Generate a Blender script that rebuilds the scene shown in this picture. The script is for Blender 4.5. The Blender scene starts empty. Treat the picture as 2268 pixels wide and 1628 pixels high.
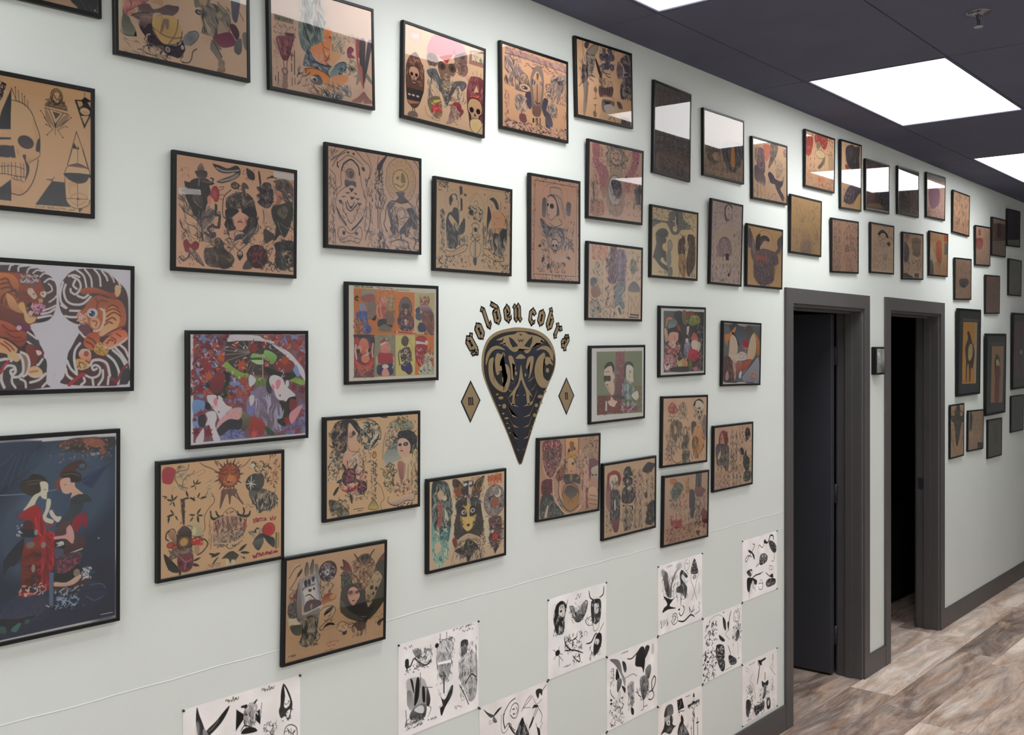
import bpy, bmesh, math, random
import numpy as np
from mathutils import Vector, Matrix

# ------------------------------------------------------------------ camera, world, exposure
SC = bpy.context.scene
cam_data = bpy.data.cameras.new('camera')
cam = bpy.data.objects.new('camera', cam_data)
SC.collection.objects.link(cam)
SC.camera = cam
CAM_H, CAM_D = 1.84, 2.2
YAW = math.atan2(1918.9, 2290.0)                 # angle between the view and the picture wall
cam.location = (0.0, -CAM_D, CAM_H)
cam.rotation_euler = (math.pi / 2, 0.0, YAW - math.pi / 2)
cam_data.sensor_width = 36.0
cam_data.lens = 2290.0 / 2268.0 * 36.0
cam_data.shift_y = (772.2 - 814.0) / 2268.0
cam_data.clip_start = 0.05

world = bpy.data.worlds.new('world')
SC.world = world
world.use_nodes = True
world.node_tree.nodes['Background'].inputs[0].default_value = (0.6, 0.65, 0.7, 1)
world.node_tree.nodes['Background'].inputs[1].default_value = 0.02
SC.view_settings.view_transform = 'Standard'
SC.view_settings.look = 'None'
SC.view_settings.gamma = 1.0
SC.view_settings.use_curve_mapping = False
SC.view_settings.exposure = -0.47
SC.cycles.max_bounces = 8
SC.cycles.diffuse_bounces = 5
SC.cycles.glossy_bounces = 4
SC.cycles.transparent_max_bounces = 12
SC.cycles.sample_clamp_indirect = 6.0
PANEL_POWER = 6.5                                # radiance of the ceiling light panels
LAMP_WATTS = 14.0                                # light thrown downwards by each panel's optics
FILL_POWER = 60.0                              # added fill lamp out of view behind the camera, W
PANEL_COLOR = (1.0, 0.985, 0.99)

ld = bpy.data.lights.new('fill_light', 'AREA')  # added unseen lamp that evens out the light on the wall
ld.shape = 'RECTANGLE'
ld.size, ld.size_y = 2.4, 2.45
ld.energy = FILL_POWER
ld.color = (0.93, 0.97, 1.0)
fill_obj = bpy.data.objects.new('fill_light', ld)
SC.collection.objects.link(fill_obj)
fill_obj.location = (-4.35, -1.45, 1.52)
fill_obj.rotation_euler = (0.0, -math.pi / 2, 0.0)

# ------------------------------------------------------------------ helpers
def link(o, parent=None):
    SC.collection.objects.link(o)
    if parent is not None:
        o.parent = parent
    return o

def srgb(r, g, b):
    f = lambda c: (c / 255.0 / 12.92) if c / 255.0 <= 0.04045 else ((c / 255.0 + 0.055) / 1.055) ** 2.4
    return (f(r), f(g), f(b), 1.0)

def mat(name, color, rough=0.6, metal=0.0, spec=0.5, noise=0.0, nscale=30.0, bump=0.0, bscale=200.0):
    m = bpy.data.materials.new(name)
    m.use_nodes = True
    nt = m.node_tree
    b = nt.nodes['Principled BSDF']
    b.inputs['Base Color'].default_value = color
    b.inputs['Roughness'].default_value = rough
    b.inputs['Metallic'].default_value = metal
    b.inputs['Specular IOR Level'].default_value = spec
    if noise or bump:
        tc = nt.nodes.new('ShaderNodeTexCoord')
    if noise:
        n = nt.nodes.new('ShaderNodeTexNoise')
        n.inputs['Scale'].default_value = nscale
        n.inputs['Detail'].default_value = 4
        nt.links.new(tc.outputs['Object'], n.inputs['Vector'])
        r = nt.nodes.new('ShaderNodeValToRGB')
        c = np.array(color[:3])
        r.color_ramp.elements[0].position = 0.3
        r.color_ramp.elements[1].position = 0.7
        r.color_ramp.elements[0].color = (*(c * (1 - noise)), 1)
        r.color_ramp.elements[1].color = (*(c * (1 + noise)), 1)
        nt.links.new(n.outputs['Fac'], r.inputs['Fac'])
        nt.links.new(r.outputs['Color'], b.inputs['Base Color'])
    if bump:
        n2 = nt.nodes.new('ShaderNodeTexNoise')
        n2.inputs['Scale'].default_value = bscale
        n2.inputs['Detail'].default_value = 3
        nt.links.new(tc.outputs['Object'], n2.inputs['Vector'])
        bp = nt.nodes.new('ShaderNodeBump')
        bp.inputs['Strength'].default_value = bump
        bp.inputs['Distance'].default_value = 0.002
        nt.links.new(n2.outputs['Fac'], bp.inputs['Height'])
        nt.links.new(bp.outputs['Normal'], b.inputs['Normal'])
    return m

def add_box(bm, x0, x1, y0, y1, z0, z1, mi=0):
    v = [bm.verts.new(p) for p in ((x0, y0, z0), (x1, y0, z0), (x1, y1, z0), (x0, y1, z0),
                                   (x0, y0, z1), (x1, y0, z1), (x1, y1, z1), (x0, y1, z1))]
    for f in ((0, 3, 2, 1), (4, 5, 6, 7), (0, 1, 5, 4), (1, 2, 6, 5), (2, 3, 7, 6), (3, 0, 4, 7)):
        fc = bm.faces.new([v[i] for i in f])
        fc.material_index = mi

def add_lathe(bm, prof, n=32, cx=0, cy=0, mi=0, smooth=True):
    """prof: list of (radius, z) turned about the z axis"""
    rings = []
    for r, z in prof:
        if r < 1e-6:
            rings.append([bm.verts.new((cx, cy, z))])
        else:
            rings.append([bm.verts.new((cx + r * math.cos(2 * math.pi * k / n), cy + r * math.sin(2 * math.pi * k / n), z)) for k in range(n)])
    for a, b in zip(rings, rings[1:]):
        for k in range(n):
            k2 = (k + 1) % n
            if len(a) == 1 and len(b) == 1:
                continue
            if len(a) == 1:
                f = bm.faces.new((a[0], b[k2], b[k]))
            elif len(b) == 1:
                f = bm.faces.new((a[k], a[k2], b[0]))
            else:
                f = bm.faces.new((a[k], a[k2], b[k2], b[k]))
            f.material_index = mi
            f.smooth = smooth

def obj(name, bm, mats, parent=None, bevel=0.0, recalc=True):
    if recalc:
        bmesh.ops.recalc_face_normals(bm, faces=bm.faces)
    me = bpy.data.meshes.new(name)
    bm.to_mesh(me)
    bm.free()
    for m in (mats if isinstance(mats, (list, tuple)) else [mats]):
        me.materials.append(m)
    o = bpy.data.objects.new(name, me)
    link(o, parent)
    if bevel:
        md = o.modifiers.new('bevel', 'BEVEL')
        md.width = bevel
        md.segments = 2
        md.limit_method = 'ANGLE'
    return o

def box_obj(name, b, m, parent=None, bevel=0.0):
    bm = bmesh.new()
    add_box(bm, *b)
    return obj(name, bm, m, parent, bevel)

def tag(o, label, cat, group=None):
    o['label'] = label
    o['category'] = cat
    if group:
        o['group'] = group
    return o

def struct(o):
    o['kind'] = 'structure'
    return o

def empty(name, loc, rot=(0, 0, 0)):
    o = bpy.data.objects.new(name, None)
    link(o)
    o.location = loc
    o.rotation_euler = rot
    o.empty_display_size = 0.05
    return o

# ------------------------------------------------------------------ materials of the room
M_wall = mat('wall_paint', (0.625, 0.67, 0.64, 1), 0.5, spec=0.4, noise=0.025, nscale=1.3, bump=0.12, bscale=260)
M_wall2 = mat('white_wall_paint', (0.85, 0.86, 0.85, 1), 0.6, noise=0.02, nscale=2)
M_ceil = mat('ceiling_tile', (0.105, 0.11, 0.155, 1), 0.95, spec=0.15, noise=0.06, nscale=3, bump=0.3, bscale=420)
M_groove = mat('ceiling_groove', (0.012, 0.012, 0.016, 1), 0.9, noise=0.1)
M_trim = mat('charcoal_trim', srgb(74, 72, 72), 0.45, spec=0.45, noise=0.05, nscale=4)
M_door = mat('charcoal_door', srgb(58, 59, 66), 0.5, spec=0.4, noise=0.05, nscale=3)
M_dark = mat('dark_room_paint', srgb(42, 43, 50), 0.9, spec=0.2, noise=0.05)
M_black = mat('black_frame', (0.003, 0.003, 0.0035, 1), 0.38, spec=0.3, noise=0.1, nscale=60)
M_metal = mat('brushed_metal', (0.45, 0.45, 0.47, 1), 0.35, metal=1.0, noise=0.05)
M_darkmetal = mat('dark_metal', (0.08, 0.08, 0.09, 1), 0.4, metal=0.8, noise=0.05)
M_white_pl = mat('white_plastic', (0.7, 0.7, 0.7, 1), 0.4, noise=0.03)

def make_floor_mat():
    m = bpy.data.materials.new('wood_look_planks')
    m.use_nodes = True
    nt = m.node_tree
    N, L = nt.nodes.new, nt.links.new
    b = nt.nodes['Principled BSDF']
    def mth(op, a, b2=None, c=None):
        n = N('ShaderNodeMath')
        n.operation = op
        for k, s in enumerate((a, b2, c)):
            if s is None:
                continue
            if isinstance(s, (int, float)):
                n.inputs[k].default_value = s
            else:
                L(s, n.inputs[k])
        return n.outputs[0]
    tc = N('ShaderNodeTexCoord')
    sp = N('ShaderNodeSeparateXYZ')
    L(tc.outputs['Object'], sp.inputs[0])
    x, y = sp.outputs[0], sp.outputs[1]
    PW, PL = 0.2335, 1.225
    v = mth('DIVIDE', mth('MULTIPLY', y, -1.0), PW)
    row = mth('FLOOR', v)
    u = mth('SUBTRACT', mth('DIVIDE', x, PL), mth('ADD', mth('MULTIPLY', row, 0.877), 0.484))
    col = mth('FLOOR', u)
    fu, fv = mth('FRACT', u), mth('FRACT', v)
    idv = N('ShaderNodeCombineXYZ')
    L(row, idv.inputs[0]); L(col, idv.inputs[1])
    wn = N('ShaderNodeTexWhiteNoise')
    L(idv.outputs[0], wn.inputs['Vector'])
    rnd = wn.outputs['Value']
    # grain coordinates: stretched along the plank, shifted per plank
    gv = N('ShaderNodeCombineXYZ')
    L(mth('ADD', mth('MULTIPLY', x, 1.5), mth('MULTIPLY', rnd, 37.0)), gv.inputs[0])
    L(mth('ADD', mth('MULTIPLY', y, 7.0), mth('MULTIPLY', rnd, 11.0)), gv.inputs[1])
    L(mth('MULTIPLY', rnd, 5.0), gv.inputs[2])
    big = N('ShaderNodeTexNoise')
    big.inputs['Scale'].default_value = 1.15
    big.inputs['Detail'].default_value = 8
    big.inputs['Roughness'].default_value = 0.66
    big.inputs['Distortion'].default_value = 0.9
    L(gv.outputs[0], big.inputs['Vector'])
    gv2 = N('ShaderNodeCombineXYZ')
    L(mth('ADD', mth('MULTIPLY', x, 9.0), mth('MULTIPLY', rnd, 91.0)), gv2.inputs[0])
    L(mth('MULTIPLY', y, 90.0), gv2.inputs[1])
    fine = N('ShaderNodeTexNoise')
    fine.inputs['Scale'].default_value = 1.0
    fine.inputs['Detail'].default_value = 5
    fine.inputs['Roughness'].default_value = 0.7
    L(gv2.outputs[0], fine.inputs['Vector'])
    t = mth('ADD', mth('MULTIPLY', mth('SUBTRACT', big.outputs['Fac'], 0.5), 1.5), 0.58)
    t = mth('ADD', t, mth('MULTIPLY', mth('SUBTRACT', fine.outputs['Fac'], 0.5), 0.4))
    t = mth('ADD', t, mth('MULTIPLY', mth('SUBTRACT', rnd, 0.5), 0.42))
    r = N('ShaderNodeValToRGB')
    cr = r.color_ramp
    cr.elements[0].position = 0.10; cr.elements[0].color = srgb(70, 58, 52)
    cr.elements[1].position = 0.95; cr.elements[1].color = srgb(222, 206, 192)
    for p, c in ((0.34, (122, 102, 90)), (0.55, (164, 141, 124)), (0.74, (192, 171, 154))):
        e = cr.elements.new(p); e.color = srgb(*c)
    L(t, r.inputs['Fac'])
    # greyer patches
    g = N('ShaderNodeTexNoise'); g.inputs['Scale'].default_value = 2.3; g.inputs['Detail'].default_value = 2
    L(gv.outputs[0], g.inputs['Vector'])
    hsv = N('ShaderNodeHueSaturation')
    L(mth('ADD', mth('MULTIPLY', g.outputs['Fac'], 1.3), 0.2), hsv.inputs['Saturation'])
    L(r.outputs['Color'], hsv.inputs['Color'])
    # bevelled joints
    eu = mth('MINIMUM', fu, mth('SUBTRACT', 1.0, fu))
    ev = mth('MINIMUM', fv, mth('SUBTRACT', 1.0, fv))
    j = mth('MINIMUM', mth('DIVIDE', mth('MULTIPLY', eu, PL), 0.0022), mth('DIVIDE', mth('MULTIPLY', ev, PW), 0.0022))
    j = mth('MINIMUM', j, 1.0)
    mx = N('ShaderNodeMix'); mx.data_type = 'RGBA'
    L(mth('ADD', mth('MULTIPLY', j, 0.55), 0.45), mx.inputs[0])
    mx.inputs[6].default_value = srgb(45, 37, 34)
    L(hsv.outputs[0], mx.inputs[7])
    L(mx.outputs[2], b.inputs['Base Color'])
    b.inputs['Roughness'].default_value = 0.5
    b.inputs['Specular IOR Level'].default_value = 0.35
    bp = N('ShaderNodeBump'); bp.inputs['Strength'].default_value = 0.25; bp.inputs['Distance'].default_value = 0.001
    L(mth('ADD', fine.outputs['Fac'], j), bp.inputs['Height'])
    L(bp.outputs['Normal'], b.inputs['Normal'])
    return m
M_floor = make_floor_mat()

# ------------------------------------------------------------------ room shell
X0, X1, YR, ZC = -4.2, 12.5, -2.9, 3.02
WT = 0.14                                        # thickness of the picture wall
D1 = (4.745, 5.665, 2.063)                       # door openings: x0, x1, head height
D2 = (6.062, 6.972, 2.067)
struct(box_obj('floor', (X0 - .2, X1 + .2, YR - .2, 3.4, -0.06, 0.0), M_floor))
bm = bmesh.new()
add_box(bm, X0, D1[0], 0, WT, 0, ZC)
add_box(bm, D1[0], D1[1], 0, WT, D1[2], ZC)
add_box(bm, D1[1], D2[0], 0, WT, 0, ZC)
add_box(bm, D2[0], D2[1], 0, WT, D2[2], ZC)
add_box(bm, D2[1], X1, 0, WT, 0, ZC)
# a paint ridge runs level along the wall left of the doors
n = 60
prev = None
for k in range(n + 1):
    x = 0.7 + (4.66 - 0.7) * k / n
    z = 1.053 + 0.0012 * math.sin(k * 1.7) + 0.0008 * math.sin(k * 0.6)
    cur = [bm.verts.new((x, 0.0002, z - 0.0022)), bm.verts.new((x, -0.0009, z)), bm.verts.new((x, 0.0002, z + 0.0022))]
    if prev:
        bm.faces.new((prev[0], cur[0], cur[1], prev[1])); bm.faces.new((prev[1], cur[1], cur[2], prev[2]))
    prev = cur
struct(obj('wall_left', bm, M_wall, recalc=False))
struct(box_obj('wall_right', (X0, X1, YR - .1, YR, 0, ZC), M_wall2))
bm = bmesh.new()                                 # end wall behind the camera, with an opening added for the fill lamp
for a, b2, c, d in ((YR, YR + .25, 0, ZC), (-.25, 0, 0, ZC), (YR + .25, -.25, 0, .3), (YR + .25, -.25, 2.75, ZC)):
    add_box(bm, X0 - .1, X0, a, b2, c, d)
struct(obj('wall_near', bm, M_wall2))
bm = bmesh.new()
for yy in (YR + .25, -1.6, -.29):
    add_box(bm, X0 - .07, X0 - .03, yy, yy + .04, .3, 2.75)
for zz in (.3, 2.71):
    add_box(bm, X0 - .07, X0 - .03, YR + .29, -.29, zz, zz + .04)
struct(obj('added_window_1', bm, M_trim))  # made-up window bars around the added fill lamp
struct(box_obj('wall_far', (X1, X1 + .1, YR, 0.0, 0, ZC), M_wall))

# ceiling: dark tiles, 2 x 4 ft, with thin seams; one row of cells holds light panels, a second row is added as fill
GX0, GDX = 3.12, 1.2125
YL = [0.0, 0.255]
while YL[-1] < -YR:
    YL.append(YL[-1] + 0.61)
cells_x = [GX0 + GDX * k for k in range(-7, 9)]
panel_cols = [-5, -3, -1, 1, 3, 5, 7]
bm = bmesh.new()
GAP = 0.0028
for j in range(len(YL) - 1):
    a, b2 = -YL[j], -min(YL[j + 1], -YR)
    if a - b2 < 0.02:
        continue
    for k in range(len(cells_x) - 1):
        xa, xb = cells_x[k], cells_x[k + 1]
        kk = k - 7
        if j == 1 and kk in panel_cols and kk <= 3:
            continue
        xa2, xb2 = max(xa, X0) + GAP, min(xb, X1) - GAP
        if xb2 <= xa2:
            continue
        if j == 0 and kk % 2 == 1:                # edge strip runs unbroken beside the panels
            xb2 += GAP * 1.0
        if j >= 3 and kk in panel_cols and kk <= 3:           # second row of light panels, added out of view as fill
            a2, b3 = -1.945, -2.555
            if a - GAP > a2:
                add_box(bm, xa2, xb2, a2, a - GAP, ZC, ZC + 0.02)
            if b2 + GAP < b3:
                add_box(bm, xa2, xb2, b2 + GAP, b3, ZC, ZC + 0.02)
            continue
        add_box(bm, xa2, xb2, b2 + GAP, a - GAP * (1 if j else 0.2), ZC, ZC + 0.02)
add_box(bm, X0 - .1, X1 + .1, YR - .1, 3.4, ZC + 0.055, ZC + 0.12, 1)
for j in range(len(YL) - 1):                      # dark reveal above every tile
    a, b2 = -YL[j], -min(YL[j + 1], -YR)
    for k in range(len(cells_x) - 1):
        kk = k - 7
        if a - b2 < 0.02:
            continue
        add_box(bm, max(cells_x[k], X0), min(cells_x[k + 1], X1), b2, a, ZC + 0.052, ZC + 0.054, 1)
struct(obj('ceiling', bm, [M_ceil, M_groove]))

M_diff = bpy.data.materials.new('light_diffuser')
M_diff.use_nodes = True
nt = M_diff.node_tree
pb = nt.nodes['Principled BSDF']
pb.inputs['Base Color'].default_value = (0.8, 0.8, 0.8, 1)
pb.inputs['Emission Color'].default_value = (*PANEL_COLOR, 1)
pb.inputs['Emission Strength'].default_value = PANEL_POWER
LIGHT_LABELS = {(1, -1): 'bright flat ceiling panel nearest the camera, cut by the top edge',
                (1, 1): 'large bright ceiling panel wholly in view above the first door',
                (1, 3): 'bright ceiling panel farthest down the corridor at the right edge'}
for j in (1, 9):  # the second row is unseen, added as fill light
    for kk in panel_cols:
        if kk > 3:
            continue
        xa = GX0 + GDX * kk
        if xa + GDX > X1 or xa < X0:
            continue
        cx, cy = xa + GDX / 2, (-(YL[1] + YL[2]) / 2 if j == 1 else -2.25)
        e = empty('ceiling_light', (cx, cy, ZC))
        hx, hy = GDX / 2 - 0.002, 0.61 / 2 - 0.002
        bm = bmesh.new()
        fw = 0.012
        add_box(bm, -hx, hx, -hy, -hy + fw, -0.001, 0.05)
        add_box(bm, -hx, hx, hy - fw, hy, -0.001, 0.05)
        add_box(bm, -hx, -hx + fw, -hy + fw, hy - fw, -0.001, 0.05)
        add_box(bm, hx - fw, hx, -hy + fw, hy - fw, -0.001, 0.05)
        obj('frame', bm, M_ceil, e)
        al = bpy.data.lights.new('panel_lamp', 'AREA')
        al.shape = 'RECTANGLE'
        al.size, al.size_y = 2 * (hx - fw) - .01, 2 * (hy - fw) - .01
        al.energy, al.spread, al.color = LAMP_WATTS, math.radians(128), PANEL_COLOR
        lo = bpy.data.objects.new('panel_lamp', al)
        link(lo, e)
        lo.location = (0, 0, 0.0035)
        box_obj('diffuser', (-hx + fw, hx - fw, -hy + fw, hy - fw, 0.004, 0.010), M_diff, e)
        tag(e, LIGHT_LABELS.get((j, kk), 'bright unseen ceiling panel outside the picture'), 'ceiling light',
            'ceiling light panels' if (j, kk) in LIGHT_LABELS else 'ceiling light panels outside the picture')

# ------------------------------------------------------------------ doorways
def doorway(idx, D, names):
    x0, x1, h = D
    cw, ct = 0.073, 0.014
    bm = bmesh.new()
    for yy in ((-ct, 0.0), (WT, WT + ct)):
        add_box(bm, x0 - cw, x0 + 0.002, yy[0], yy[1], 0, h)
        add_box(bm, x1 - 0.002, x1 + cw, yy[0], yy[1], 0, h)
        add_box(bm, x0 - cw, x1 + cw, yy[0], yy[1], h - 0.002, h + cw)
    struct(obj('trim_%d' % (idx * 2 - 1), bm, M_trim, bevel=0.0015))
    bm = bmesh.new()
    jt = 0.018
    add_box(bm, x0, x0 + jt, 0.001, WT, 0, h)
    add_box(bm, x1 - jt, x1, 0.001, WT, 0, h)
    add_box(bm, x0 + jt, x1 - jt, 0.001, WT, h - jt, h)
    st = 0.012                                     # door stop
    ys = (0.05, 0.09)
    add_box(bm, x0 + jt, x0 + jt + st, ys[0], ys[1], 0, h - jt)
    add_box(bm, x1 - jt - st, x1 - jt, ys[0], ys[1], 0, h - jt)
    add_box(bm, x0 + jt + st, x1 - jt - st, ys[0], ys[1], h - jt - st, h - jt)
    struct(obj('trim_%d' % (idx * 2), bm, M_trim, bevel=0.001))
doorway(1, D1, None)
doorway(2, D2, None)

# first door: leaf swung fully inward, hinged on the right jamb
leaf = struct(box_obj('door_1', (5.604, 5.646, WT + 0.016, WT + 0.016 + 0.88, 0.012, 2.035), M_door, bevel=0.002))
for z in (0.22, 1.02, 1.80):
    bm = bmesh.new()
    add_box(bm, 5.6465, 5.662, WT - 0.004, WT + 0.030, z - 0.05, z + 0.05)
    add_lathe(bm, [(0, z - 0.055), (0.0065, z - 0.054), (0.0065, z + 0.054), (0, z + 0.055)], 12, 5.652, WT + 0.008)
    obj('hinge', bm, M_darkmetal, leaf)
for s in (-1, 1):
    bm = bmesh.new()
    xk = 5.604 if s < 0 else 5.646
    add_lathe(bm, [(0, 0), (0.03, 0), (0.03, 0.006), (0.011, 0.008), (0.011, 0.035), (0.026, 0.045), (0.028, 0.06), (0.018, 0.07), (0, 0.071)], 20)
    bmesh.ops.transform(bm, matrix=Matrix.Translation((xk, WT + 0.016 + 0.82, 0.98)) @ Matrix.Rotation(s * math.pi / 2, 4, 'Y'), verts=bm.verts)
    if s < 0:
        obj('knob', bm, M_darkmetal, leaf)
    else:
        bm.free()
# second door: leaf swung inward against the left side of the dark room
leaf2 = struct(box_obj('door_2', (6.08, 6.122, WT + 0.016, WT + 0.016 + 0.88, 0.012, 2.04), M_door, bevel=0.002))
sp = struct(box_obj('trim_5', (D2[1] - 0.0215, D2[1] - 0.0175, 0.094, 0.128, 0.915, 0.99), M_darkmetal))

# dark rooms behind the doors
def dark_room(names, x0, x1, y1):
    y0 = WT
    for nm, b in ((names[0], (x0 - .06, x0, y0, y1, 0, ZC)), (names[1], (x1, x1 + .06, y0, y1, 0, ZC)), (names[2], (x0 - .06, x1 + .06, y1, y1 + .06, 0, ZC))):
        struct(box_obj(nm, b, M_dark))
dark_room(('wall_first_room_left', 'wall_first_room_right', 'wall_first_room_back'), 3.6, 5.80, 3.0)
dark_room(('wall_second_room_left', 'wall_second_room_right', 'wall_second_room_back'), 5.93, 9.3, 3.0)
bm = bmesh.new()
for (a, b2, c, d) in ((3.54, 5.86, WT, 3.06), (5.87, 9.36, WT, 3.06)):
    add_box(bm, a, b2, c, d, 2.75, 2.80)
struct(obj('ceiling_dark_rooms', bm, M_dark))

# baseboards
def baseboard(name, segs):
    bm = bmesh.new()
    for x0, x1 in segs:
        add_box(bm, x0, x1, -0.012, 0.0, 0.0, 0.117)
        add_box(bm, x0, x1, -0.0085, 0.0, 0.117, 0.121)
    struct(obj(name, bm, M_trim))
baseboard('baseboard_left', [(X0, D1[0] - 0.073), (D1[1] + 0.073, D2[0] - 0.073), (D2[1] + 0.073, X1)])
struct(box_obj('baseboard_right', (X0, X1, YR, YR + 0.012, 0, 0.12), M_trim))

# black cabinet just inside the second doorway
cab = empty('cabinet', (7.62, 0.72, 0))
box_obj('body', (-0.36, 0.6, -0.25, 0.25, 0.05, 0.66), mat('cabinet_black', (0.012, 0.012, 0.014, 1), 0.5, noise=0.1), cab, 0.004)
box_obj('plinth', (-0.33, 0.58, -0.21, 0.22, 0.0, 0.05), M_black, cab)
bm = bmesh.new(); add_box(bm, -0.368, -0.3605, -0.03, -0.015, 0.34, 0.48)
obj('handle', bm, M_darkmetal, cab, 0.002)
bm = bmesh.new(); add_box(bm, -0.3615, -0.3605, -0.06, 0.03, 0.235, 0.262); add_box(bm, -0.3615, -0.3605, -0.065, 0.03, 0.19, 0.231)
obj('sticker', bm, M_white_pl, cab)['label'] = 'small pale grey sticker'
tag(cab, 'black cabinet with a small pale sticker standing in the dark second doorway', 'cabinet')

# sprinkler head in the ceiling
spk = empty('fire_sprinkler', (3.83, -1.125, ZC))
bm = bmesh.new()
add_lathe(bm, [(0.0, -0.012), (0.018, -0.012), (0.021, -0.006), (0.034, -0.004), (0.040, -0.003), (0.042, 0.0005), (0.0, 0.0005)], 40)
obj('escutcheon', bm, mat('sprinkler_plate', (0.25, 0.25, 0.28, 1), 0.25, metal=0.9, noise=0.05), spk)
bm = bmesh.new()
add_lathe(bm, [(0.0, -0.03), (0.007, -0.03), (0.009, -0.012), (0.009, -0.008), (0, -0.008)], 16)
for s in (-1, 1):
    add_box(bm, s * 0.012 - 0.0015, s * 0.012 + 0.0015, -0.002, 0.002, -0.05, -0.012)
obj('body', bm, M_darkmetal, spk)
bm = bmesh.new()
add_lathe(bm, [(0.0, -0.053), (0.015, -0.053), (0.015, -0.0505), (0.0, -0.0505)], 24)
obj('deflector', bm, M_metal, spk)
tag(spk, 'small metal fire sprinkler head set in the dark ceiling', 'sprinkler')

# clear-fronted black box between the doors
tb = empty('wall_box', (5.853, -0.0, 1.771))
bm = bmesh.new()
add_box(bm, -0.064, 0.064, -0.030, 0.0, -0.079, 0.079)
obj('housing', bm, M_black, tb, 0.004)
M_grey = mat('grey_clear_front', (0.22, 0.235, 0.225, 1), 0.18, spec=0.6, noise=0.5, nscale=18)
bm = bmesh.new()
nn = 10
ring = []
for k in range(nn + 1):
    a = -1 + 2 * k / nn
    xx, yy = a * 0.053, -0.0295 - 0.012 * (1 - a ** 4)
    ring.append((bm.verts.new((xx, yy, -0.066)), bm.verts.new((xx, yy, 0.066)), bm.verts.new((xx, -0.0295, -0.069)), bm.verts.new((xx, -0.0295, 0.069))))
for a, b2 in zip(ring, ring[1:]):
    f = bm.faces.new((a[0], b2[0], b2[1], a[1])); f.smooth = True
    bm.faces.new((a[2], b2[2], b2[0], a[0])); bm.faces.new((a[1], b2[1], b2[3], a[3]))
obj('cover', bm, M_grey, tb)
tag(tb, 'small black wall box with a bulging grey clear front between the two doors', 'wall box')
# ------------------------------------------------------------------ ink: a small drawing kit for the artworks
# All drawing is done in millimetres on the sheet, x to the right and y downwards.
def hx(c):
    if isinstance(c, str):
        if len(c) == 3:
            return np.array([int(k, 16) * 17 / 255 for k in c], np.float32)
        return np.array([int(c[k:k + 2], 16) / 255 for k in (0, 2, 4)], np.float32)
    return np.array(c, np.float32)

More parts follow.
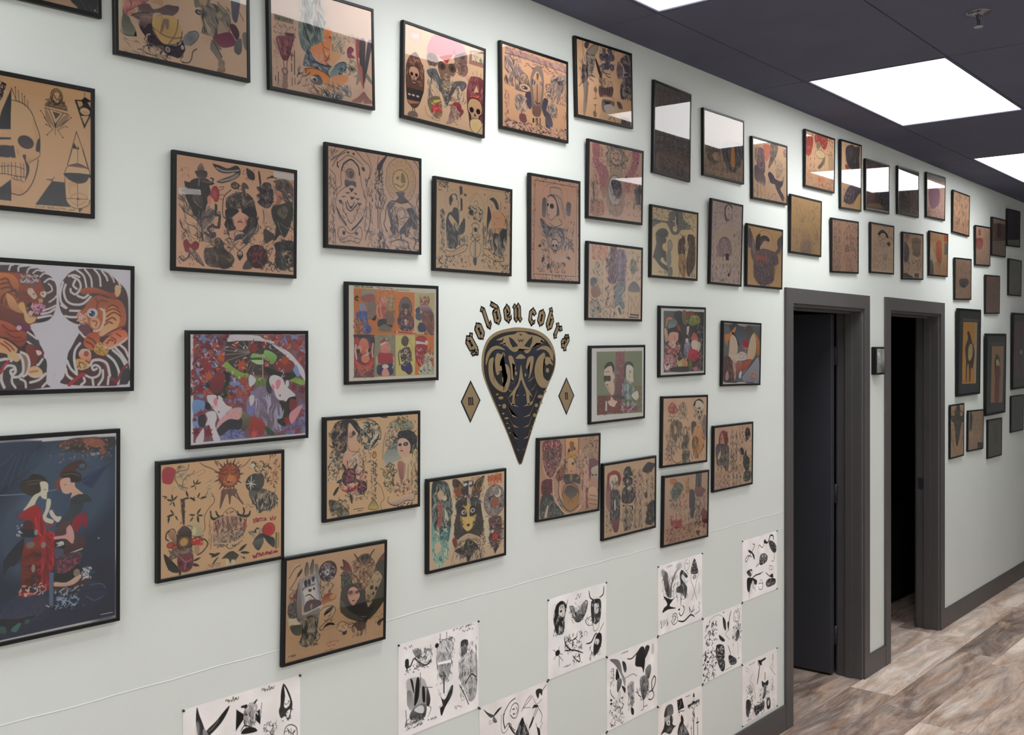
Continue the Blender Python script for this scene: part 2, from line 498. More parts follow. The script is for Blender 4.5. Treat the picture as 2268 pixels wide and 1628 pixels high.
class Ink:
    def __init__(s, w, h, res, paper='dca', seed=0):
        s.w, s.h, s.res = w, h, res
        s.nx, s.ny = max(8, int(round(w / res))), max(8, int(round(h / res)))
        s.xs = (np.arange(s.nx, dtype=np.float32) + 0.5) * (w / s.nx)
        s.ys = (np.arange(s.ny, dtype=np.float32) + 0.5) * (h / s.ny)
        s.rng = random.Random(seed)
        s.im = np.zeros((s.ny, s.nx, 3), np.float32) + hx(paper)
        nr = np.random.RandomState(seed)
        a = nr.randn(8, 10).astype(np.float32)
        yy = np.linspace(0, 6.99, s.ny); xx = np.linspace(0, 8.99, s.nx)
        y0, x0 = yy.astype(int), xx.astype(int)
        fy, fx = (yy - y0)[:, None], (xx - x0)[None]
        n = a[y0][:, x0] * (1 - fy) * (1 - fx) + a[y0 + 1][:, x0] * fy * (1 - fx) + a[y0][:, x0 + 1] * (1 - fy) * fx + a[y0 + 1][:, x0 + 1] * fy * fx
        s.im *= (1 + 0.022 * n + 0.008 * nr.randn(s.ny, s.nx))[..., None]
        s.fine = nr.rand(s.ny, s.nx).astype(np.float32)
        s.clip = None

    def win(s, pts, pad):
        x0, x1 = pts[:, 0].min() - pad, pts[:, 0].max() + pad
        y0, y1 = pts[:, 1].min() - pad, pts[:, 1].max() + pad
        i0, i1 = np.searchsorted(s.xs, [x0, x1]); j0, j1 = np.searchsorted(s.ys, [y0, y1])
        if i1 <= i0 or j1 <= j0:
            return None
        X, Y = np.meshgrid(s.xs[i0:i1], s.ys[j0:j1])
        return (slice(j0, j1), slice(i0, i1)), X, Y

    def put(s, sl, cov, col, X=None, Y=None, pts=None, alpha=1.0):
        """col: 'abc' or 'abc>def' (down), 'abc<def' (across), 'abc@def' (from the middle out), 'abc~def' (mottled)"""
        if isinstance(col, str) and not col.isalnum():
            m = [k for k in '><@~' if k in col][0]
            c1, c2 = [hx(k) for k in col.split(m)]
            lo, hi = pts.min(0), pts.max(0)
            if m == '>':
                t = (Y - lo[1]) / max(1e-3, hi[1] - lo[1])
            elif m == '<':
                t = (X - lo[0]) / max(1e-3, hi[0] - lo[0])
            elif m == '@':
                c = (lo + hi) / 2; r = np.maximum((hi - lo) / 2, 1e-3)
                t = np.sqrt(((X - c[0]) / r[0]) ** 2 + ((Y - c[1]) / r[1]) ** 2)
            else:
                t = 0.5 + 0.5 * np.sin(X * 0.35 + 2 * np.sin(Y * 0.21)) * np.sin(Y * 0.4 + 1.5 * np.sin(X * 0.17)) + (s.fine[sl] - 0.5) * 0.7
            t = np.clip(t, 0, 1)[..., None]
            c = c1 * (1 - t) + c2 * t
        else:
            c = hx(col)
        a = (np.clip(cov, 0, 1) * alpha)[..., None]
        if s.clip is not None:
            a = a * s.clip[sl][..., None]
        s.im[sl] = s.im[sl] * (1 - a) + c * a

    @staticmethod
    def smooth(pts, closed, k=5):
        p = np.asarray(pts, np.float32)
        if len(p) < 3:
            return p
        n = len(p)
        out = []
        rng = range(n if closed else n - 1)
        for i in rng:
            p0 = p[(i - 1) % n] if closed or i > 0 else p[0]
            p1, p2 = p[i], p[(i + 1) % n]
            p3 = p[(i + 2) % n] if closed or i + 2 < n else p[-1]
            for t in np.arange(k) / k:
                out.append(0.5 * (2 * p1 + (p2 - p0) * t + (2 * p0 - 5 * p1 + 4 * p2 - p3) * t * t + (3 * p1 - 3 * p2 + p3 - p0) * t ** 3))
        if not closed:
            out.append(p[-1])
        return np.array(out, np.float32)

    def poly(s, col, pts, smooth=True, line=0.0, lcol='111', alpha=1.0, soft=0.0):
        p = s.smooth(pts, True, 4) if smooth else np.asarray(pts, np.float32)
        w = s.win(p, line + soft + s.res)
        if w is None:
            return
        sl, X, Y = w
        ins = np.zeros(X.shape, bool)
        d2 = np.full(X.shape, 1e9, np.float32)
        for a, b in zip(p, np.roll(p, -1, 0)):
            dx, dy = b[0] - a[0], b[1] - a[1]
            L = dx * dx + dy * dy
            if L < 1e-9:
                continue
            if a[1] != b[1]:
                c = (a[1] > Y) != (b[1] > Y)
                ins ^= c & (X < (dx * (Y - a[1]) / dy + a[0]))
            t = np.clip(((X - a[0]) * dx + (Y - a[1]) * dy) / L, 0, 1)
            d2 = np.minimum(d2, (X - a[0] - t * dx) ** 2 + (Y - a[1] - t * dy) ** 2)
        d = np.sqrt(d2)
        sd = np.where(ins, d, -d)
        if col != '-':
            s.put(sl, 0.5 + sd / (s.res + soft), col, X, Y, p, alpha)
        if line:
            s.put(sl, 0.5 + (line * 0.5 - d) / s.res, lcol)

    def stroke(s, wd, col, pts, taper=True, smooth=True, alpha=1.0):
        p = s.smooth(pts, False, 5) if smooth else np.asarray(pts, np.float32)
        w = s.win(p, wd + s.res)
        if w is None or len(p) < 2:
            return
        sl, X, Y = w
        best = np.full(X.shape, -1e9, np.float32)
        n = len(p) - 1
        for i in range(n):
            a, b = p[i], p[i + 1]
            dx, dy = b[0] - a[0], b[1] - a[1]
            L = dx * dx + dy * dy
            if L < 1e-9:
                continue
            t = np.clip(((X - a[0]) * dx + (Y - a[1]) * dy) / L, 0, 1)
            d = np.sqrt((X - a[0] - t * dx) ** 2 + (Y - a[1] - t * dy) ** 2)
            q = (i + t) / n
            r = wd * 0.5 * ((0.25 + 0.75 * np.sqrt(np.clip(4 * q * (1 - q), 0, 1))) if taper is True else (1 - 0.85 * q) if taper == 'end' else 1.0)
            best = np.maximum(best, r - d)
        k = min(1.0, wd / s.res + 0.15)
        s.put(sl, (0.5 + best / s.res) if wd >= s.res else (1.0 + (best - wd * .5) / s.res) * k, col, X, Y, p, alpha)

    def ell(s, col, cx, cy, rx, ry=None, rot=0, line=0.0, lcol='111', alpha=1.0, soft=0.0):
        ry = ry or rx
        a = np.linspace(0, 2 * np.pi, 25)[:-1]
        c, n = math.cos(math.radians(rot)), math.sin(math.radians(rot))
        p = np.stack([cx + rx * np.cos(a) * c - ry * np.sin(a) * n, cy + rx * np.cos(a) * n + ry * np.sin(a) * c], 1)
        s.poly(col, p, False, line, lcol, alpha, soft)

    # --- motifs
    def rose(s, cx, cy, r, col='a22', dark='200', leaf=None):
        g = s.rng
        if leaf:
            for k in range(5):
                a = k * 1.26 + 0.4
                s.leaf(cx + r * .8 * math.cos(a), cy + r * .8 * math.sin(a), r * 1.0, math.degrees(a), leaf)
        s.ell(dark, cx, cy, r * 1.02, r * .98)
        for ring, (rr, n) in enumerate(((.72, 6), (.48, 5), (.25, 3))):
            for k in range(n):
                a = 6.283 * k / n + ring * .6 + g.uniform(-.15, .15)
                x, y = cx + rr * r * math.cos(a), cy + rr * r * math.sin(a)
                s.ell(col + '>' + dark if ring < 2 else col, x, y, r * .33, r * .24, math.degrees(a) + 90, line=r * .05, lcol=dark)
        s.stroke(r * .09, dark, [(cx - r * .12, cy + r * .05), (cx, cy - r * .1), (cx + r * .12, cy), (cx, cy + r * .1)])

    def leaf(s, x, y, L, ang, col='453', w=.3):
        c, n = math.cos(math.radians(ang)), math.sin(math.radians(ang))
        q = lambda u, v: (x + u * c - v * n, y + u * n + v * c)
        s.poly(col, [q(0, 0), q(L * .3, -L * w * .5), q(L * .65, -L * w * .45), q(L, 0), q(L * .65, L * w * .45), q(L * .3, L * w * .5)], line=L * .035)
        s.stroke(L * .03, '111', [q(0, 0), q(L * .9, 0)], smooth=False)

    def skull(s, cx, cy, r, col='cb9', dark='211', jaw=True, tilt=0):
        c, n = math.cos(math.radians(tilt)), math.sin(math.radians(tilt))
        q = lambda u, v: (cx + (u * c - v * n) * r, cy + (u * n + v * c) * r)
        s.poly(col + '>' + dark if False else col, [q(0, -1), q(.6, -.85), q(.85, -.35), q(.78, .1), q(.5, .35), q(.42, .75), q(.25, 1.0), q(-.25, 1.0), q(-.42, .75), q(-.5, .35), q(-.78, .1), q(-.85, -.35), q(-.6, -.85)], line=r * .08, lcol=dark)
        for sd in (-1, 1):
            e = q(sd * .38, -.05)
            s.ell(dark, e[0], e[1], r * .24, r * .21)
            s.stroke(r * .08, dark, [q(sd * .78, .15), q(sd * .55, .3), q(sd * .5, .6)])
        s.poly(dark, [q(0, .12), q(.12, .38), q(-.12, .38)], False)
        for k in range(-3, 4):
            s.stroke(r * .05, dark, [q(k * .1, .5), q(k * .09, .88)], smooth=False)
        s.stroke(r * .06, dark, [q(-.36, .68), q(0, .72), q(.36, .68)])

    def face(s, cx, cy, r, skin='dba', hair='222', tilt=0, lips='833', eyes='211'):
        """a small drawn face, r = half height"""
        c, n = math.cos(math.radians(tilt)), math.sin(math.radians(tilt))
        q = lambda u, v: (cx + (u * c - v * n) * r, cy + (u * n + v * c) * r)
        if hair:
            s.poly(hair, [q(0, -1.3), q(.9, -1.0), q(1.1, 0), q(.9, .9), q(.5, .7), q(-.5, .7), q(-.9, .9), q(-1.1, 0), q(-.9, -1.0)])
        s.poly(skin, [q(0, -.9), q(.55, -.7), q(.68, -.1), q(.5, .5), q(.15, .95), q(-.15, .95), q(-.5, .5), q(-.68, -.1), q(-.55, -.7)], line=r * .05, lcol=eyes)
        for sd in (-1, 1):
            e = q(sd * .3, -.08)
            s.ell(eyes, e[0], e[1], r * .15, r * .085)
            s.stroke(r * .07, eyes, [q(sd * .12, -.24), q(sd * .3, -.32), q(sd * .5, -.22)])
        s.stroke(r * .05, '865', [q(.03, -.1), q(.08, .22), q(-.06, .28)])
        e = q(0, .52)
        s.ell(lips, e[0], e[1], r * .17, r * .07, tilt)

    def fil(s, x0, y0, x1, y1, n, col='111', wd=1.4, L=14, ell=False, curl=1.0, flow=None):
        """dense ornamental pen work inside a box or an oval: tones first, then strokes that follow one swirling current"""
        g = s.rng
        n, L, wd = n * 1.35, L * .8, wd * .72
        cx, cy = (x0 + x1) / 2, (y0 + y1) / 2
        p = [g.uniform(0, 6.28) for _ in range(6)]
        k = 6.283 / max(18.0, min(48.0, .7 * min(x1 - x0, y1 - y0)))
        def ang(x, y):
            w = 1.5 * math.sin(k * x + p[0] + .8 * math.sin(k * y * .7 + p[1])) + 1.5 * math.sin(k * y * 1.1 + p[2])
            return (p[5] + w) if flow is None else math.radians(flow) + .28 * w
        def pick(x, y):
            if isinstance(col, str):
                return col
            v = .5 + .25 * math.sin(k * 1.3 * x + p[3]) + .25 * math.sin(k * 1.5 * y + p[4]) + g.uniform(-.22, .22)
            return col[min(len(col) - 1, max(0, int(v * len(col))))]
        def spot():
            for _t in range(9):
                x, y = g.uniform(x0, x1), g.uniform(y0, y1)
                if not ell or ((x - cx) / (x1 - x0)) ** 2 + ((y - cy) / (y1 - y0)) ** 2 < .25:
                    break
            return x, y
        if n > 30:
            for _ in range(int(n / 7)):
                x, y = spot()
                r = L * g.uniform(.25, .5)
                s.ell(pick(x, y), x, y, r, r * .5, math.degrees(ang(x, y)), alpha=.42, soft=r * .6)
        for _ in range(int(n)):
            x, y = spot()
            c = pick(x, y)
            pts = [(x, y)]
            st = g.uniform(.5, 1.3) * L / 5
            for _i in range(5):
                a = ang(x, y)
                x += st * math.cos(a); y += st * math.sin(a)
                pts.append((min(max(x, x0 - 2), x1 + 2), min(max(y, y0 - 2), y1 + 2)))
            s.stroke(wd * g.uniform(.6, 1.5), c, pts)

    def wing(s, x, y, L, ang, side=1, col='bba', dark='222', n=7):
        for k in range(n):
            a = math.radians(ang + side * k * 11)
            l2 = L * (1 - .09 * k)
            ex, ey = x + l2 * math.cos(a), y + l2 * math.sin(a)
            mx, my = x + l2 * .5 * math.cos(a - side * .12), y + l2 * .5 * math.sin(a - side * .12)
            s.stroke(L * .15, dark, [(x, y), (mx, my), (ex, ey)])
            s.stroke(L * .085, col, [(x, y), (mx, my), (ex, ey)])

    def sun(s, cx, cy, r, R, n, col, lc='311'):
        for k in range(n):
            a = 6.283 * k / n
            rr = R if k % 2 == 0 else R * .8
            s.poly(col, [(cx + r * .9 * math.cos(a - 2.2 / n), cy + r * .9 * math.sin(a - 2.2 / n)), (cx + rr * math.cos(a), cy + rr * math.sin(a)), (cx + r * .9 * math.cos(a + 2.2 / n), cy + r * .9 * math.sin(a + 2.2 / n))], False, line=1, lcol=lc)

    def petals(s, cx, cy, r, n, col, line=1.0, w=.4, lc='222'):
        for k in range(n):
            a = 6.283 * k / n
            s.ell(col, cx + r * .6 * math.cos(a), cy + r * .6 * math.sin(a), r * .42, r * w * .5, math.degrees(a), line=line, lcol=lc)

    def maple(s, cx, cy, r, col, ang=0):
        p = []
        for k in range(14):
            a = math.radians(ang) + 6.283 * k / 14 - 1.57
            rr = r * (1.0 if k % 2 == 0 else .45) * (1.15 if k == 0 else .8 if k in (6, 8) else 1)
            p.append((cx + rr * math.cos(a), cy + rr * math.sin(a)))
        s.poly(col, p, False)

    def hand(s, wd, col, x0, y, x1, size=6, seed=1):
        """a line of illegible handwriting"""
        g = random.Random(seed)
        p, x = [], x0
        while x < x1:
            p.append((x, y + g.uniform(-size * .5, size * .5)))
            x += size * .28 * g.uniform(.4, 1.3)
            if g.random() < .12 and len(p) > 3:
                s.stroke(wd, col, p, taper=False); p = []; x += size * .6
        if len(p) > 1:
            s.stroke(wd, col, p, taper=False)

    def linear(s):
        c = np.clip(s.im, 0, 1)
        return np.where(c <= 0.04045, c / 12.92, ((c + 0.055) / 1.055) ** 2.4).astype(np.float32)

def draw(K, txt):
    """run a compact drawing: one command per line, numbers in millimetres"""
    for ln in txt.split('\n'):
        t = ln.split()
        if not t:
            continue
        op = t[0]
        xy = lambda q: [tuple(map(float, c.split(','))) for c in q]
        if op in 'fFpP':
            K.poly(t[1], xy(t[2:]), op in 'fF', 1.3 if op in 'FP' else 0)
        elif op in 'sltu':                         # s tapered, l even, t thins to the end, u straight and even
            K.stroke(float(t[1]), t[2], xy(t[3:]), {'s': True, 'l': None, 't': 'end', 'u': None}[op], op != 'u')
        elif op in 'eE':
            a = [float(v) for v in t[2:]]
            K.ell(t[1], a[0], a[1], a[2], a[3] if len(a) > 3 else a[2], a[4] if len(a) > 4 else 0, 1.3 if op == 'E' else 0)
        elif op == 'R':
            K.rose(*map(float, t[2:5]), col=t[1], dark=t[5] if len(t) > 5 else '211', leaf=t[6] if len(t) > 6 else None)
        elif op == 'K':
            K.skull(*map(float, t[2:5]), col=t[1], tilt=float(t[5]) if len(t) > 5 else 0)
        elif op == 'H':
            K.face(*map(float, t[3:6]), skin=t[1], hair=None if t[2] == '-' else t[2], tilt=float(t[6]) if len(t) > 6 else 0)
        elif op == 'L':
            K.leaf(*map(float, t[2:6]), col=t[1], w=float(t[6]) if len(t) > 6 else .3)
        elif op == 'W':
            K.wing(*map(float, t[3:7]), side=int(t[7]), col=t[1], dark=t[2])
        elif op == 'U':
            K.sun(float(t[2]), float(t[3]), float(t[4]), float(t[5]), int(t[6]), t[1])
        elif op == 'O':
            K.petals(float(t[2]), float(t[3]), float(t[4]), int(t[5]), t[1])
        elif op == 'M':
            K.maple(float(t[2]), float(t[3]), float(t[4]), t[1], float(t[5]) if len(t) > 5 else 0)
        elif op in 'nN':                           # n box, N oval: x0 y0 x1 y1 count width length
            a = [float(v) for v in t[2:]]
            K.fil(a[0], a[1], a[2], a[3], a[4], t[1].split('|'), a[5] if len(a) > 5 else 1.4, a[6] if len(a) > 6 else 14, op == 'N', 1.0, a[7] if len(a) > 7 else None)
        elif op == 'h':
            K.hand(float(t[1]), t[2], float(t[3]), float(t[4]), float(t[5]), float(t[6]), int(float(t[4])))
        elif op == 'v':                            # soft smudge
            a = [float(v) for v in t[2:]]
            K.ell(t[1], a[0], a[1], a[2], a[3], 0, alpha=a[4], soft=a[5] if len(a) > 5 else 20)
# ------------------------------------------------------------------ picture frames
M_glass = bpy.data.materials.new('picture_glass')
M_glass.use_nodes = True
nt = M_glass.node_tree
nt.nodes.clear()
_o = nt.nodes.new('ShaderNodeOutputMaterial')
_t = nt.nodes.new('ShaderNodeBsdfTransparent')
_g = nt.nodes.new('ShaderNodeBsdfGlossy')
_g.inputs['Roughness'].default_value = 0.015
_f = nt.nodes.new('ShaderNodeFresnel')
_f.inputs['IOR'].default_value = 1.45
_m1 = nt.nodes.new('ShaderNodeMath'); _m1.operation = 'ADD'; _m1.inputs[1].default_value = 1.0
_m0 = nt.nodes.new('ShaderNodeMath'); _m0.operation = 'MULTIPLY'; _m0.inputs[1].default_value = 2.0
_m2 = nt.nodes.new('ShaderNodeMath'); _m2.operation = 'DIVIDE'          # both faces of the pane reflect: 2R / (1 + R)
_x = nt.nodes.new('ShaderNodeMixShader')
_n = nt.nodes.new('ShaderNodeTexNoise'); _n.inputs['Scale'].default_value = 5.0
_b = nt.nodes.new('ShaderNodeBump'); _b.inputs['Strength'].default_value = 0.03; _b.inputs['Distance'].default_value = 0.004
_c = nt.nodes.new('ShaderNodeTexCoord')
nt.links.new(_c.outputs['Object'], _n.inputs['Vector'])
nt.links.new(_n.outputs['Fac'], _b.inputs['Height'])
nt.links.new(_b.outputs['Normal'], _g.inputs['Normal'])
nt.links.new(_f.outputs[0], _m1.inputs[0]); nt.links.new(_f.outputs[0], _m0.inputs[0])
nt.links.new(_m0.outputs[0], _m2.inputs[0]); nt.links.new(_m1.outputs[0], _m2.inputs[1])
nt.links.new(_m2.outputs[0], _x.inputs[0])
nt.links.new(_t.outputs[0], _x.inputs[1])
nt.links.new(_g.outputs[0], _x.inputs[2])
nt.links.new(_x.outputs[0], _o.inputs[0])

M_art = bpy.data.materials.new('printed_artwork')
M_art.use_nodes = True
nt = M_art.node_tree
_a = nt.nodes.new('ShaderNodeAttribute'); _a.attribute_name = 'ink'
nt.links.new(_a.outputs['Color'], nt.nodes['Principled BSDF'].inputs['Base Color'])
nt.nodes['Principled BSDF'].inputs['Roughness'].default_value = 0.75
nt.nodes['Principled BSDF'].inputs['Specular IOR Level'].default_value = 0.2

def grid_sheet(name, w, h, img, y, parent, thick=0.0):
    """flat sheet in the xz plane, facing -y, its ink stored per vertex; img is (rows, cols, 3) linear, row 0 at the top"""
    ny, nx = img.shape[:2]
    xs = np.linspace(-w / 2, w / 2, nx)
    zs = np.linspace(h / 2, -h / 2, ny)
    co = np.zeros((ny * nx, 3), np.float32)
    gx, gz = np.meshgrid(xs, zs)
    co[:, 0] = gx.ravel(); co[:, 1] = y; co[:, 2] = gz.ravel()
    i = (np.arange(ny - 1)[:, None] * nx + np.arange(nx - 1)[None]).ravel()
    quads = np.stack([i, i + nx, i + nx + 1, i + 1], 1).astype(np.int32)
    me = bpy.data.meshes.new(name)
    me.vertices.add(len(co)); me.vertices.foreach_set('co', co.ravel())
    me.loops.add(quads.size); me.loops.foreach_set('vertex_index', quads.ravel())
    me.polygons.add(len(quads))
    me.polygons.foreach_set('loop_start', np.arange(0, quads.size, 4, dtype=np.int32))
    me.update(calc_edges=True)
    at = me.color_attributes.new('ink', 'FLOAT_COLOR', 'POINT')
    c = np.ones((ny * nx, 4), np.float32)
    c[:, :3] = img.reshape(-1, 3)
    at.data.foreach_set('color', c.ravel())
    me.materials.append(M_art)
    o = bpy.data.objects.new(name, me)
    return link(o, parent)

def frame_mesh(W, H, fw, d, back=True):
    bm = bmesh.new()
    ch = 0.0012
    def ring(w, h, y):
        return [bm.verts.new((sx * w / 2, y, sz * h / 2)) for sx, sz in ((-1, -1), (1, -1), (1, 1), (-1, 1))]
    R = [ring(W, H, -0.0005), ring(W, H, -d + ch), ring(W - 2 * ch, H - 2 * ch, -d), ring(W - 2 * fw + 2 * ch, H - 2 * fw + 2 * ch, -d),
         ring(W - 2 * fw, H - 2 * fw, -d + ch), ring(W - 2 * fw, H - 2 * fw, -0.0005)]
    for a, b2 in zip(R, R[1:]):
        for k in range(4):
            bm.faces.new((a[k], a[(k + 1) % 4], b2[(k + 1) % 4], b2[k]))
    for k in range(4):
        a, b2 = R[-1], R[0]
        bm.faces.new((a[k], a[(k + 1) % 4], b2[(k + 1) % 4], b2[k]))
    return bm

def picture(i, cx, cz, W, H, rot, tilt, art, label, depth=0.013, fw=0.0095, fmat=None, cat='framed picture', group=None, gap=0.0):
    art = art * 1.5
    art = art * np.minimum(1.0, 0.84 / np.maximum(art.max(axis=2, keepdims=True), 1e-4))
    """the frame's lower edge rests on the wall; tilt leans its top away from the wall"""
    t = math.radians(tilt)
    e = empty('picture_frame', (cx, -0.0006 - math.sin(t) * H / 2 - gap, cz), (t, -math.radians(rot), 0))
    obj('frame', frame_mesh(W, H, fw, depth), fmat or M_black, e)
    bm = bmesh.new(); add_box(bm, -W / 2 + fw, W / 2 - fw, -0.0045, -0.0005, -H / 2 + fw, H / 2 - fw)
    obj('backing', bm, M_black, e)
    grid_sheet('artwork', W - 2 * fw - 0.0004, H - 2 * fw - 0.0004, art, -depth + 0.0022, e)
    bm = bmesh.new()
    gw, gh = W / 2 - fw - 0.0002, H / 2 - fw - 0.0002
    bm.faces.new([bm.verts.new(p) for p in ((-gw, -depth + 0.0014, -gh), (gw, -depth + 0.0014, -gh), (gw, -depth + 0.0014, gh), (-gw, -depth + 0.0014, gh))])
    obj('glass', bm, M_glass, e)
    tag(e, label, cat, group or 'framed tattoo flash on the wall')
    return e

# ------------------------------------------------------------------ where the frames and sheets hang, and the emblem's outlines (mm from its centre)
FRAMES = [
# id, centre x, centre z, width, height, roll, lean
('F01',0.997,2.717,0.366,0.286,1.2,0.4),
('F02',1.395,2.653,0.366,0.286,1.0,0.4),
('F03',1.818,2.656,0.366,0.286,1.6,0.4),
('F04',2.294,2.657,0.366,0.286,-0.7,0.4),
('F05',2.735,2.703,0.366,0.286,1.0,0.4),
('F06',3.145,2.817,0.366,0.286,2.4,0.4),
('F07',3.621,2.715,0.288,0.366,-0.9,0.4),
('F08',4.052,2.719,0.366,0.286,0.7,0.4),
('F09',4.497,2.671,0.366,0.286,1.3,0.4),
('F10',0.983,2.272,0.366,0.288,0.3,0.6),
('F11',1.543,2.168,0.366,0.286,-0.1,0.5),
('F12',2.005,2.260,0.366,0.286,0.9,1.0),
('F13',2.425,2.220,0.366,0.286,0.3,1.0),
('F14',2.843,2.251,0.288,0.366,1.2,1.0),
('F15',3.213,2.458,0.366,0.286,1.2,1.9),
('F16',3.212,2.087,0.366,0.286,0.3,1.0),
('F17',3.637,2.265,0.366,0.286,0.5,1.2),
('F18',4.067,2.300,0.288,0.366,0.0,1.5),
('F19',4.441,2.265,0.366,0.286,0.2,1.0),
('F20',5.060,2.794,0.366,0.286,1.0,1.2),
('F21',5.463,2.773,0.288,0.366,2.1,1.2),
('F22',5.852,2.761,0.366,0.286,1.8,1.0),
('F23',6.355,2.789,0.366,0.286,1.7,1.0),
('F24',6.864,2.819,0.366,0.286,1.6,1.2),
('F25',4.892,2.450,0.366,0.286,0.5,1.0),
('F26',5.386,2.387,0.366,0.286,2.0,1.0),
('F27',5.927,2.414,0.366,0.286,1.6,1.0),
('F28',6.437,2.406,0.366,0.286,2.3,1.0),
('F29',6.918,2.452,0.366,0.286,1.3,1.2),
('F30',7.393,2.763,0.366,0.286,-0.1,1.0),
('F31',7.436,2.318,0.366,0.286,1.9,1.0),
('F32',7.898,2.580,0.366,0.286,2.4,1.2),
('F33',8.309,2.676,0.366,0.286,1.4,1.0),
('F34',8.720,2.780,0.366,0.286,2.3,1.2),
('F35',8.760,2.397,0.366,0.286,0.8,1.0),
('F36',8.144,2.240,0.366,0.286,1.7,1.0),
('F37',7.550,1.816,0.508,0.6,0.4,0.8),
('F38',8.204,1.652,0.508,0.6,0.4,0.8),
('F39',8.918,1.822,0.508,0.6,0.4,0.8),
('F40',7.306,1.284,0.300,0.362,0.4,0.5),
('F41',7.730,1.263,0.366,0.286,-0.9,0.6),
('F42',8.208,1.176,0.366,0.286,-0.2,0.4),
('F43',8.831,1.329,0.366,0.286,0.0,0.5),
('F44',1.078,1.886,0.366,0.286,0.0,0.5),
('F45',1.080,1.441,0.292,0.436,0.1,0.4),
('F46',1.581,1.743,0.366,0.286,0.6,0.6),
('F47',1.502,1.434,0.366,0.286,0.2,0.5),
('F48',2.079,1.885,0.366,0.286,0.7,0.6),
('F49',2.001,1.512,0.366,0.286,0.3,0.5),
('F50',1.864,1.150,0.366,0.286,-0.7,0.6),
('F51',2.397,1.306,0.366,0.286,0.3,0.5),
('F52',2.928,1.391,0.366,0.286,-0.7,0.6),
('F53',3.312,1.275,0.366,0.286,0.3,0.6),
('F54',3.731,1.185,0.366,0.286,-1.1,0.4),
('F55',3.722,1.504,0.366,0.286,-0.9,0.3),
('F56',4.137,1.365,0.366,0.286,0.0,0.6),
('F57',3.231,1.710,0.366,0.286,0.7,0.8),
('F58',3.703,1.870,0.366,0.286,0.6,0.8),
('F59',4.215,1.817,0.366,0.286,-0.7,0.8),
]
SHEETS = {}
for _n, _i, _j in (('S1', -2, 0), ('S2', 0, 0), ('S3', 1, 1), ('S4', 2, 0), ('S5', 3, 1), ('S6', 4, 0), ('S7', 5, 1), ('S8', 6, 0), ('S9', 6, 2), ('S10', 4, 2), ('S11', 2, 2)):
    SHEETS[_n] = (2.815 + 0.3556 * (_i - 2) + 0.1778, 0.973 - 0.2794 * _j - 0.1397, 0.3556, 0.2794)
EMB_RIM = [(159,291),(250,284),(314,261),(350,225),(362,184),(354,144),(327,104),(295,57),(237,-44),(181,-158),(169,-165),(156,-160),(102,-63),(26,55),(-8,112),(-24,150),(-26,187),(-19,217),(3,251),(44,274),(102,286)]
EMB_BLACK = [(162,279),(237,274),(301,253),(340,217),(357,184),(350,148),(324,108),(288,57),(231,-48),(178,-154),(169,-161),(156,-154),(99,-51),(32,55),(-2,112),(-15,150),(-15,187),(-8,217),(15,247),(55,266),(102,275)]
EMB_NAVY = [(55,247),(102,255),(224,256),(282,249),(314,209),(250,189),(234,122),(231,67),(221,4),(187,-119),(153,-117),(120,9),(108,71),(99,125),(79,187),(26,202)]
EMB_GOLD = [[(44,247),(67,256),(102,264),(138,268),(153,275),(190,275),(212,268),(250,264),(282,255),(298,245),(272,248),(289,236),(253,240),(261,230),(237,229),(228,223),(212,207),(194,205),(181,216),(162,220),(150,211),(133,209),(114,216),(97,228),(79,232),(90,239),(61,235),(79,247)],[(-8,167),(-7,191),(3,210),(23,225),(55,229),(89,215),(55,219),(29,214),(9,196),(-1,176)],[(251,214),(282,228),(314,228),(337,215),(347,197),(344,168),(334,181),(324,201),(308,213),(282,218)],[(9,183),(31,191),(27,164),(33,134),(49,111),(76,96),(93,108),(100,129),(90,147),(70,148),(50,133),(41,149),(38,185),(49,206),(67,201),(80,208),(86,197),(68,187),(62,163),(90,170),(111,155),(115,125),(108,97),(90,77),(55,84),(26,103),(10,126),(5,157)],[(262,189),(282,202),(296,206),(302,193),(292,176),(289,145),(293,122),(315,108),(328,112),(314,91),(301,85),(275,89),(253,110),(243,138),(247,165)],[(293,183),(314,192),(340,181),(344,162),(327,168),(309,163),(301,168)],[(105,193),(126,193),(143,155),(133,151),(123,177),(127,148),(133,116),(120,121),(117,155)],[(215,193),(238,191),(228,146),(211,118),(215,150),(219,177),(203,153),(196,157),(204,184)],[(143,189),(169,202),(194,190),(181,186),(156,186)],[(170,166),(181,123),(199,92),(219,72),(231,57),(215,64),(216,34),(203,35),(196,74),(181,99),(170,116),(159,96),(142,73),(136,35),(123,36),(126,66),(107,59),(126,78),(150,101),(162,131)],[(90,72),(114,42),(159,26),(120,32)],[(100,33),(117,5),(155,-11),(126,-5)],[(112,-10),(129,-32),(160,-44),(133,-40)],[(120,-47),(133,-71),(160,-83),(138,-78)],[(257,78),(234,43),(181,26),(228,30)],[(240,29),(221,0),(182,-11),(215,-7)],[(229,-8),(215,-35),(181,-45),(209,-42)],[(221,-47),(211,-74),(181,-83),(206,-81)],[(150,-112),(156,-117),(162,-121),(153,-119)],[(190,-115),(184,-120),(177,-122),(187,-120)],[(114,119),(120,111),(137,106),(123,108)],[(204,106),(224,114),(245,127),(228,119)],[(100,90),(111,82),(127,77),(111,79)],[(252,101),(240,88),(221,78),(234,82)],[(144,65),(150,67),(161,64),(150,63)],[(181,62),(188,66),(196,66),(188,63)]]
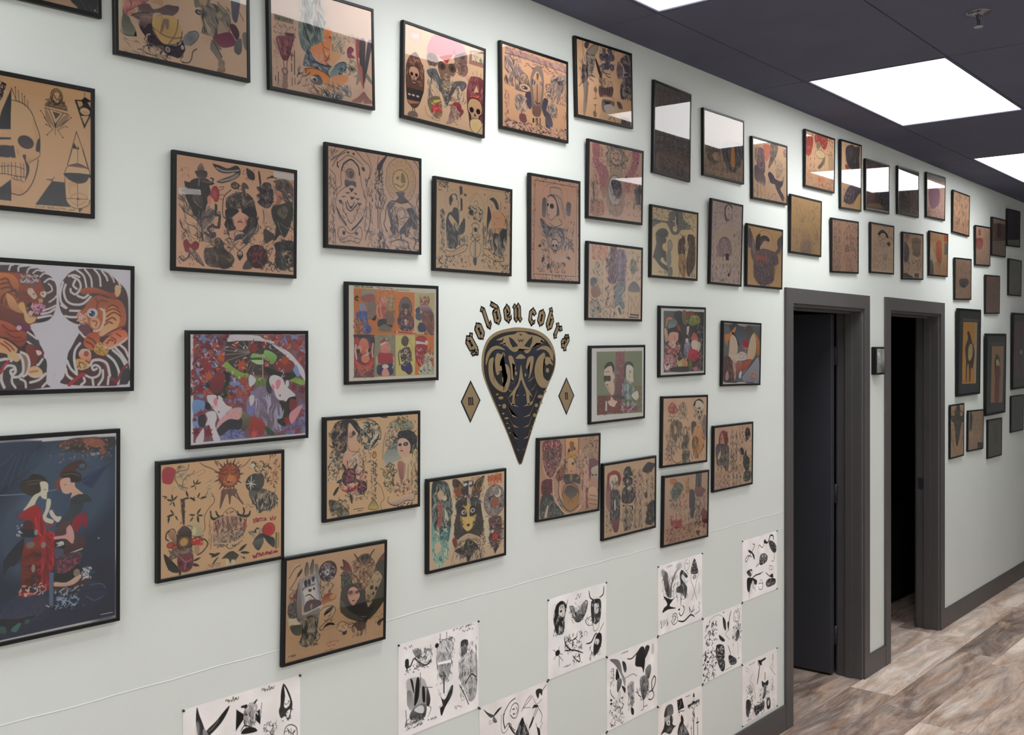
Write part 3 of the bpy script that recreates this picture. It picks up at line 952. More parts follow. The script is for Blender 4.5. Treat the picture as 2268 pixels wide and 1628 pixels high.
EMB_SCALES = [(49,71,7,3),(67,59,13,5),(61,35,7,2),(84,31,10,8),(79,7,6,3),(96,-9,10,3),(99,-26,5,2),(108,-42,5,3),(114,-59,3,3),(301,72,8,3),(274,56,14,6),(278,35,8,4),(253,27,9,6),(262,8,6,3),(243,-6,9,6),(243,-27,5,2),(232,-44,6,2),(223,-59,4,2),(61,171,4,6),(314,145,9,8),(79,118,6,9),(144,138,6,7),(194,132,4,6)]
EMB_OVER = [[(107,259),(126,252),(155,229),(127,224),(114,239)],[(232,262),(213,252),(186,229),(215,223),(228,241)],[(153,254),(159,251),(163,246),(169,252),(175,246),(179,251),(185,255),(177,241),(169,247),(161,241)],[(144,206),(162,216),(181,213),(194,203),(181,207),(162,209)],[(159,268),(178,268),(169,263)]]
EMB_DIAMONDS = [[(-79,120),(-32,55),(-80,-15),(-125,54)],[(424,119),(471,53),(424,-15),(377,54)]]
EMB_TEXT = [('g',-78,236),('o',-36,276),('l',1,312),('d',48,328),('e',102,335),('n',153,339),('c',232,328),('o',282,326),('b',330,312),('r',374,279),('a',417,246)]
# ------------------------------------------------------------------ the artworks: paper colour and drawing, in millimetres
ART = {}
ART['F10'] = ('dbb78d', '''
p 2a2a2d 176,25 175,111 140,116
p 2a2a2d 176,214 176,260 143,260 143,243
p dcb98e 147,62 164,19 169,21 151,96
p 322 143,14 157,15 166,19 157,50 143,70
n cba 143 14 163 51 30 1.5 10
p 2a2a2d 226,262 262,208 290,208 292,245 303,260
l 1.2 222 250,206 262,205 267,199
s 1.5 222 254,206 262,207 264,202
f e0c297>d0a87e 176,50 192,51 207,57 219,71 227,92 234,111 236,126 236,147 235,157 223,168 215,179 209,222 201,242 192,246 176,244
v b0906c 227 112 5 32 0.5 3
l 1.6 221 176,50 192,51 207,57 219,71 227,92 234,111 236,130 235,151
f c39c72 221,77 227,100 232,123 235,147 227,150 230,131 225,112 220,97
f 3a3433 227,148 230,127 236,122 236,147
f d8b78b>b68f68 235,149 233,163 219,171 209,174 203,163 213,164 223,158
l 1.3 322 235,149 235,159 221,170 213,176
E 3a3336 205.8 133.3 16.1 12.7 15
v 5a4a44 206 133 18 15 0.35 2
p 322f32 176,144 181,144 185,169 176,170
f 3a3134 199,162 206,160 206,171 213,182 212,200 206,218 203,221 207,194 204,175
f cfa77f>a98563 186,146 192,151 191,163 187,157
f d6b288>c09a72 221,173 232,166 230,183 219,219 203,241 192,246 201,223 210,204 217,185
l 1.8 211 232,166 230,183 222,212 211,232 201,242 192,246 177,244
l 1.4 433 143,193 159,190 176,187 192,188 203,191
l 1.6 433 143,208 159,205 176,206 190,207 204,207
u .9 322 157,183 157,207
u .9 322 162,181 162,206
u .9 322 169,182 169,206
u 1.2 322 176,179 176,207
u .9 322 184,179 185,207
u .9 322 195,178 196,208
u .9 322 201,179 202,207
l 1.2 433 176,210 180,214 184,215 188,215 194,215 201,218
u 1 322 182,207 182,214
u 1 322 187,207 188,215
u 1 322 195,208 196,215
v b08a66 188 236 12 8 0.5 2
p c8a67c 143,123 175,118 175,127 143,131
p 2e2a2d 143,132 175,128 175,132 143,137
p d8b58a 143,138 175,134 175,144 143,149
f 332d33 143,156 155,148 176,147 176,168 155,171 143,171
l 1 322 143,154 155,147 175,146
u 1.4 433 176,25 186,49
u .9 322 184,22 185,48
u .9 322 190,27 192,52
u .9 322 198,33 199,55
u .9 322 203,37 204,58
u .9 322 210,45 210,59
e 322 184.2 21.7 1.2 1.2
e 322 198.0 33.4 1.0 1.0
e 322 203.5 37.5 1.2 1.2
p 8a6d54 246,48 254,35 260,24 272,9 283,22 286,33 296,48 296,52
E a98a6c 272.1 25.5 13.1 16.3
E caa680 272.5 27.5 9.5 13.2
l 1.5 322 266,23 274,33 280,20
l 1.3 322 263,31 272,42 282,28
n 322 247 32 296 54 34 1.3 8
p d8b68c 247,49 296,52 294,58 246,54
u 1.6 322 247,49 296,52
u 1.6 322 246,54 296,59
f 9a7c62 248,54 262,78 267,93 258,87 248,72
f 9a7c62 296,59 279,75 269,93 283,87 300,64
p d8b890 255,55 287,59 269,86
p 5a4c44 263,59 281,61 270,75
u 1.5 322 255,55 269,86
u 1.5 322 287,59 269,86
f 3a3030 265,77 269,95 272,84 275,76 269,85
u .8 322 238,62 258,91
u .8 322 244,73 260,94
u .8 322 249,88 263,96
u .8 322 251,111 265,96
u .8 322 304,66 283,83
u .8 322 299,71 281,89
u .8 322 293,86 275,96
u .8 322 286,112 274,96
u .7 322 269,95 269,109
e 322 237.6 61.9 1.6 1.2
e 322 246.3 75.5 1.4 1.2
e 322 249.4 89.7 1.5 1.2
e 322 251.2 111.0 1.5 1.2
e 322 304.0 66.0 1.7 1.2
e 322 295.5 87.9 1.5 1.2
e 322 286.1 111.8 1.7 1.2
p 2c282a 312,25 328,23 335,15 351,22 351,51 334,85
p caa781 317,27 328,26 332,33 323,41
p caa781 341,26 350,23 349,37
p 3a3235 326,39 336,26 345,35
e d8b890 335.8 46.8 11.4 7.9
v a58564 336 49 9 4 0.6 2
p caa781 326,58 345,55 335,76
p 3a3032 331,75 339,74 335,85
u 1 322 335,6 335,16
p c9a67e 316,94 306,131 319,133 329,131
p 302b2c 306,131 311,119 317,129 317,133
p 302b2c 317,133 320,125 323,132
u 1.4 322 316,94 296,169
u 1.4 322 316,94 332,133
p ddbd92 307,133 331,133 342,169 296,170
u 1.2 322 307,133 296,170
u 2.5 322 331,133 344,173
u 1.2 322 319,133 319,166
f 7a5a48 296,173 308,166 321,164 336,168 343,172 321,172
f dfc096 290,186 296,173 321,172 344,173 347,184 321,185
f 2c2a2e 291,187 347,184 344,196 332,205 317,207 302,202 293,196
l 1.4 322 290,186 296,173 308,167 323,164 344,173 347,184
f d6b68b 290,194 296,204 308,205 321,207 338,202 347,191 349,239 345,250 325,261 308,260 296,251 292,237
l 1.3 322 290,194 292,237 296,251 308,260 325,261 343,252 348,239
u 1 322 319,207 319,259
u 1 322 293,242 347,239
f c09b74 299,206 317,207 317,214 305,217 304,229 299,230
l 2 a58260 300,244 308,233 320,228 334,230 345,240
l 2 a58260 304,248 315,253 320,255 336,245
e 322 320.0 240.6 2.6 2.5
p d8c9a8 345,205 357,205 357,238 343,240
p c4a981 225,263 321,262 321,270 225,269
h .7 654 227 266 317 6
p 322 321,262 331,261 323,270
''')
ART['F44'] = ('d4d2d8', '''
f 3c2a2c>5a2a26 8,22 42,11 70,8 95,7 131,10 153,19 168,31 176,46 177,64 176,89 169,111 154,123 131,128 113,131 95,135 60,135 8,118
f 9a4a28>6a3024 8,31 59,23 102,24 135,28 144,42 153,64 142,82 135,105 135,119 119,132 95,129 8,129
f c27838>8a4a2a 8,34 66,25 89,32 97,51 91,68 100,84 104,102 77,99 60,92 8,87
l 4 6a3020 60,39 70,36 77,43
l 4 6a3020 60,48 74,45 82,54
l 4 5a2a20 60,58 75,54 88,61 93,70
l 4 5a2a20 61,89 63,74 74,65 90,59
l 4 7a3a24 70,92 72,78 81,68
f c89a68>b08058 70,67 86,75 95,91 106,105 95,106 77,95
l 3 6a3424 86,72 100,62 117,65
l 3 6a3424 89,77 102,67 118,70
l 3 6a3424 93,84 106,75 118,78
f d8b878 95,91 106,84 113,105 120,116 131,114 131,123 119,129 110,123 106,107
f 7a5a58~4a3032 100,30 113,26 137,28 138,42 127,50 113,47 102,46
n cbb 102 28 138 43 40 1.6 12
f c8b4a8 115,56 124,54 131,64 135,72 128,77 120,70 115,65
f d8d0c0 142,62 152,59 155,65 150,73 143,69
e 211 146.9 64.7 1.9 1.8
e 211 127.6 66.4 1.8 1.5
f b8926a 137,77 144,75 148,80 141,85
f 3a1a1e 113,91 122,83 126,94 131,105 128,116 120,109 117,101
e e0c8b8 121.3 106.8 4.6 5.5
n dbb 113 87 135 119 26 1.5 9
n c9b 128 86 150 104 40 1.4 12
l 4 c8c0c4 113,22 118,12 131,10
l 4 d8d4d8 95,19 97,10 113,7
l 4 d8d4d8 76,18 79,9 84,7
l 3.5 d4d0d4 126,22 135,15 146,17
l 3.5 d4d0d4 141,29 150,21 161,23
l 4 d4d0d4 150,40 161,32 172,35
l 3.5 c8c0c4 157,63 167,57 165,48 159,43
l 3.5 d4d0d4 161,82 172,74 177,68
l 4 d4d0d4 148,100 161,96 175,89
l 4.5 d4d0d4 144,108 161,104 173,96
l 5 d4d0d4 137,116 152,113 165,111
f 1c1a1c 131,122 143,118 165,113 159,121 141,126
f 3a1e20 8,118 42,128 77,135 106,133 124,143 137,167 148,185 150,202 156,217 155,254 154,265 9,260
f b85a38>8a3a28 8,122 60,123 86,133 95,140 113,149 112,167 99,178 78,162 60,157 9,157
l 4 7a2c20 63,133 77,144 95,145
l 4 7a2c20 70,147 86,158 101,158
l 4 7a2c20 78,164 95,167 108,163
f 6a2a44 93,126 117,129 121,143 102,145 92,138
e c8a8b0 97.0 138.1 5.4 5.1
l 5 4a4448 115,147 135,163 139,178
f 3c3a3c 119,149 133,160 139,180 128,178 115,167 113,156
l 4 d8d4d4 115,147 135,161
l 4 d8d4d4 115,167 126,175
f 7a3028 112,176 128,174 137,198 132,214 121,218 114,198
f e0d8d4 133,185 143,187 145,193 137,196
l 4 7a2230 132,178 146,187 148,194 137,202
f c48a5a>d8b88a 9,157 60,160 86,174 94,185 81,196 60,190 9,189
l 3.5 8a4028 60,171 71,178 79,187
l 3.5 8a4028 67,167 79,176 87,185
f d8bc90 74,192 95,191 101,200 94,209 79,207
f 3a3436 9,192 71,203 92,210 106,221 110,243 103,258 9,259
f 8a7466 99,192 112,194 117,211 115,231 105,243 103,218
l 5 d8d4d2 101,189 114,196 119,214 114,234 106,240
l 5 d8d4d2 98,194 105,207 106,229 99,238
l 5.5 d8d4d2 65,224 74,217 87,219 90,230 83,236 80,228 85,225
l 5.5 d8d4d2 80,232 87,241 101,239 105,232
l 6 d8d4d2 62,228 61,246 67,262
l 5 d8d4d2 83,241 83,252 90,263
l 5 d8d4d2 100,245 110,251 112,263
l 6 d8d4d2 60,205 71,203 81,207
l 5 b22a3c 60,232 67,217 76,207
f 2c2a2e 139,202 154,204 156,226 145,233 136,218
f d8b48c>e8d8b8 117,225 132,218 145,227 147,239 132,244 117,238
l 4 b86a3c 121,231 136,229
l 5 d8d4d2 147,204 139,215 136,216
l 5.5 d8d4d2 121,253 139,248 154,235
l 5 d8d4d2 147,263 156,254
e c8c4c8 176.7 242.9 6.4 9.3
l 1 a9a5a8 171,252 173,239 182,236
l 1 a9a5a8 175,235 180,245 177,252
f 3a2a2c>4a2426 187,40 199,24 210,14 230,7 257,5 282,8 302,17 319,31 334,44 342,62 344,91 344,170 344,209 339,262 196,259 195,241 200,217 203,193 215,170 226,147 238,132 219,128 199,116 186,99 182,74 184,55
f d4d2d8 176,126 222,128 236,134 226,151 217,166 207,185 200,208 196,234 177,245
l 4.5 d8d4d4 222,10 238,22 244,47
l 4.5 d8d4d4 240,7 254,25 257,49
l 4.5 d8d4d4 262,6 274,20 277,42
l 4.5 d8d4d4 280,9 290,21 293,29
l 4 c8b4ac 296,11 306,24 309,32
l 4 c8b4ac 319,29 325,43
l 5 d8d4d4 212,25 226,32 231,45 226,57 218,63 209,58 208,52
l 5 d8d4d4 197,43 193,58 199,77 214,85 236,83 254,67
l 5 d8d4d4 191,38 185,62 187,81 199,93
l 5 d8d4d4 218,33 214,44 222,51
l 4.5 d8d4d4 204,24 216,21 228,25
l 5 d8d4d4 207,99 230,99
l 5 d8d4d4 196,111 207,113 222,113
l 4 d8d4d4 187,88 197,94
l 5 d8d4d4 224,66 238,70 248,63
f b8663a>8a3a24 232,51 258,46 282,51 302,57 313,53 309,44 321,39 326,49 321,64 305,69 286,62 262,59 234,62
f e8c898 313,39 323,41 325,53 317,65 311,57
f 9a5030>b87048 238,94 250,75 270,63 296,69 323,72 336,91 338,121 324,140 299,151 272,155 262,143 246,128 226,121 224,104
f c88850>e0c090 282,97 303,85 319,96 323,119 313,137 291,151 274,151 284,128
l 3.5 7a3420 290,93 305,84 319,90
l 3.5 7a3420 288,100 307,92 323,99
l 3.5 7a3420 292,110 309,100 326,109
l 3.5 7a3420 290,120 305,112 313,117
l 3.5 7a3420 286,129 297,122 305,125
l 3 7a3020 268,86 278,74 292,77
l 3 7a3020 266,70 270,82 268,93
e c8ccd8 257.9 103.2 12.4 10.7
e 2a2c3c 257.0 104.1 7.2 6.9
e e8ecf4 252.9 101.4 2.4 2.3
e 556 261.0 106.0 2.8 2.7
f d8a070>e8c8a0 254,117 268,112 276,124 268,137 256,132
l 3 8a4a2a 258,120 268,122 266,132
l 5 e0d0c0 278,93 286,100 284,124 276,139 262,143
e c8a0a0 232.2 111.4 6.9 6.1
n dcb 225 102 250 138 40 1.6 12
f 6a3848 226,132 248,128 254,140 246,151 232,146
l 5 e0dcdc 230,146 242,157 254,149
l 4 7a2a3c 284,155 307,141 338,129
f c86a44>e0a880 282,170 295,156 319,142 336,140 343,158 324,172 299,181 285,178
l 3.5 8a3824 293,170 299,162 307,164
l 3.5 8a3824 303,156 313,162 311,170
l 3.5 8a3824 315,148 326,154
l 4.5 e8dccc 287,178 301,181 328,168 341,158
f a85030>c07048 248,149 268,145 276,160 268,178 258,185 248,182 238,170
l 3.5 6a2c20 248,157 260,162 266,170
l 3.5 6a2c20 244,166 256,172 262,180
f e8dcd4>c87850 227,191 236,182 252,185 256,199 252,210 239,208 229,200
e 9a5030 244.4 192.9 6.0 6.5
f c8b068>b88a48 264,178 276,166 287,180 297,185 289,197 272,195 262,187
n 642 264 170 295 197 22 1.4 8
f c8a058>e0c898 217,208 231,204 250,214 251,223 233,229 221,225
n 632 219 208 248 229 24 1.6 8
f 2e2c30 205,187 217,178 217,208 223,236 207,225 201,208
l 5.5 d8d6d6 230,170 219,185 217,208 223,234
l 5.5 d8d6d6 201,208 209,225 223,238
l 5.5 d8d6d6 198,225 202,240 217,251
f 2e2c34 295,197 307,185 343,209 343,262 307,248 299,218
l 6 d8d6d6 295,197 311,211 322,236 320,261
l 6 d8d6d6 307,185 326,201 339,223
l 5.5 d8d6d6 322,172 336,183 344,199
l 5.5 d8d6d6 313,180 328,195 343,217
l 8 7a2a3a 256,212 277,205 291,220 299,244 316,256
l 6 7a2a3a 320,252 330,230 343,217
l 6 d8d6d6 254,218 260,208 277,207 293,216 300,242
l 5 d8d6d6 269,226 261,229 258,222 267,218 277,226 273,241 257,246 241,239
l 5.5 d8d6d6 283,230 283,247 273,262
l 5.5 d8d6d6 239,246 241,254 233,261
l 5.5 d8d6d6 259,248 261,262
l 5.5 d8d6d6 297,245 295,261
l 8 a02a3c 206,260 217,251 231,240 239,238
e a02a3c 235.7 239.4 5.5 3.8
''')
ART['F45'] = ('dcdce0', '''
p 22384e>1a2440 12,11 273,10 273,414 13,416
v 4a647c 167 117 103 99 0.55 37
v 5a7288 66 208 58 87 0.45 35
v 101830 250 357 43 80 0.6 27
v 141c30 49 18 57 17 0.6 11
p 1e3450 12,7 107,8 54,70 12,121
p 16263e 12,109 116,47 54,85 12,132
u 2 2c4a68 15,58 46,32
u 2 2c4a68 23,93 52,36
u 2 2c4a68 37,100 60,33
u 2 2c4a68 57,79 72,34
u 2 2c4a68 72,69 92,30
l 2 7088a0 12,115 63,118 92,118 143,116
p 22365a 195,99 263,65 217,122 198,110
u 1.5 3a5070 198,105 259,66
v 302420 211 24 70 15 0.8 10
f 6a443a~3a2a28 143,19 167,9 198,8 237,11 250,33 217,31 186,25 155,29
f 8a5440 198,11 230,12 250,27 230,32 205,24
M 8a4a34 243 42 12.7
e 7a6868 160.9 28.1 5.5 3.6
e 8890a0 220.5 46.3 6.4 3.7
e 8890a0 231.8 45.7 4.5 3.4
n a76 143 11 263 57 50 1.8 8
f 1c1814>3a2c20 59,100 63,90 75,87 86,78 107,83 119,97 117,103 104,104 101,119 89,126 75,120 63,112
l 3 5a4430 75,93 95,92 113,97
l 2 6a5a44 77,99 98,98
f 241c18 88,120 98,118 91,129
f e0dcc8 102,97 117,98 120,112 117,124 116,134 107,131 102,125 95,133 88,145 67,153 75,142 89,123 104,116
u 1.2 322 110,113 116,113
s 1.6 a33 116,121 119,122
f 3a2420>5a342c 143,92 149,76 161,65 180,58 195,58 206,68 203,78 192,79 186,74 180,79 192,88 193,103 177,104 167,94 149,91
e 4a6478 195.2 70.0 6.9 5.1
f 241a16 149,91 155,80 180,81 192,89 192,103 173,104 167,93
l 2 6a5848 152,86 173,85 189,92
f 7a3c34 137,99 149,88 146,106 143,120 135,111
f dcb8a4 146,97 166,93 169,104 178,105 180,115 198,132 186,131 170,138 172,126 161,128 150,121
u 1.2 322 155,108 160,107
f 2e383e>222a30 169,150 173,136 192,132 208,135 217,151 199,151 195,165 180,182 161,188 137,197 143,186 155,175 167,165
f 32404a 149,178 167,162 173,151 195,159 180,182 158,191 140,200
f a01c22>701418 55,164 69,153 89,144 102,151 107,169 116,203 134,211 137,227 135,265 131,285 122,295 121,331 104,325 92,308 86,269 89,229 86,181 63,170
l 3 6a1014 104,172 107,208 122,221
l 3 c83038 92,170 98,200 107,213
l 3 6a1014 116,232 119,259 113,288
l 3 b82830 107,243 110,273 104,295
n b23 89 155 131 317 40 3 30 80
f e4e0d0 117,135 125,136 125,148 120,162 116,173 131,181 128,188 113,182 108,170 114,156
f e4dccc 122,162 128,159 137,173 149,176 141,187 128,175
f 1a1a26>2a2230 63,190 89,196 98,206 89,212 63,207 59,198
f 4a2024 69,176 86,178 88,195 67,191
e 889098 93.7 202.2 4.1 6.4
n ccd 55 184 63 207 14 2 8
f 8a2c1c>6a2018 63,236 72,223 92,220 107,243 101,260 89,269 84,292 81,320 63,320 63,265
n 411 63 239 101 321 40 2.2 40 0
e 7a6a62 82.0 227.4 9.4 7.0
e 887f78 109.9 231.5 5.4 6.5
e 98887c 87.9 277.9 4.1 8.8
f 141828>1a2030 29,248 63,213 69,217 63,248 49,266 38,267 26,284 25,273
f a02428 55,327 72,325 104,336 110,352 92,349 72,336
n dcb 60 313 116 339 34 2.4 12
f 8a1c20 52,333 66,332 68,356 53,356
e dcc8bc 101.2 347.6 10.2 6.5
f 4a2030 170,192 177,180 192,176 206,182 205,215 195,196 183,206 174,199
f 8a1c30 172,190 186,176 206,177 205,209 195,196 186,213 177,208
f 5a3a3c>3a2a30 137,212 146,192 167,189 177,217 200,224 196,250 155,259 137,238
f d8a8a0 134,217 158,216 160,203 169,197 177,217 174,238 158,225 135,223
f 5a2a30>3a2028 152,244 199,236 196,253 155,259
l 2.5 ddd 155,261 196,252
f 181c24 135,226 152,226 158,245 137,241
n ddd 135 228 152 242 14 2 12 0
f 4a4c64 135,244 152,247 152,262 137,265
f 6a4858~3a2030 137,271 155,259 192,259 189,286 168,300 137,295
n a45 137 269 186 305 24 3 9
f 16161c 136,298 161,299 186,285 192,301 180,317 137,316
f dcc0a8>b89888 134,315 161,320 189,307 193,315 174,328 137,326
f 4a2c28>2a1a1a 133,325 168,330 199,317 211,323 205,337 174,348 134,337
e 8a7a6c 183.1 302.7 7.6 8.5
n ddd 196 294 215 319 40 2 10
n 9ab 137 331 205 379 60 2.4 14
f 22304a>1a2440 186,346 212,326 231,332 250,345 257,365 231,381 212,390 196,371
l 3 101830 199,348 231,347 257,355
l 3 3a5070 205,358 224,371 244,365
l 3 3a5070 215,335 240,337 250,348
f 2a3a54 211,307 231,305 215,314
p 5a6880 122,292 132,294 131,368 122,363
f 2a3048>3a4058 21,358 49,329 66,335 116,339 119,360 90,386 55,385 21,384
n 235 21 336 119 391 60 4 22
f 101828 21,372 49,378 95,379 63,390 38,402 21,392
f 3a6a64 41,399 55,388 63,390 52,405
f 2c544c 15,388 29,389 32,403 18,400
e 2c544c 75.0 387.8 5.3 5.2
l 2 ddd 116,362 122,366
u 1.6 ccd 239,406 267,406
e ddd 233.8 234.4 1.6 1.5
e 99a 124.5 42.5 1.2 1.2
e 99a 269.2 9.9 1.7 1.6
''')
ART['F46'] = ('d0ccd0', '''
p 7a4a50~6a5468 11,3 351,4 349,265 10,264
n 6a2830|9a4038|b05038|5a2430|7a86b0 8 3 105 90 150 7 30
n 7a86b0|8a3038|b85838|4a2838 8 90 96 153 110 7 30
n 8a3038|b05a38|7a86b0|a04048 241 3 352 84 90 7 30
f 3a3032>4a3c3c 105,23 136,20 182,20 229,26 277,46 309,70 314,97 314,113 277,124 228,110 181,105 165,108 122,88 100,65
u 2.2 8a7a72 172,49 105,32
u 2.2 8a7a72 172,49 101,42
u 2.2 8a7a72 172,49 100,53
u 2.2 8a7a72 172,50 105,68
u 2.2 8a7a72 172,49 132,23
u 2.2 8a7a72 172,49 154,21
u 2.2 8a7a72 172,49 170,21
u 2 7a6a60 186,68 163,100
u 2 7a6a60 191,72 175,105
u 2 7a6a60 177,66 145,92
u 2 6a5a44 229,36 248,30
u 2 6a5a44 241,44 265,36
u 2 6a5a44 253,50 282,46
u 2.4 281e1a 203,20 205,35
f dcd8da>c8c4c8 107,21 111,10 123,4 196,6 214,14 248,22 243,27 224,22 182,19 136,19
f dcd8da 241,28 265,36 297,50 324,75 344,97 349,126 336,113 311,85 284,58 253,38
f 90b870>709850 175,62 182,51 198,53 214,53 219,43 238,47 257,60 248,77 236,79 217,65 196,62
f a8cc90 177,68 214,69 207,80 189,76
f 90a850>7a9840 94,81 105,70 122,84 149,98 170,104 158,116 136,109 118,99 105,89
f 90a850>6a8838 136,103 170,102 158,116 140,117
f 1c2422 96,93 113,99 118,110 104,118 96,106
n 232 69 117 118 161 40 8 30
f 6a8a3a>5a7a2c 184,111 224,118 216,141 191,132
u 2 3a5020 200,117 201,138
u 2 3a5020 212,117 212,141
u 2.4 cab080 212,80 213,115
f 7a9a40>8ab050 296,124 316,117 347,126 341,138 314,129
f 7a94b8 306,92 319,83 331,109 321,113
f 1c1c1e 219,86 265,99 314,107 311,117 284,122 231,106
M b05230 149 81 21.0 20
M 8a2c30 184 37 21.3
M 8a3034 217 32 13.0 20
M 7a2428 224 79 15.2
M 8a3028 131 31 12.5 10
M b05a34 87 61 14.3
M b8602c 224 10 13.0
f 8a3028>7a3838 250,77 267,68 299,70 314,83 301,100 272,103 252,93
M a84a28 282 72 17.8 10
M 8a2c38 48 86 22.0
M 8a3434 37 67 17.9 12
M b05a3c 54 105 16.0
M 6a2230 85 106 16.3
f 8a3038>6a2430 74,98 96,98 100,117 87,145 65,146 52,127
M 2a2024 50 127 12.0 10
M 7a2830 29 134 17.8
f 7a88b0 113,122 136,119 145,129 122,135
M b85c38 165 143 19.0
M a04c38 154 119 16.8 15
M b05438 140 149 14.6
M 7a3040 122 160 14.5
n a05038|7a3040|7a80b0 109 134 186 177 60 6 22
f 8a88a8~7a6878 163,174 191,140 228,138 252,162 267,195 276,243 228,251 223,259 200,238 190,214 172,207
n a8a4b8|6a6070|8a7a90 188 141 267 249 110 6 70 80
f dce0e0 170,110 177,105 191,117 186,128 174,135 170,128
f dcd8d8 172,160 184,157 186,171 177,184 172,174
f 7a7ab0 163,185 177,186 191,183 177,205 165,201
n 7a84b0|6a7098|8a3038|5a6088 272 185 349 261 130 6 34
n 6a78b0|4a5480|7a80a8 82 229 158 261 80 6 32
f 2c3434>3a3a40 224,122 233,110 240,154 224,147
f e0dcdc>d4ccd0 232,120 238,110 252,108 274,117 282,134 291,142 311,157 315,165 294,170 286,192 274,207 281,176 267,174 255,166 247,148 236,134
f c88090 252,127 262,119 269,127 262,143 255,143
f c08890 240,130 250,138 247,146 240,138
e 221818 266.3 161.3 2.4 2.4
f d8d4d4 286,124 294,124 294,138 284,140
f 281c18 264,175 284,178 296,168 319,169 301,201 284,241 262,234 259,222 276,207
f 7a2c30 301,172 321,181 311,209 296,196
M 8a2c30 289 228 15.6
M 6a2038 339 150 16.0
M 7a2430 311 141 13.5
f 8aa0a8 259,220 276,201 279,195 274,219
f c89098 296,212 331,190 336,198 306,237
M a03a38 186 223 17.1
f a04038>8a3034 174,217 195,214 219,231 214,258 176,259 170,236
M b85050 186 256 15.0
f 2c4a34 221,237 252,261 226,259
f 7a7a5a>4a4438 145,196 172,207 167,236 149,246 144,222
f 242830>2c2c3a 76,237 91,219 122,211 149,215 144,240 113,239 86,253
f dcd8d8>d0c8cc 48,153 58,151 74,152 76,162 89,162 104,178 120,185 104,197 91,210 84,213 76,197 65,184 52,168
f e4e0e0 82,153 93,161 89,166 80,160
f c88090 66,169 71,158 78,166 74,180
f c08890 58,174 67,180 65,184
e 221818 81.8 193.4 2.0 1.9
f 1c1c22 43,168 56,172 58,187 43,182
f d0a8a8~b89094 73,237 82,215 104,199 122,187 149,188 142,215 113,213 91,223
f dcd8d8>ccc4cc 45,194 69,191 76,207 71,227 86,264 67,264 56,226 43,225 50,209
f 7098c0>6a88b0 10,162 41,166 39,186 22,192 10,193
f 7898c0 9,203 26,204 26,226 11,227
M 8a2430 31 195 11.9
f 2c2430 24,202 43,199 43,225 26,224
M 7a1c2c 50 242 17.1 10
M 6a1824 18 238 13.8
f dcd0d8 16,262 26,244 39,231 37,264
M 7a1c30 14 208 7.9
n c8d0e0|e0b8c0|e8e0e0 8 3 352 120 60 3 12
p d8d6da 10,264 349,265 349,272 10,271
''')
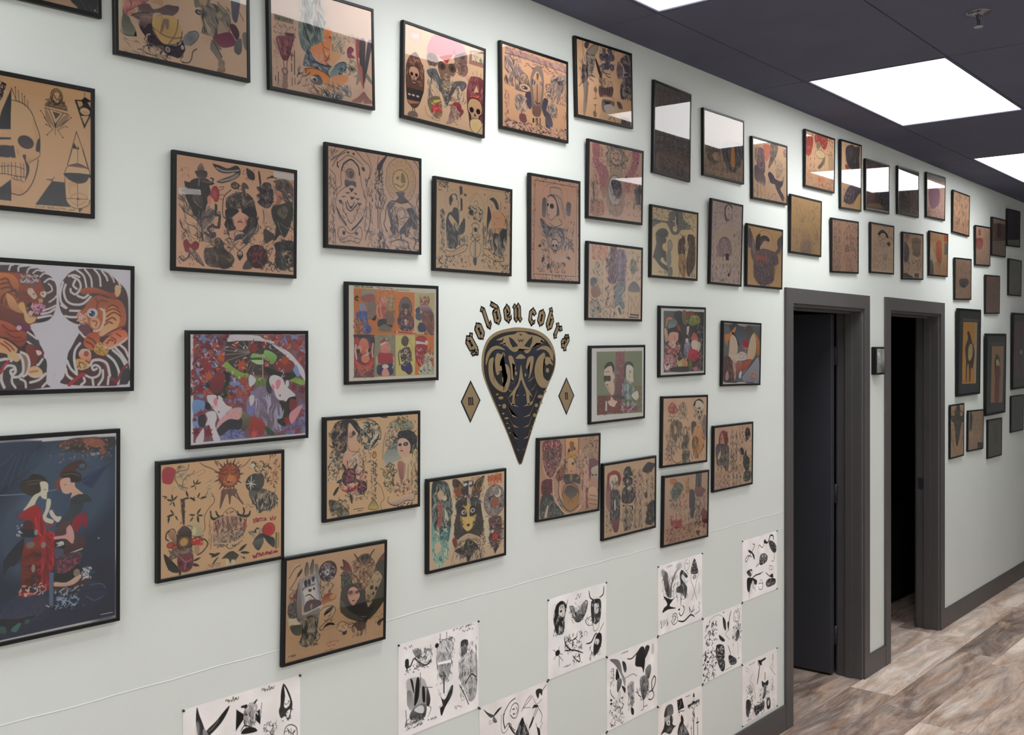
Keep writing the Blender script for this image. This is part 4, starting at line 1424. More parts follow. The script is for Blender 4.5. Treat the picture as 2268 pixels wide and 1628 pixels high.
ART['F47'] = ('d0b088', '''
f a33a44 6,19 15,9 31,10 43,20 39,32 35,44 27,50 13,47 7,41
N 98896f|b9a88a|544a40 36 11 77 67 70 2 22
l 2.2 6a5d4c 73,64 54,56 43,45 40,28 54,21 73,19 77,7
l 2 6a5d4c 61,63 61,47 73,35 87,31 92,23
l 1.2 8a7a60 89,33 101,28 118,23 120,30 101,38
L 23261f 96 58 13.4 -60 .22
L 23261f 94 59 13.4 -110 .2
L 23261f 98 57 13.4 -15 .2
L 23261f 94 60 12.3 170 .2
L 23261f 96 62 8.9 100 .2
L 23261f 34 89 15.2 -100 .24
L 23261f 35 89 15.2 -40 .22
L 23261f 33 90 15.2 200 .24
L 23261f 35 92 13.0 70 .22
L 23261f 33 93 9.7 140 .22
L 2b2c24 78 88 15.5 180 .22
L 23261f 75 85 16.6 -110 .24
L 23261f 80 87 17.7 30 .22
L 23261f 101 90 13.4 -60 .24
L 23261f 111 91 15.7 0 .22
L 23261f 92 87 11.1 100 .24
L 33352a 38 122 19.6 170 .22
L 33352a 36 120 13.0 -130 .24
L 2a2b22 25 124 17.3 100 .26
L 2a2b22 41 126 13.1 60 .22
L 38392c 94 131 15.6 190 .24
L 38392c 99 130 17.9 -50 .24
L 2a2b22 101 134 17.9 80 .3
L 2a2b22 89 135 13.4 130 .24
L 38392c 101 132 15.7 10 .22
l 1.6 222 130,79 115,94 106,91
l 1.6 3a2a20 140,90 147,93 147,106 135,117 125,129 120,143 122,164 116,178
N 8a8068|b0a488 127 46 147 96 24 2.5 16
p 5a4436<3a2c24 54,87 67,88 66,150 61,150
n b39a7a|2a201a 54 88 67 149 30 1.4 6
f c0ad88>a8a07c 73,151 87,145 106,151 116,169 118,184 97,183 82,169
e c4bc98 89.5 168.9 9.1 10.0
l 1.4 223 74,153 87,159 80,173 94,183 116,184
f 5a4a44>3a302c 52,159 64,152 78,160 85,175 48,170
p 3a2a22<3a2a22 43,170 85,175 87,209 46,207
f 8a6a3c@4a3424 45,180 64,177 84,184 85,205 48,205
v c8a060 64 191 11 10 0.8 3
f b08c6c>80604a 20,158 36,156 41,165 43,188 41,198 32,184 23,171
l 1.6 222 16,180 20,162 36,156 43,168
l 3 1c1a16 23,183 16,176 18,164 25,161
E b0342c 99.0 194.1 17.3 9.6
e e0a090 91.9 191.0 2.9 2.1
e e0a090 101.4 189.3 3.4 1.9
e d89080 112.1 198.1 2.9 2.1
e c04a3c 111.0 203.2 7.3 3.3
f a88a6c 93,204 106,206 105,224 94,223
E b44a34 28.2 194.0 9.2 6.9
E b05038 39.6 200.8 7.9 5.3
p 8a7864 25,206 87,207 87,228 27,226
n 3a2c24 25 206 87 229 44 1.5 12
l 3 1c1a16 118,191 130,205 116,222 101,228
f 15140f>2a2820 11,212 32,231 50,251 55,262 32,258 18,241
L 1c1c16 45 248 24.1 -140 .14
L 1c1c16 43 254 21.9 190 .16
L 4a2c24 87 248 20.1 20 .3
L 1c1c16 90 241 20.1 -15 .2
L 1c1c16 55 258 15.4 100 .3
f 7a3c44>6a2c38 47,227 62,220 87,221 90,245 83,260 66,264 52,257 47,244
l 2.5 a87078 55,227 69,239 85,236
l 2.5 a87078 69,239 66,257
e 4a2028 54.7 241.1 5.6 6.6
e 4a2028 77.9 249.0 5.7 5.8
l 2.4 2a241e 8,76 18,79 13,82
l 1.4 5a4a3a 135,145 135,168 140,194 137,219
n 7a6a54 125 151 145 210 14 .9 16 90
p 8a6a5a 158,21 149,11 147,3 160,8
U 7a5a54 190 44 28 44 22
U 99745e 189 44 27 38 22
f 7a5a4c>5a4438 169,79 191,77 214,82 209,96 232,121 199,95 192,116 184,89 164,125 167,91
s 5 6a4c44 174,75 169,100 165,124
s 5 6a4c44 209,83 219,104 233,122
s 6 6a4c44 191,77 193,94 192,116
s 2.4 6a4c40 164,36 135,21 120,15 106,5
s 2.4 6a4c40 219,30 240,21 255,5
E b4683c@8a4028 190.9 44.8 30.7 29.5
v d89860 194 58 18 13 0.55 6
l 2 6a3420 171,34 181,29 188,34 186,44 181,55 186,59 194,60
l 2 6a3420 194,34 204,31 214,34
l 2.2 4a2418 171,39 179,42 184,38
l 2.2 4a2418 196,40 204,43 212,38
s 3 5a2818 184,62 191,62 200,63
n 3a3430|c0a080 147 2 235 81 26 1.6 10
e 3a3a38 267.1 70.9 28.5 23.6
v 6a6862 282 62 16 13 0.6 5
e 4a4844 280.2 66.7 15.9 19.8
s 3 ddd8c8 240,71 255,72 271,76
s 3 ddd8c8 257,51 255,73 254,88
s 2 ddd8c8 246,62 264,83
s 2 ddd8c8 266,64 246,81
e ddd8c8 255.3 72.9 3.7 3.1
N 1a1a18|b0a488|2c2a26 250 14 300 49 60 2 12
e ddd8c8 260.4 26.5 5.8 4.8
N 2a2620|a87a50|c8a880|4a3828 295 4 346 89 110 2.2 14
f 585450>8a8478 250,88 276,93 292,88 335,110 330,132 298,146 279,139 269,120 253,110
N 1f1d1c|c9b797|3a3632 253 93 341 146 130 2 18 85
l 1.8 222 269,112 274,134 287,144 314,141 338,128
n 222 240 123 266 132 8 1 8
l 1.6 222 174,137 184,130 197,126 209,135 214,146
f c8a884 174,139 184,131 197,127 209,137 213,148 192,148
h 1.3 222 182 137 204 6
s 7 2a2c26 137,137 145,147 164,146 174,141
s 5 2a2c26 152,128 157,139 164,144
s 4 2a2c26 140,137 137,130 138,126
s 7 2a2c26 214,144 230,150 248,151 253,140
s 5 2a2c26 232,129 235,140 230,148
s 4 2a2c26 214,135 219,145 227,150
f b0907c>9a8470 147,153 174,143 212,148 240,160 240,186 225,206 199,211 150,208 145,178
p 7a4038 147,155 154,154 154,177 146,178
u 5 7a4a40 159,152 161,171
u 5 84544a 172,149 174,171
u 6 8a5c50 185,148 187,173
u 6 8a5c50 199,150 199,174
u 5 84544a 212,152 212,178
u 5 7a4038 225,158 225,178
u 5 a03a34 236,160 236,182
n 2a1e1c|d0b498 147 150 240 180 60 1.6 16 85
n 2a2420|c8b090|4a3c34 147 178 238 214 110 1.8 14
f c8ac88 147,212 174,209 199,213 227,206 230,215 199,228 174,233 155,226
l 1.5 222 147,212 174,214 194,227 220,216 230,211
h 1.5 222 157 217 187 7
h 1.5 222 199 220 220 7
f 33352a>44442f 167,247 187,235 215,235 220,246 207,259 199,254 194,262 187,250
L 33352a 155 238 23.0 200 .22
L 33352a 164 233 25.4 165 .24
L 33352a 160 243 23.1 140 .2
L 33352a 220 236 26.1 -30 .26
L 33352a 225 241 26.2 10 .2
L 33352a 222 245 21.4 40 .2
s 8 c8ac88 150,257 164,246 182,234 192,231
s 6 c8ac88 199,228 215,239 233,253
p c0c0b0 182,253 187,252 187,267 182,267
p b8c0b0 201,256 207,255 206,268 199,268
h 3.4 8a2c30 263 166 300 8
h 3.4 8a2c30 315 167 332 8
p 8a2c30 262,165 277,165 303,165 303,171 277,171 263,173
h 1.4 d0b090 266 167 300 7
p 8a2c30 315,167 330,166 331,173 316,173
h 1.4 d0b090 317 169 330 7
E c04038 309.9 195.0 19.6 16.9
e b03034 307.2 195.3 15.7 13.7
N 1a1c1c|8a8c80|c8b08c 248 184 290 208 50 2.4 12
f 2a2e2a>5a5c54 264,216 277,205 293,203 293,218 282,225 266,225
f 6a6c62>3a3c36 261,220 287,215 295,223 282,243 272,241 264,231
f 24281f>3c4038 290,204 311,212 328,221 328,243 314,237 301,221
l 2 c8b08c 295,218 311,234 325,245
u 5 6a5a30 334,208 333,246
u 4 8a7a50 341,209 340,245
h 4 8a2430 262 257 277 10
h 4 8a2430 274 255 336 8
u 2 8a2430 277,259 339,257
h .8 6a5a48 130 258 172 5
h .8 6a5a48 125 263 165 5
''')
ART['F11'] = ('d0ab8e', '''
n 8a6e5c 13 26 40 51 10 1.2 14
f 9a8474>6a5c54 59,32 62,21 69,14 75,19 77,31
f 463f3e>5e5450 54,35 84,32 84,48 64,51 56,45
f 3a3638>2a2628 37,67 43,59 59,52 82,52 100,58 103,63 87,67 91,83 94,98 85,115 80,138 73,150 55,146 44,128 30,106 26,90
p 322e30 23,63 39,65 39,75 26,78
f 55494a>3a3032 61,55 84,50 100,60 91,67 71,67
l 3 8a7c74 64,54 63,70
l 2.5 7c6e68 73,57 87,59 99,58
f 463a3c>332c30 73,71 91,67 96,82 89,95 85,111 75,100
f b85c5c@8a3840 96,82 103,67 114,66 121,79 119,98 110,105 103,97 94,90
f c08878 87,95 96,90 98,108 89,110
l 1.4 3a2a2c 121,67 133,64 131,70 119,75
l 1.4 3a2a2c 119,87 131,84 136,86
l 1.2 3a2a2c 122,95 131,96
f 5c5654>4a4446 46,96 64,88 73,101 76,124 60,118 48,107
l 2 9a8e84 48,98 55,113 73,123
l 3 2a2628 96,48 104,49 99,60 105,59
f 4a4044~8c7c74 58,150 76,138 94,122 108,125 113,134 99,154 80,172 72,202 67,163
n 2a2628|8a7a72 62 119 113 201 70 1.8 26 120
l 7 4a3e3e 112,112 111,123 110,135 122,136 122,148 120,164 108,165 103,161
l 2 2a2424 108,109 115,120 110,129
l 7 4a3e3e 99,164 90,171 99,182 108,181 108,187 94,188 81,182
l 2 2a2424 110,133 122,127 124,139 117,158 122,168
f d0b090>a88c74 9,96 19,103 28,118 42,128 51,143 42,146 24,136 10,120
f d0b090>a88c74 26,149 44,145 62,157 72,172 69,192 62,191 60,179 44,167 29,163
l 1.8 2a2424 9,98 22,105 30,117 44,130 51,145
l 1.8 2a2424 10,120 26,137 44,145 60,156 71,172 70,190 65,195
l 1.6 2a2424 11,158 20,177 31,182 22,189 27,196
l 1.6 2a2424 26,149 31,164 53,170 60,181 53,190
n 2a2424 10 89 71 205 50 1.4 22 50
p c8c8c8 9,81 68,79 70,91 9,96
v 8a8080 41 86 27 7 0.4 2
f 7a2c30>963a3c 22,208 31,201 42,212 53,204 65,209 63,221 49,230 31,233 24,222
l 2.2 d0b090 21,206 31,199 42,210 53,202 66,207 65,221
f b09080>6a5a54 36,223 45,222 60,237 79,262 74,262 54,247 38,230
l 1.4 2a2424 36,223 54,247 77,262
l 1.4 2a2424 45,222 63,237 79,261
l 3 3a3030 12,244 20,253 31,249 40,234
n 3a3030 10 231 63 262 24 1.4 12
f 3a3a3e>6a6c70 102,12 121,14 145,18 171,8 181,17 178,29 159,42 131,56 114,54 131,44 159,32 166,25 145,30 123,30 109,22
l 2.6 b8a898 112,20 133,25 159,22 178,17
l 2.6 b8a898 121,53 150,43 174,28
l 1.5 222 102,12 121,14 145,18 169,8 181,17 176,34 145,50 114,54
f 4a4846>3a3838 199,10 208,11 223,19 225,34 215,37 203,28
n 333 188 11 225 48 12 1.2 10
f 4a4244 230,54 245,48 253,39 268,37 278,44 284,69 279,90 269,102 251,102 233,91 241,82 230,75 240,65
N 1e1c20|8a7e78 230 38 284 105 90 1.7 10
s 6 3a3436 237,11 240,28 243,46
u 2 3a3436 239,32 248,94
f b89c84 246,102 258,105 277,124 287,144 285,159 269,142 256,124
l 2 2a2628 251,110 254,124 254,137
f 6c6058>50484a 283,31 302,24 325,23 344,36 347,61 344,96 331,85 315,78 310,66 294,55 281,41
f c09070>9a6a64 286,56 307,57 312,74 302,88 287,94 294,76
f d0b090 326,62 336,58 344,79 331,72
f c8a888 276,36 289,36 286,51 279,52
n 2e2a2c|8a7a72 279 23 347 74 50 1.6 18 40
f 4a4744>2e2c2c 279,99 310,87 339,79 347,104 337,144 321,173 305,168 287,185 292,148 279,124
f 6a6258 294,108 315,93 331,97 321,124 305,121
l 2.5 8a8070 295,131 305,155 316,172
l 2.5 7a7064 305,138 326,149 334,146
n 232 279 87 347 180 40 1.8 24 60
f 4a4240 254,158 274,162 290,174 277,185 257,193
n 433 244 140 290 197 30 1.6 14
l 3 2a2628 263,27 278,21 291,23
p 3c3636 263,27 278,17 291,22
p c8c4c0 283,6 353,6 353,21 284,21
f 504846>383436 143,117 140,97 150,84 169,74 188,71 206,73 221,86 228,104 230,129 194,126 184,113 174,114
N 221f20|988678|6a5c54 143 74 226 115 100 2 18
e 6a5c52 166.5 57.5 13.3 9.2
E 8a7a6a 166.5 56.5 9.7 6.9
n 222 154 49 183 65 14 1.6 10
f 5a4e48 188,71 186,53 193,46 205,53 206,61 196,62 198,72
l 2.2 2a2628 155,69 136,86 131,106 131,131 136,140 158,140
f 2c282a>3a3436 138,122 150,116 177,116 174,132 155,138 141,138
f 2c282a 186,119 206,106 228,110 230,129 194,130
f d8b49c>c89880 160,136 177,122 181,113 186,121 204,129 205,144 196,159 182,163 167,158 160,148
v b8806c 194 145 10 12 0.4 4
s 3.2 4a2424 174,148 182,145 189,147
s 1.5 7a4a44 178,140 182,141 185,139
f 242124>36302e 143,142 158,140 160,152 170,163 155,175 146,166 136,158
f 242124>36302e 206,135 231,129 234,149 224,171 204,177 189,168 201,154
n 1e1c1e|5c504c 132 137 162 178 30 2 22 60
n 1e1c1e|5c504c 199 130 239 171 40 2 22 110
f c09c84 151,173 170,168 187,168 170,182 156,191
l 2 2a2424 146,174 153,191 168,209 180,216 197,204 216,188
f 6a6260>4a4446 167,184 177,177 194,174 219,159 229,156 224,171 209,191 202,202 192,196 184,189 165,195
l 2 a09488 187,191 209,174 224,163
n 222 165 161 229 202 26 1.5 16 130
E 8a7468 182.4 228.1 8.5 10.3
f 2a2424 174,229 182,243 191,227
e c0a890 182.4 226.0 4.9 4.9
e 2a2424 182.4 228.1 1.9 2.5
f 3c3230~6a564c 79,224 99,216 113,219 123,248 132,262 104,264 83,255
f 423c36>38322e 108,197 120,190 132,199 137,215 163,240 161,246 127,246 113,227
f 504436@2c2624 123,224 151,224 166,242 151,263 123,263
n 221e1c|7a685a 81 192 165 265 90 2.2 22
l 1.6 7a6a5a 88,201 97,210 83,215
R 5a2434 234 229 31.0 2a1418
N 8a4a50|2a1418 204 201 267 258 50 2.4 18
f 4a403c 190,263 204,239 219,259
n 221 249 197 280 264 34 1.8 16
f 2a2a2c>3a3836 287,195 303,185 353,184 354,244 338,249 306,258 288,237 293,216
N 1a1a1c|4a4844 285 182 353 257 90 3 24
n c8ac8c|8a7a6a 314 209 343 243 30 2 14
n 222 265 237 311 263 30 2 12
''')  # its two pale grey patches paint glass reflections into the art
ART['F12'] = ('ccaf9b', '''
v c0a090 47 57 26 59 0.4 16
l 1.8 332e38 11,41 34,27 60,8 73,2 94,1 112,11 128,25 150,38 155,54 150,73
l 1.8 332e38 18,56 29,37 44,23 67,11
l 1.4 554b52 16,31 24,12 34,-1
l 1.4 554b52 139,3 152,22 161,47 152,73 139,84
l 4 332e38 50,64 57,46 73,34 86,30 101,38 112,49 115,69
l 1.5 332e38 36,44 54,32 70,20 94,23 117,34 128,41
l 1.5 332e38 8,65 26,79 29,98 26,118 34,115 49,104 47,84 49,64
l 1.5 332e38 115,57 120,80 125,104 136,123 139,147 131,180 112,206 86,226 70,217 46,197 34,173 29,149 39,125 59,111 67,104
e 332e38 73.8 11.8 3.7 3.2
e 332e38 93.5 13.2 3.7 3.2
l 4 332e38 36,44 35,52 39,56
f 554e58 123,46 134,47 134,57 125,54
e b0968a 81.6 72.5 19.8 19.9
E 9d8880 81.6 68.6 13.2 12.4
e 6a6068 83.0 70.4 7.4 6.8
l 1.5 332e38 75,67 83,62 91,68 86,78 78,75
f 6f656b>554d55 62,87 80,89 101,90 101,106 86,100 65,108
f ccaf9b 67,112 86,100 101,108 93,119 86,112
p 332e38 62,122 83,121 72,126
p 332e38 76,109 96,109 86,121
p 332e38 93,119 107,122 101,126
p 332e38 80,132 99,133 86,142
p 332e38 49,134 67,132 57,137
p 332e38 38,145 52,145 46,156
p 332e38 99,135 117,135 109,140
p 554d55 107,146 124,147 115,159
p 554d55 41,148 54,149 52,157
l 3.4 332e38 65,150 70,165 83,172 96,161 107,150
l 3 332e38 70,145 78,159 84,164 93,153 96,147
p 332e38 78,159 91,158 84,168
l 1.6 332e38 57,151 54,167 67,186 83,206 96,193 107,172 109,156
l 4 332e38 34,169 46,189 67,211
l 4 332e38 88,222 109,206 128,185
p 332e38 70,197 83,208 86,196 83,205
n 443d44 41 165 72 204 26 1 6
n 443d44 93 160 128 200 26 1 6
n 443d44 54 41 72 71 16 1 5
l 1.8 332e38 41,221 57,218 70,231 93,233 112,214 123,219 124,241 112,258 96,257 80,254 57,260 44,255 37,239 40,223
e 332e38 58.1 233.9 5.7 6.0
e 554d55 104.0 232.7 6.4 5.2
l 1.4 332e38 46,255 62,248 80,240 99,245 117,248
n 554d55 44 246 117 260 30 1 7
l 1.5 332e38 8,206 21,217 28,240 26,264
l 2.2 332e38 136,245 150,217 155,182 152,146
l 1.5 332e38 139,153 142,179 133,208 136,224
l 1.5 332e38 150,140 158,158 155,199 144,226
l 2.6 332e38 142,94 147,77 154,73
l 1.5 332e38 139,78 139,94 150,106 144,120 161,121
l 1.3 332e38 161,104 158,119 163,131
e 332e38 163.4 134.7 2.5 4.5
n 443d44 8 76 31 264 60 1.4 16 85
n 443d44 8 6 44 40 16 1.2 20 120
n 443d44 128 77 166 248 40 1.3 16 80
n 443d44 147 212 183 267 26 1.3 14 60
l 1.6 332e38 188,9 183,26 185,47 188,73 177,86 172,95 185,106 191,122 185,143 177,156
f 5a525c>443e48 183,33 213,4 222,1 202,32 197,45 183,47
u 6 4a444e 190,46 190,73
n 332e38 174 46 205 106 40 1.7 14
n 332e38 177 101 208 155 40 1.7 16 90
u 2.6 332e38 184,155 185,213
u 1.6 332e38 191,155 191,225
n 332e38 183 210 211 270 40 1.8 22 95
l 1.8 332e38 202,32 199,72 205,108 216,124 205,149 194,173 197,208 208,240 211,265
l 1.6 554d55 219,51 222,36 239,15 267,1 291,5 314,21 332,49 335,74 323,105 305,123 288,117
l 1.6 554d55 219,51 216,82 227,106 245,123
f c8ae8a@bfa284 222,53 233,26 265,8 294,7 320,29 332,61 323,96 303,117 285,109 303,81 302,56 282,37 262,38 247,54 245,79 256,97 250,118 230,101 220,78
n 7a6c5a 222 18 250 113 34 1 5
n 7a6c5a 300 21 332 110 34 1 5
n 7a6c5a 250 7 302 34 20 1 5
E cdb48a 273.3 67.8 31.5 31.4
f 8a7c60 276,49 285,45 294,70 276,72
f 8a7c60 256,59 267,56 265,67
l 2.4 554d45 250,79 265,83 276,86 288,77
l 2 554d45 256,65 262,61
f 6f656b>5a525c 253,103 273,101 291,100 288,112 306,126 273,135 253,128 265,117
l 3 332e38 259,130 239,130 225,139 216,157 213,182 208,199 222,220
l 2.6 332e38 276,133 297,126 320,137 335,159 341,184 344,205
f 7a7077~5a525c 225,139 253,133 239,151 233,159 239,180 253,195 250,227 239,211 228,181 222,160
f 403b44>4a444e 297,150 320,143 335,168 341,203 323,203 314,193 309,208 306,227 294,230 288,220 271,225 271,211 288,193 309,174 306,159
l 3 cbb09c 306,202 297,217 309,223
n 332e38 230 143 265 231 60 1.6 24 70
n 332e38|8a8088 294 131 341 224 50 1.8 24 75
E cbb0a0 277.7 166.0 17.5 21.0
l 2 554d55 268,156 279,149 291,159 285,174 273,179 268,169
l 1.8 554d55 276,177 300,171 306,176 291,188 273,194 262,186
u 5 5a525c 276,225 276,240
l 2 332e38 216,237 213,252 228,270
l 2 332e38 228,251 250,243 276,240 300,245 309,257
l 2 332e38 256,270 273,259 294,268
l 3 332e38 323,230 335,236 329,260
n 554d55 230 244 309 261 20 1.4 8
n 332e38 211 214 350 273 50 1.6 20 40
l 2 332e38 326,5 338,12 353,33
e 8a7a60 348.5 8.4 3.6 4.7
l 2.4 332e38 350,111 338,125 350,149
n 332e38 338 98 353 269 30 2 18 80
''')
ART['F48'] = ('ddd9cc', '''
p b87030 21,10 183,12 183,138 22,138
p 8f8c74 50,14 105,15 103,45 51,47
p c47a2c 183,15 259,16 257,138 183,136
p b8b080 261,16 343,15 338,139 260,139
p b87028 22,138 338,139 339,260 22,260
p 88846c 98,140 180,141 180,258 97,259
p c0b878 180,141 260,141 259,259 181,260
p c0742c 260,139 340,140 338,259 261,259
p 6a3440 22,140 98,140 97,261 22,259
p a8a880 18,3 98,5 98,10 22,10
h 1.4 332 27 6 93 5
h 1.2 433 105 7 171 4
h 1 544 184 10 237 3
l 4 322 26,38 37,36 34,33 28,35 27,42 37,45
f 8a5248 51,32 93,25 100,44 73,48 51,45
f a04a50 76,31 93,27 98,42 83,44
f 7a6a5c>8a6c50 73,50 103,49 103,94 88,99 75,88
e 8a7060 58.4 59.3 12.2 11.0
f 8c88a0 41,56 58,52 68,67 61,76 44,74
f 4c5890>3a4a84 32,78 68,74 71,96 66,105 85,118 85,133 68,138 53,129 58,111 34,96
n 3a3c6a|7a84b0 32 74 85 136 50 2 18
n 7a4a40|b07048|5a4838 22 96 58 138 60 3 12
f 2a2426 88,96 105,84 103,99 90,99
f a84c3c>b85a48 118,36 133,30 146,35 143,61 138,95 118,95 110,73
l 3 d8c0b0 112,55 108,73 118,95
f c89088 125,34 143,30 146,54 133,54
n d8b898|8a3830 108 28 148 97 44 2 20 80
f 8a8468>a87c3c 148,31 169,31 174,61 169,87 148,80
n 4a4234|d8c890 148 27 176 87 50 1.8 10
f 7a5c48 143,73 169,76 176,102 158,112 143,99
f 1a1a1a 113,99 143,95 148,110 169,112 163,120 138,110 113,118
f 6a6a5a 118,118 138,110 163,121 158,131 118,129
n c88a40|e0a050 103 11 182 45 50 2 10
E 7a5c50 221.0 63.8 26.5 33.5
e 6a5c58 221.0 52.4 20.7 19.1
e 342c2a 221.0 56.2 17.5 8.0
f 5a3a38>4a2a30 200,72 237,71 248,98 250,121 221,127 197,121 192,95
H c49078 3a2a28 222 73 10.0
f d8d0c8 216,98 224,96 226,110 218,112
f 26243c>30284c 187,95 205,95 221,114 253,102 253,121 237,129 200,125
n 9a3c34|c89a78|2a2440 195 87 253 129 60 2 14
f a83c2c 182,131 257,135 257,138 182,136
e e0dac8 186.7 132.7 3.6 2.7
e e0dac8 253.0 132.7 3.8 2.7
f 6a4048 232,87 248,86 253,102 237,102
f a87058>885444 278,36 291,28 313,27 322,41 308,55 286,55
n e0d8c8|6a4030 275 25 322 55 40 2.2 12
f b08c88>584470 275,55 316,54 336,78 319,78 286,70
f 2c3450 261,67 277,59 280,78 267,79
f 4a4a70 263,79 283,78 283,98 264,94
f 6a4840>7a5040 288,74 336,76 338,139 313,133 288,98
n a86c50|4a3434 288 74 338 137 40 2.4 20 70
f 2a2c5a 272,109 291,105 305,129 275,131
e c8b070 269.2 109.5 6.0 3.9
f 282440 24,140 80,140 83,147 58,151 24,147
e a83a3c 31.5 156.4 9.6 10.9
f 22203c 75,151 98,148 96,177 83,162
f c88068>b06850 44,156 58,149 73,159 78,181 70,193 48,193 39,177
e c89078 42.3 178.4 10.2 9.1
e c8907c 75.2 186.2 9.8 8.1
e 1c1414 37.4 185.7 6.3 6.2
e 1c1414 78.9 184.4 4.9 6.3
l 6 d8b8b0 29,169 27,184 31,207
l 6 d0a8a0 93,166 90,185 92,203
f 9c3038>b84a40 24,193 34,215 65,225 92,203 90,231 65,247 38,242 26,224
l 5 c85850 29,215 51,232 78,231 92,218
E c47c5c 64.1 207.2 17.1 13.6
p e0c8b0 47,202 70,192 80,197 58,199
n a87860|6a4840 22 228 97 259 50 3 14
e e0b8a0 142.8 179.6 17.8 13.1
f c88c7c>c07c70 123,163 138,153 156,163 156,189 138,193 123,187
f 9c2c38 120,163 133,151 143,153 143,161 128,166
p e0dcd0 120,166 143,159 143,164 123,172
e 3a3434 146.7 155.2 6.6 4.5
e d8d4c8 145.4 154.3 3.6 3.4
f a82838>942434 115,192 138,193 168,195 171,212 166,225 143,227 117,222 112,207
f 1e2448>262c58 110,228 133,226 168,225 171,250 158,257 112,254
e e4dcd0 140.1 231.2 12.7 6.4
f c89084 130,241 140,236 150,242 155,257 127,257
l 4 c8b090 171,205 174,222 168,237
l 4 c8b090 107,203 107,224
n 7a7468|a89868 100 142 179 170 20 2 16
f 5a5040>463c34 205,152 218,143 233,152 231,167 221,175 205,167
f 4a4448>3a3438 202,186 221,177 239,183 245,206 234,229 218,230 205,219 200,201
N cbbf9e|2c2830|7a6450 201 179 245 230 120 2 12
e e0c8a8 220.8 190.1 6.4 7.7
e 5a2a20 220.8 190.1 2.4 5.0
f 34286a>2a2458 202,226 221,232 242,225 249,248 234,258 218,248 205,243
l 1.4 8a7a50 242,148 237,163 247,171 245,202
l 5 6a5c48 200,186 192,197 197,228
E a82430 285.5 156.0 23.0 10.9
p e0dcd4 262,158 302,164 302,172 264,168
f a02430>98202c 262,171 308,172 305,191 291,207 288,236 272,230 262,210
N e0c0b8|601820 264 175 302 234 50 2.2 14
e e0dcd0 307.5 164.0 6.6 6.7
f c0b8a0 302,199 330,198 338,208 324,211 330,231 302,230
n 6a2c24|2a2a2a|b0a890 299 180 338 235 40 2 14
f c4c4b4>b0b0a0 277,241 302,228 330,231 337,259 280,259
n 2a2828|8a8a7c 277 231 337 258 40 2 12
''')
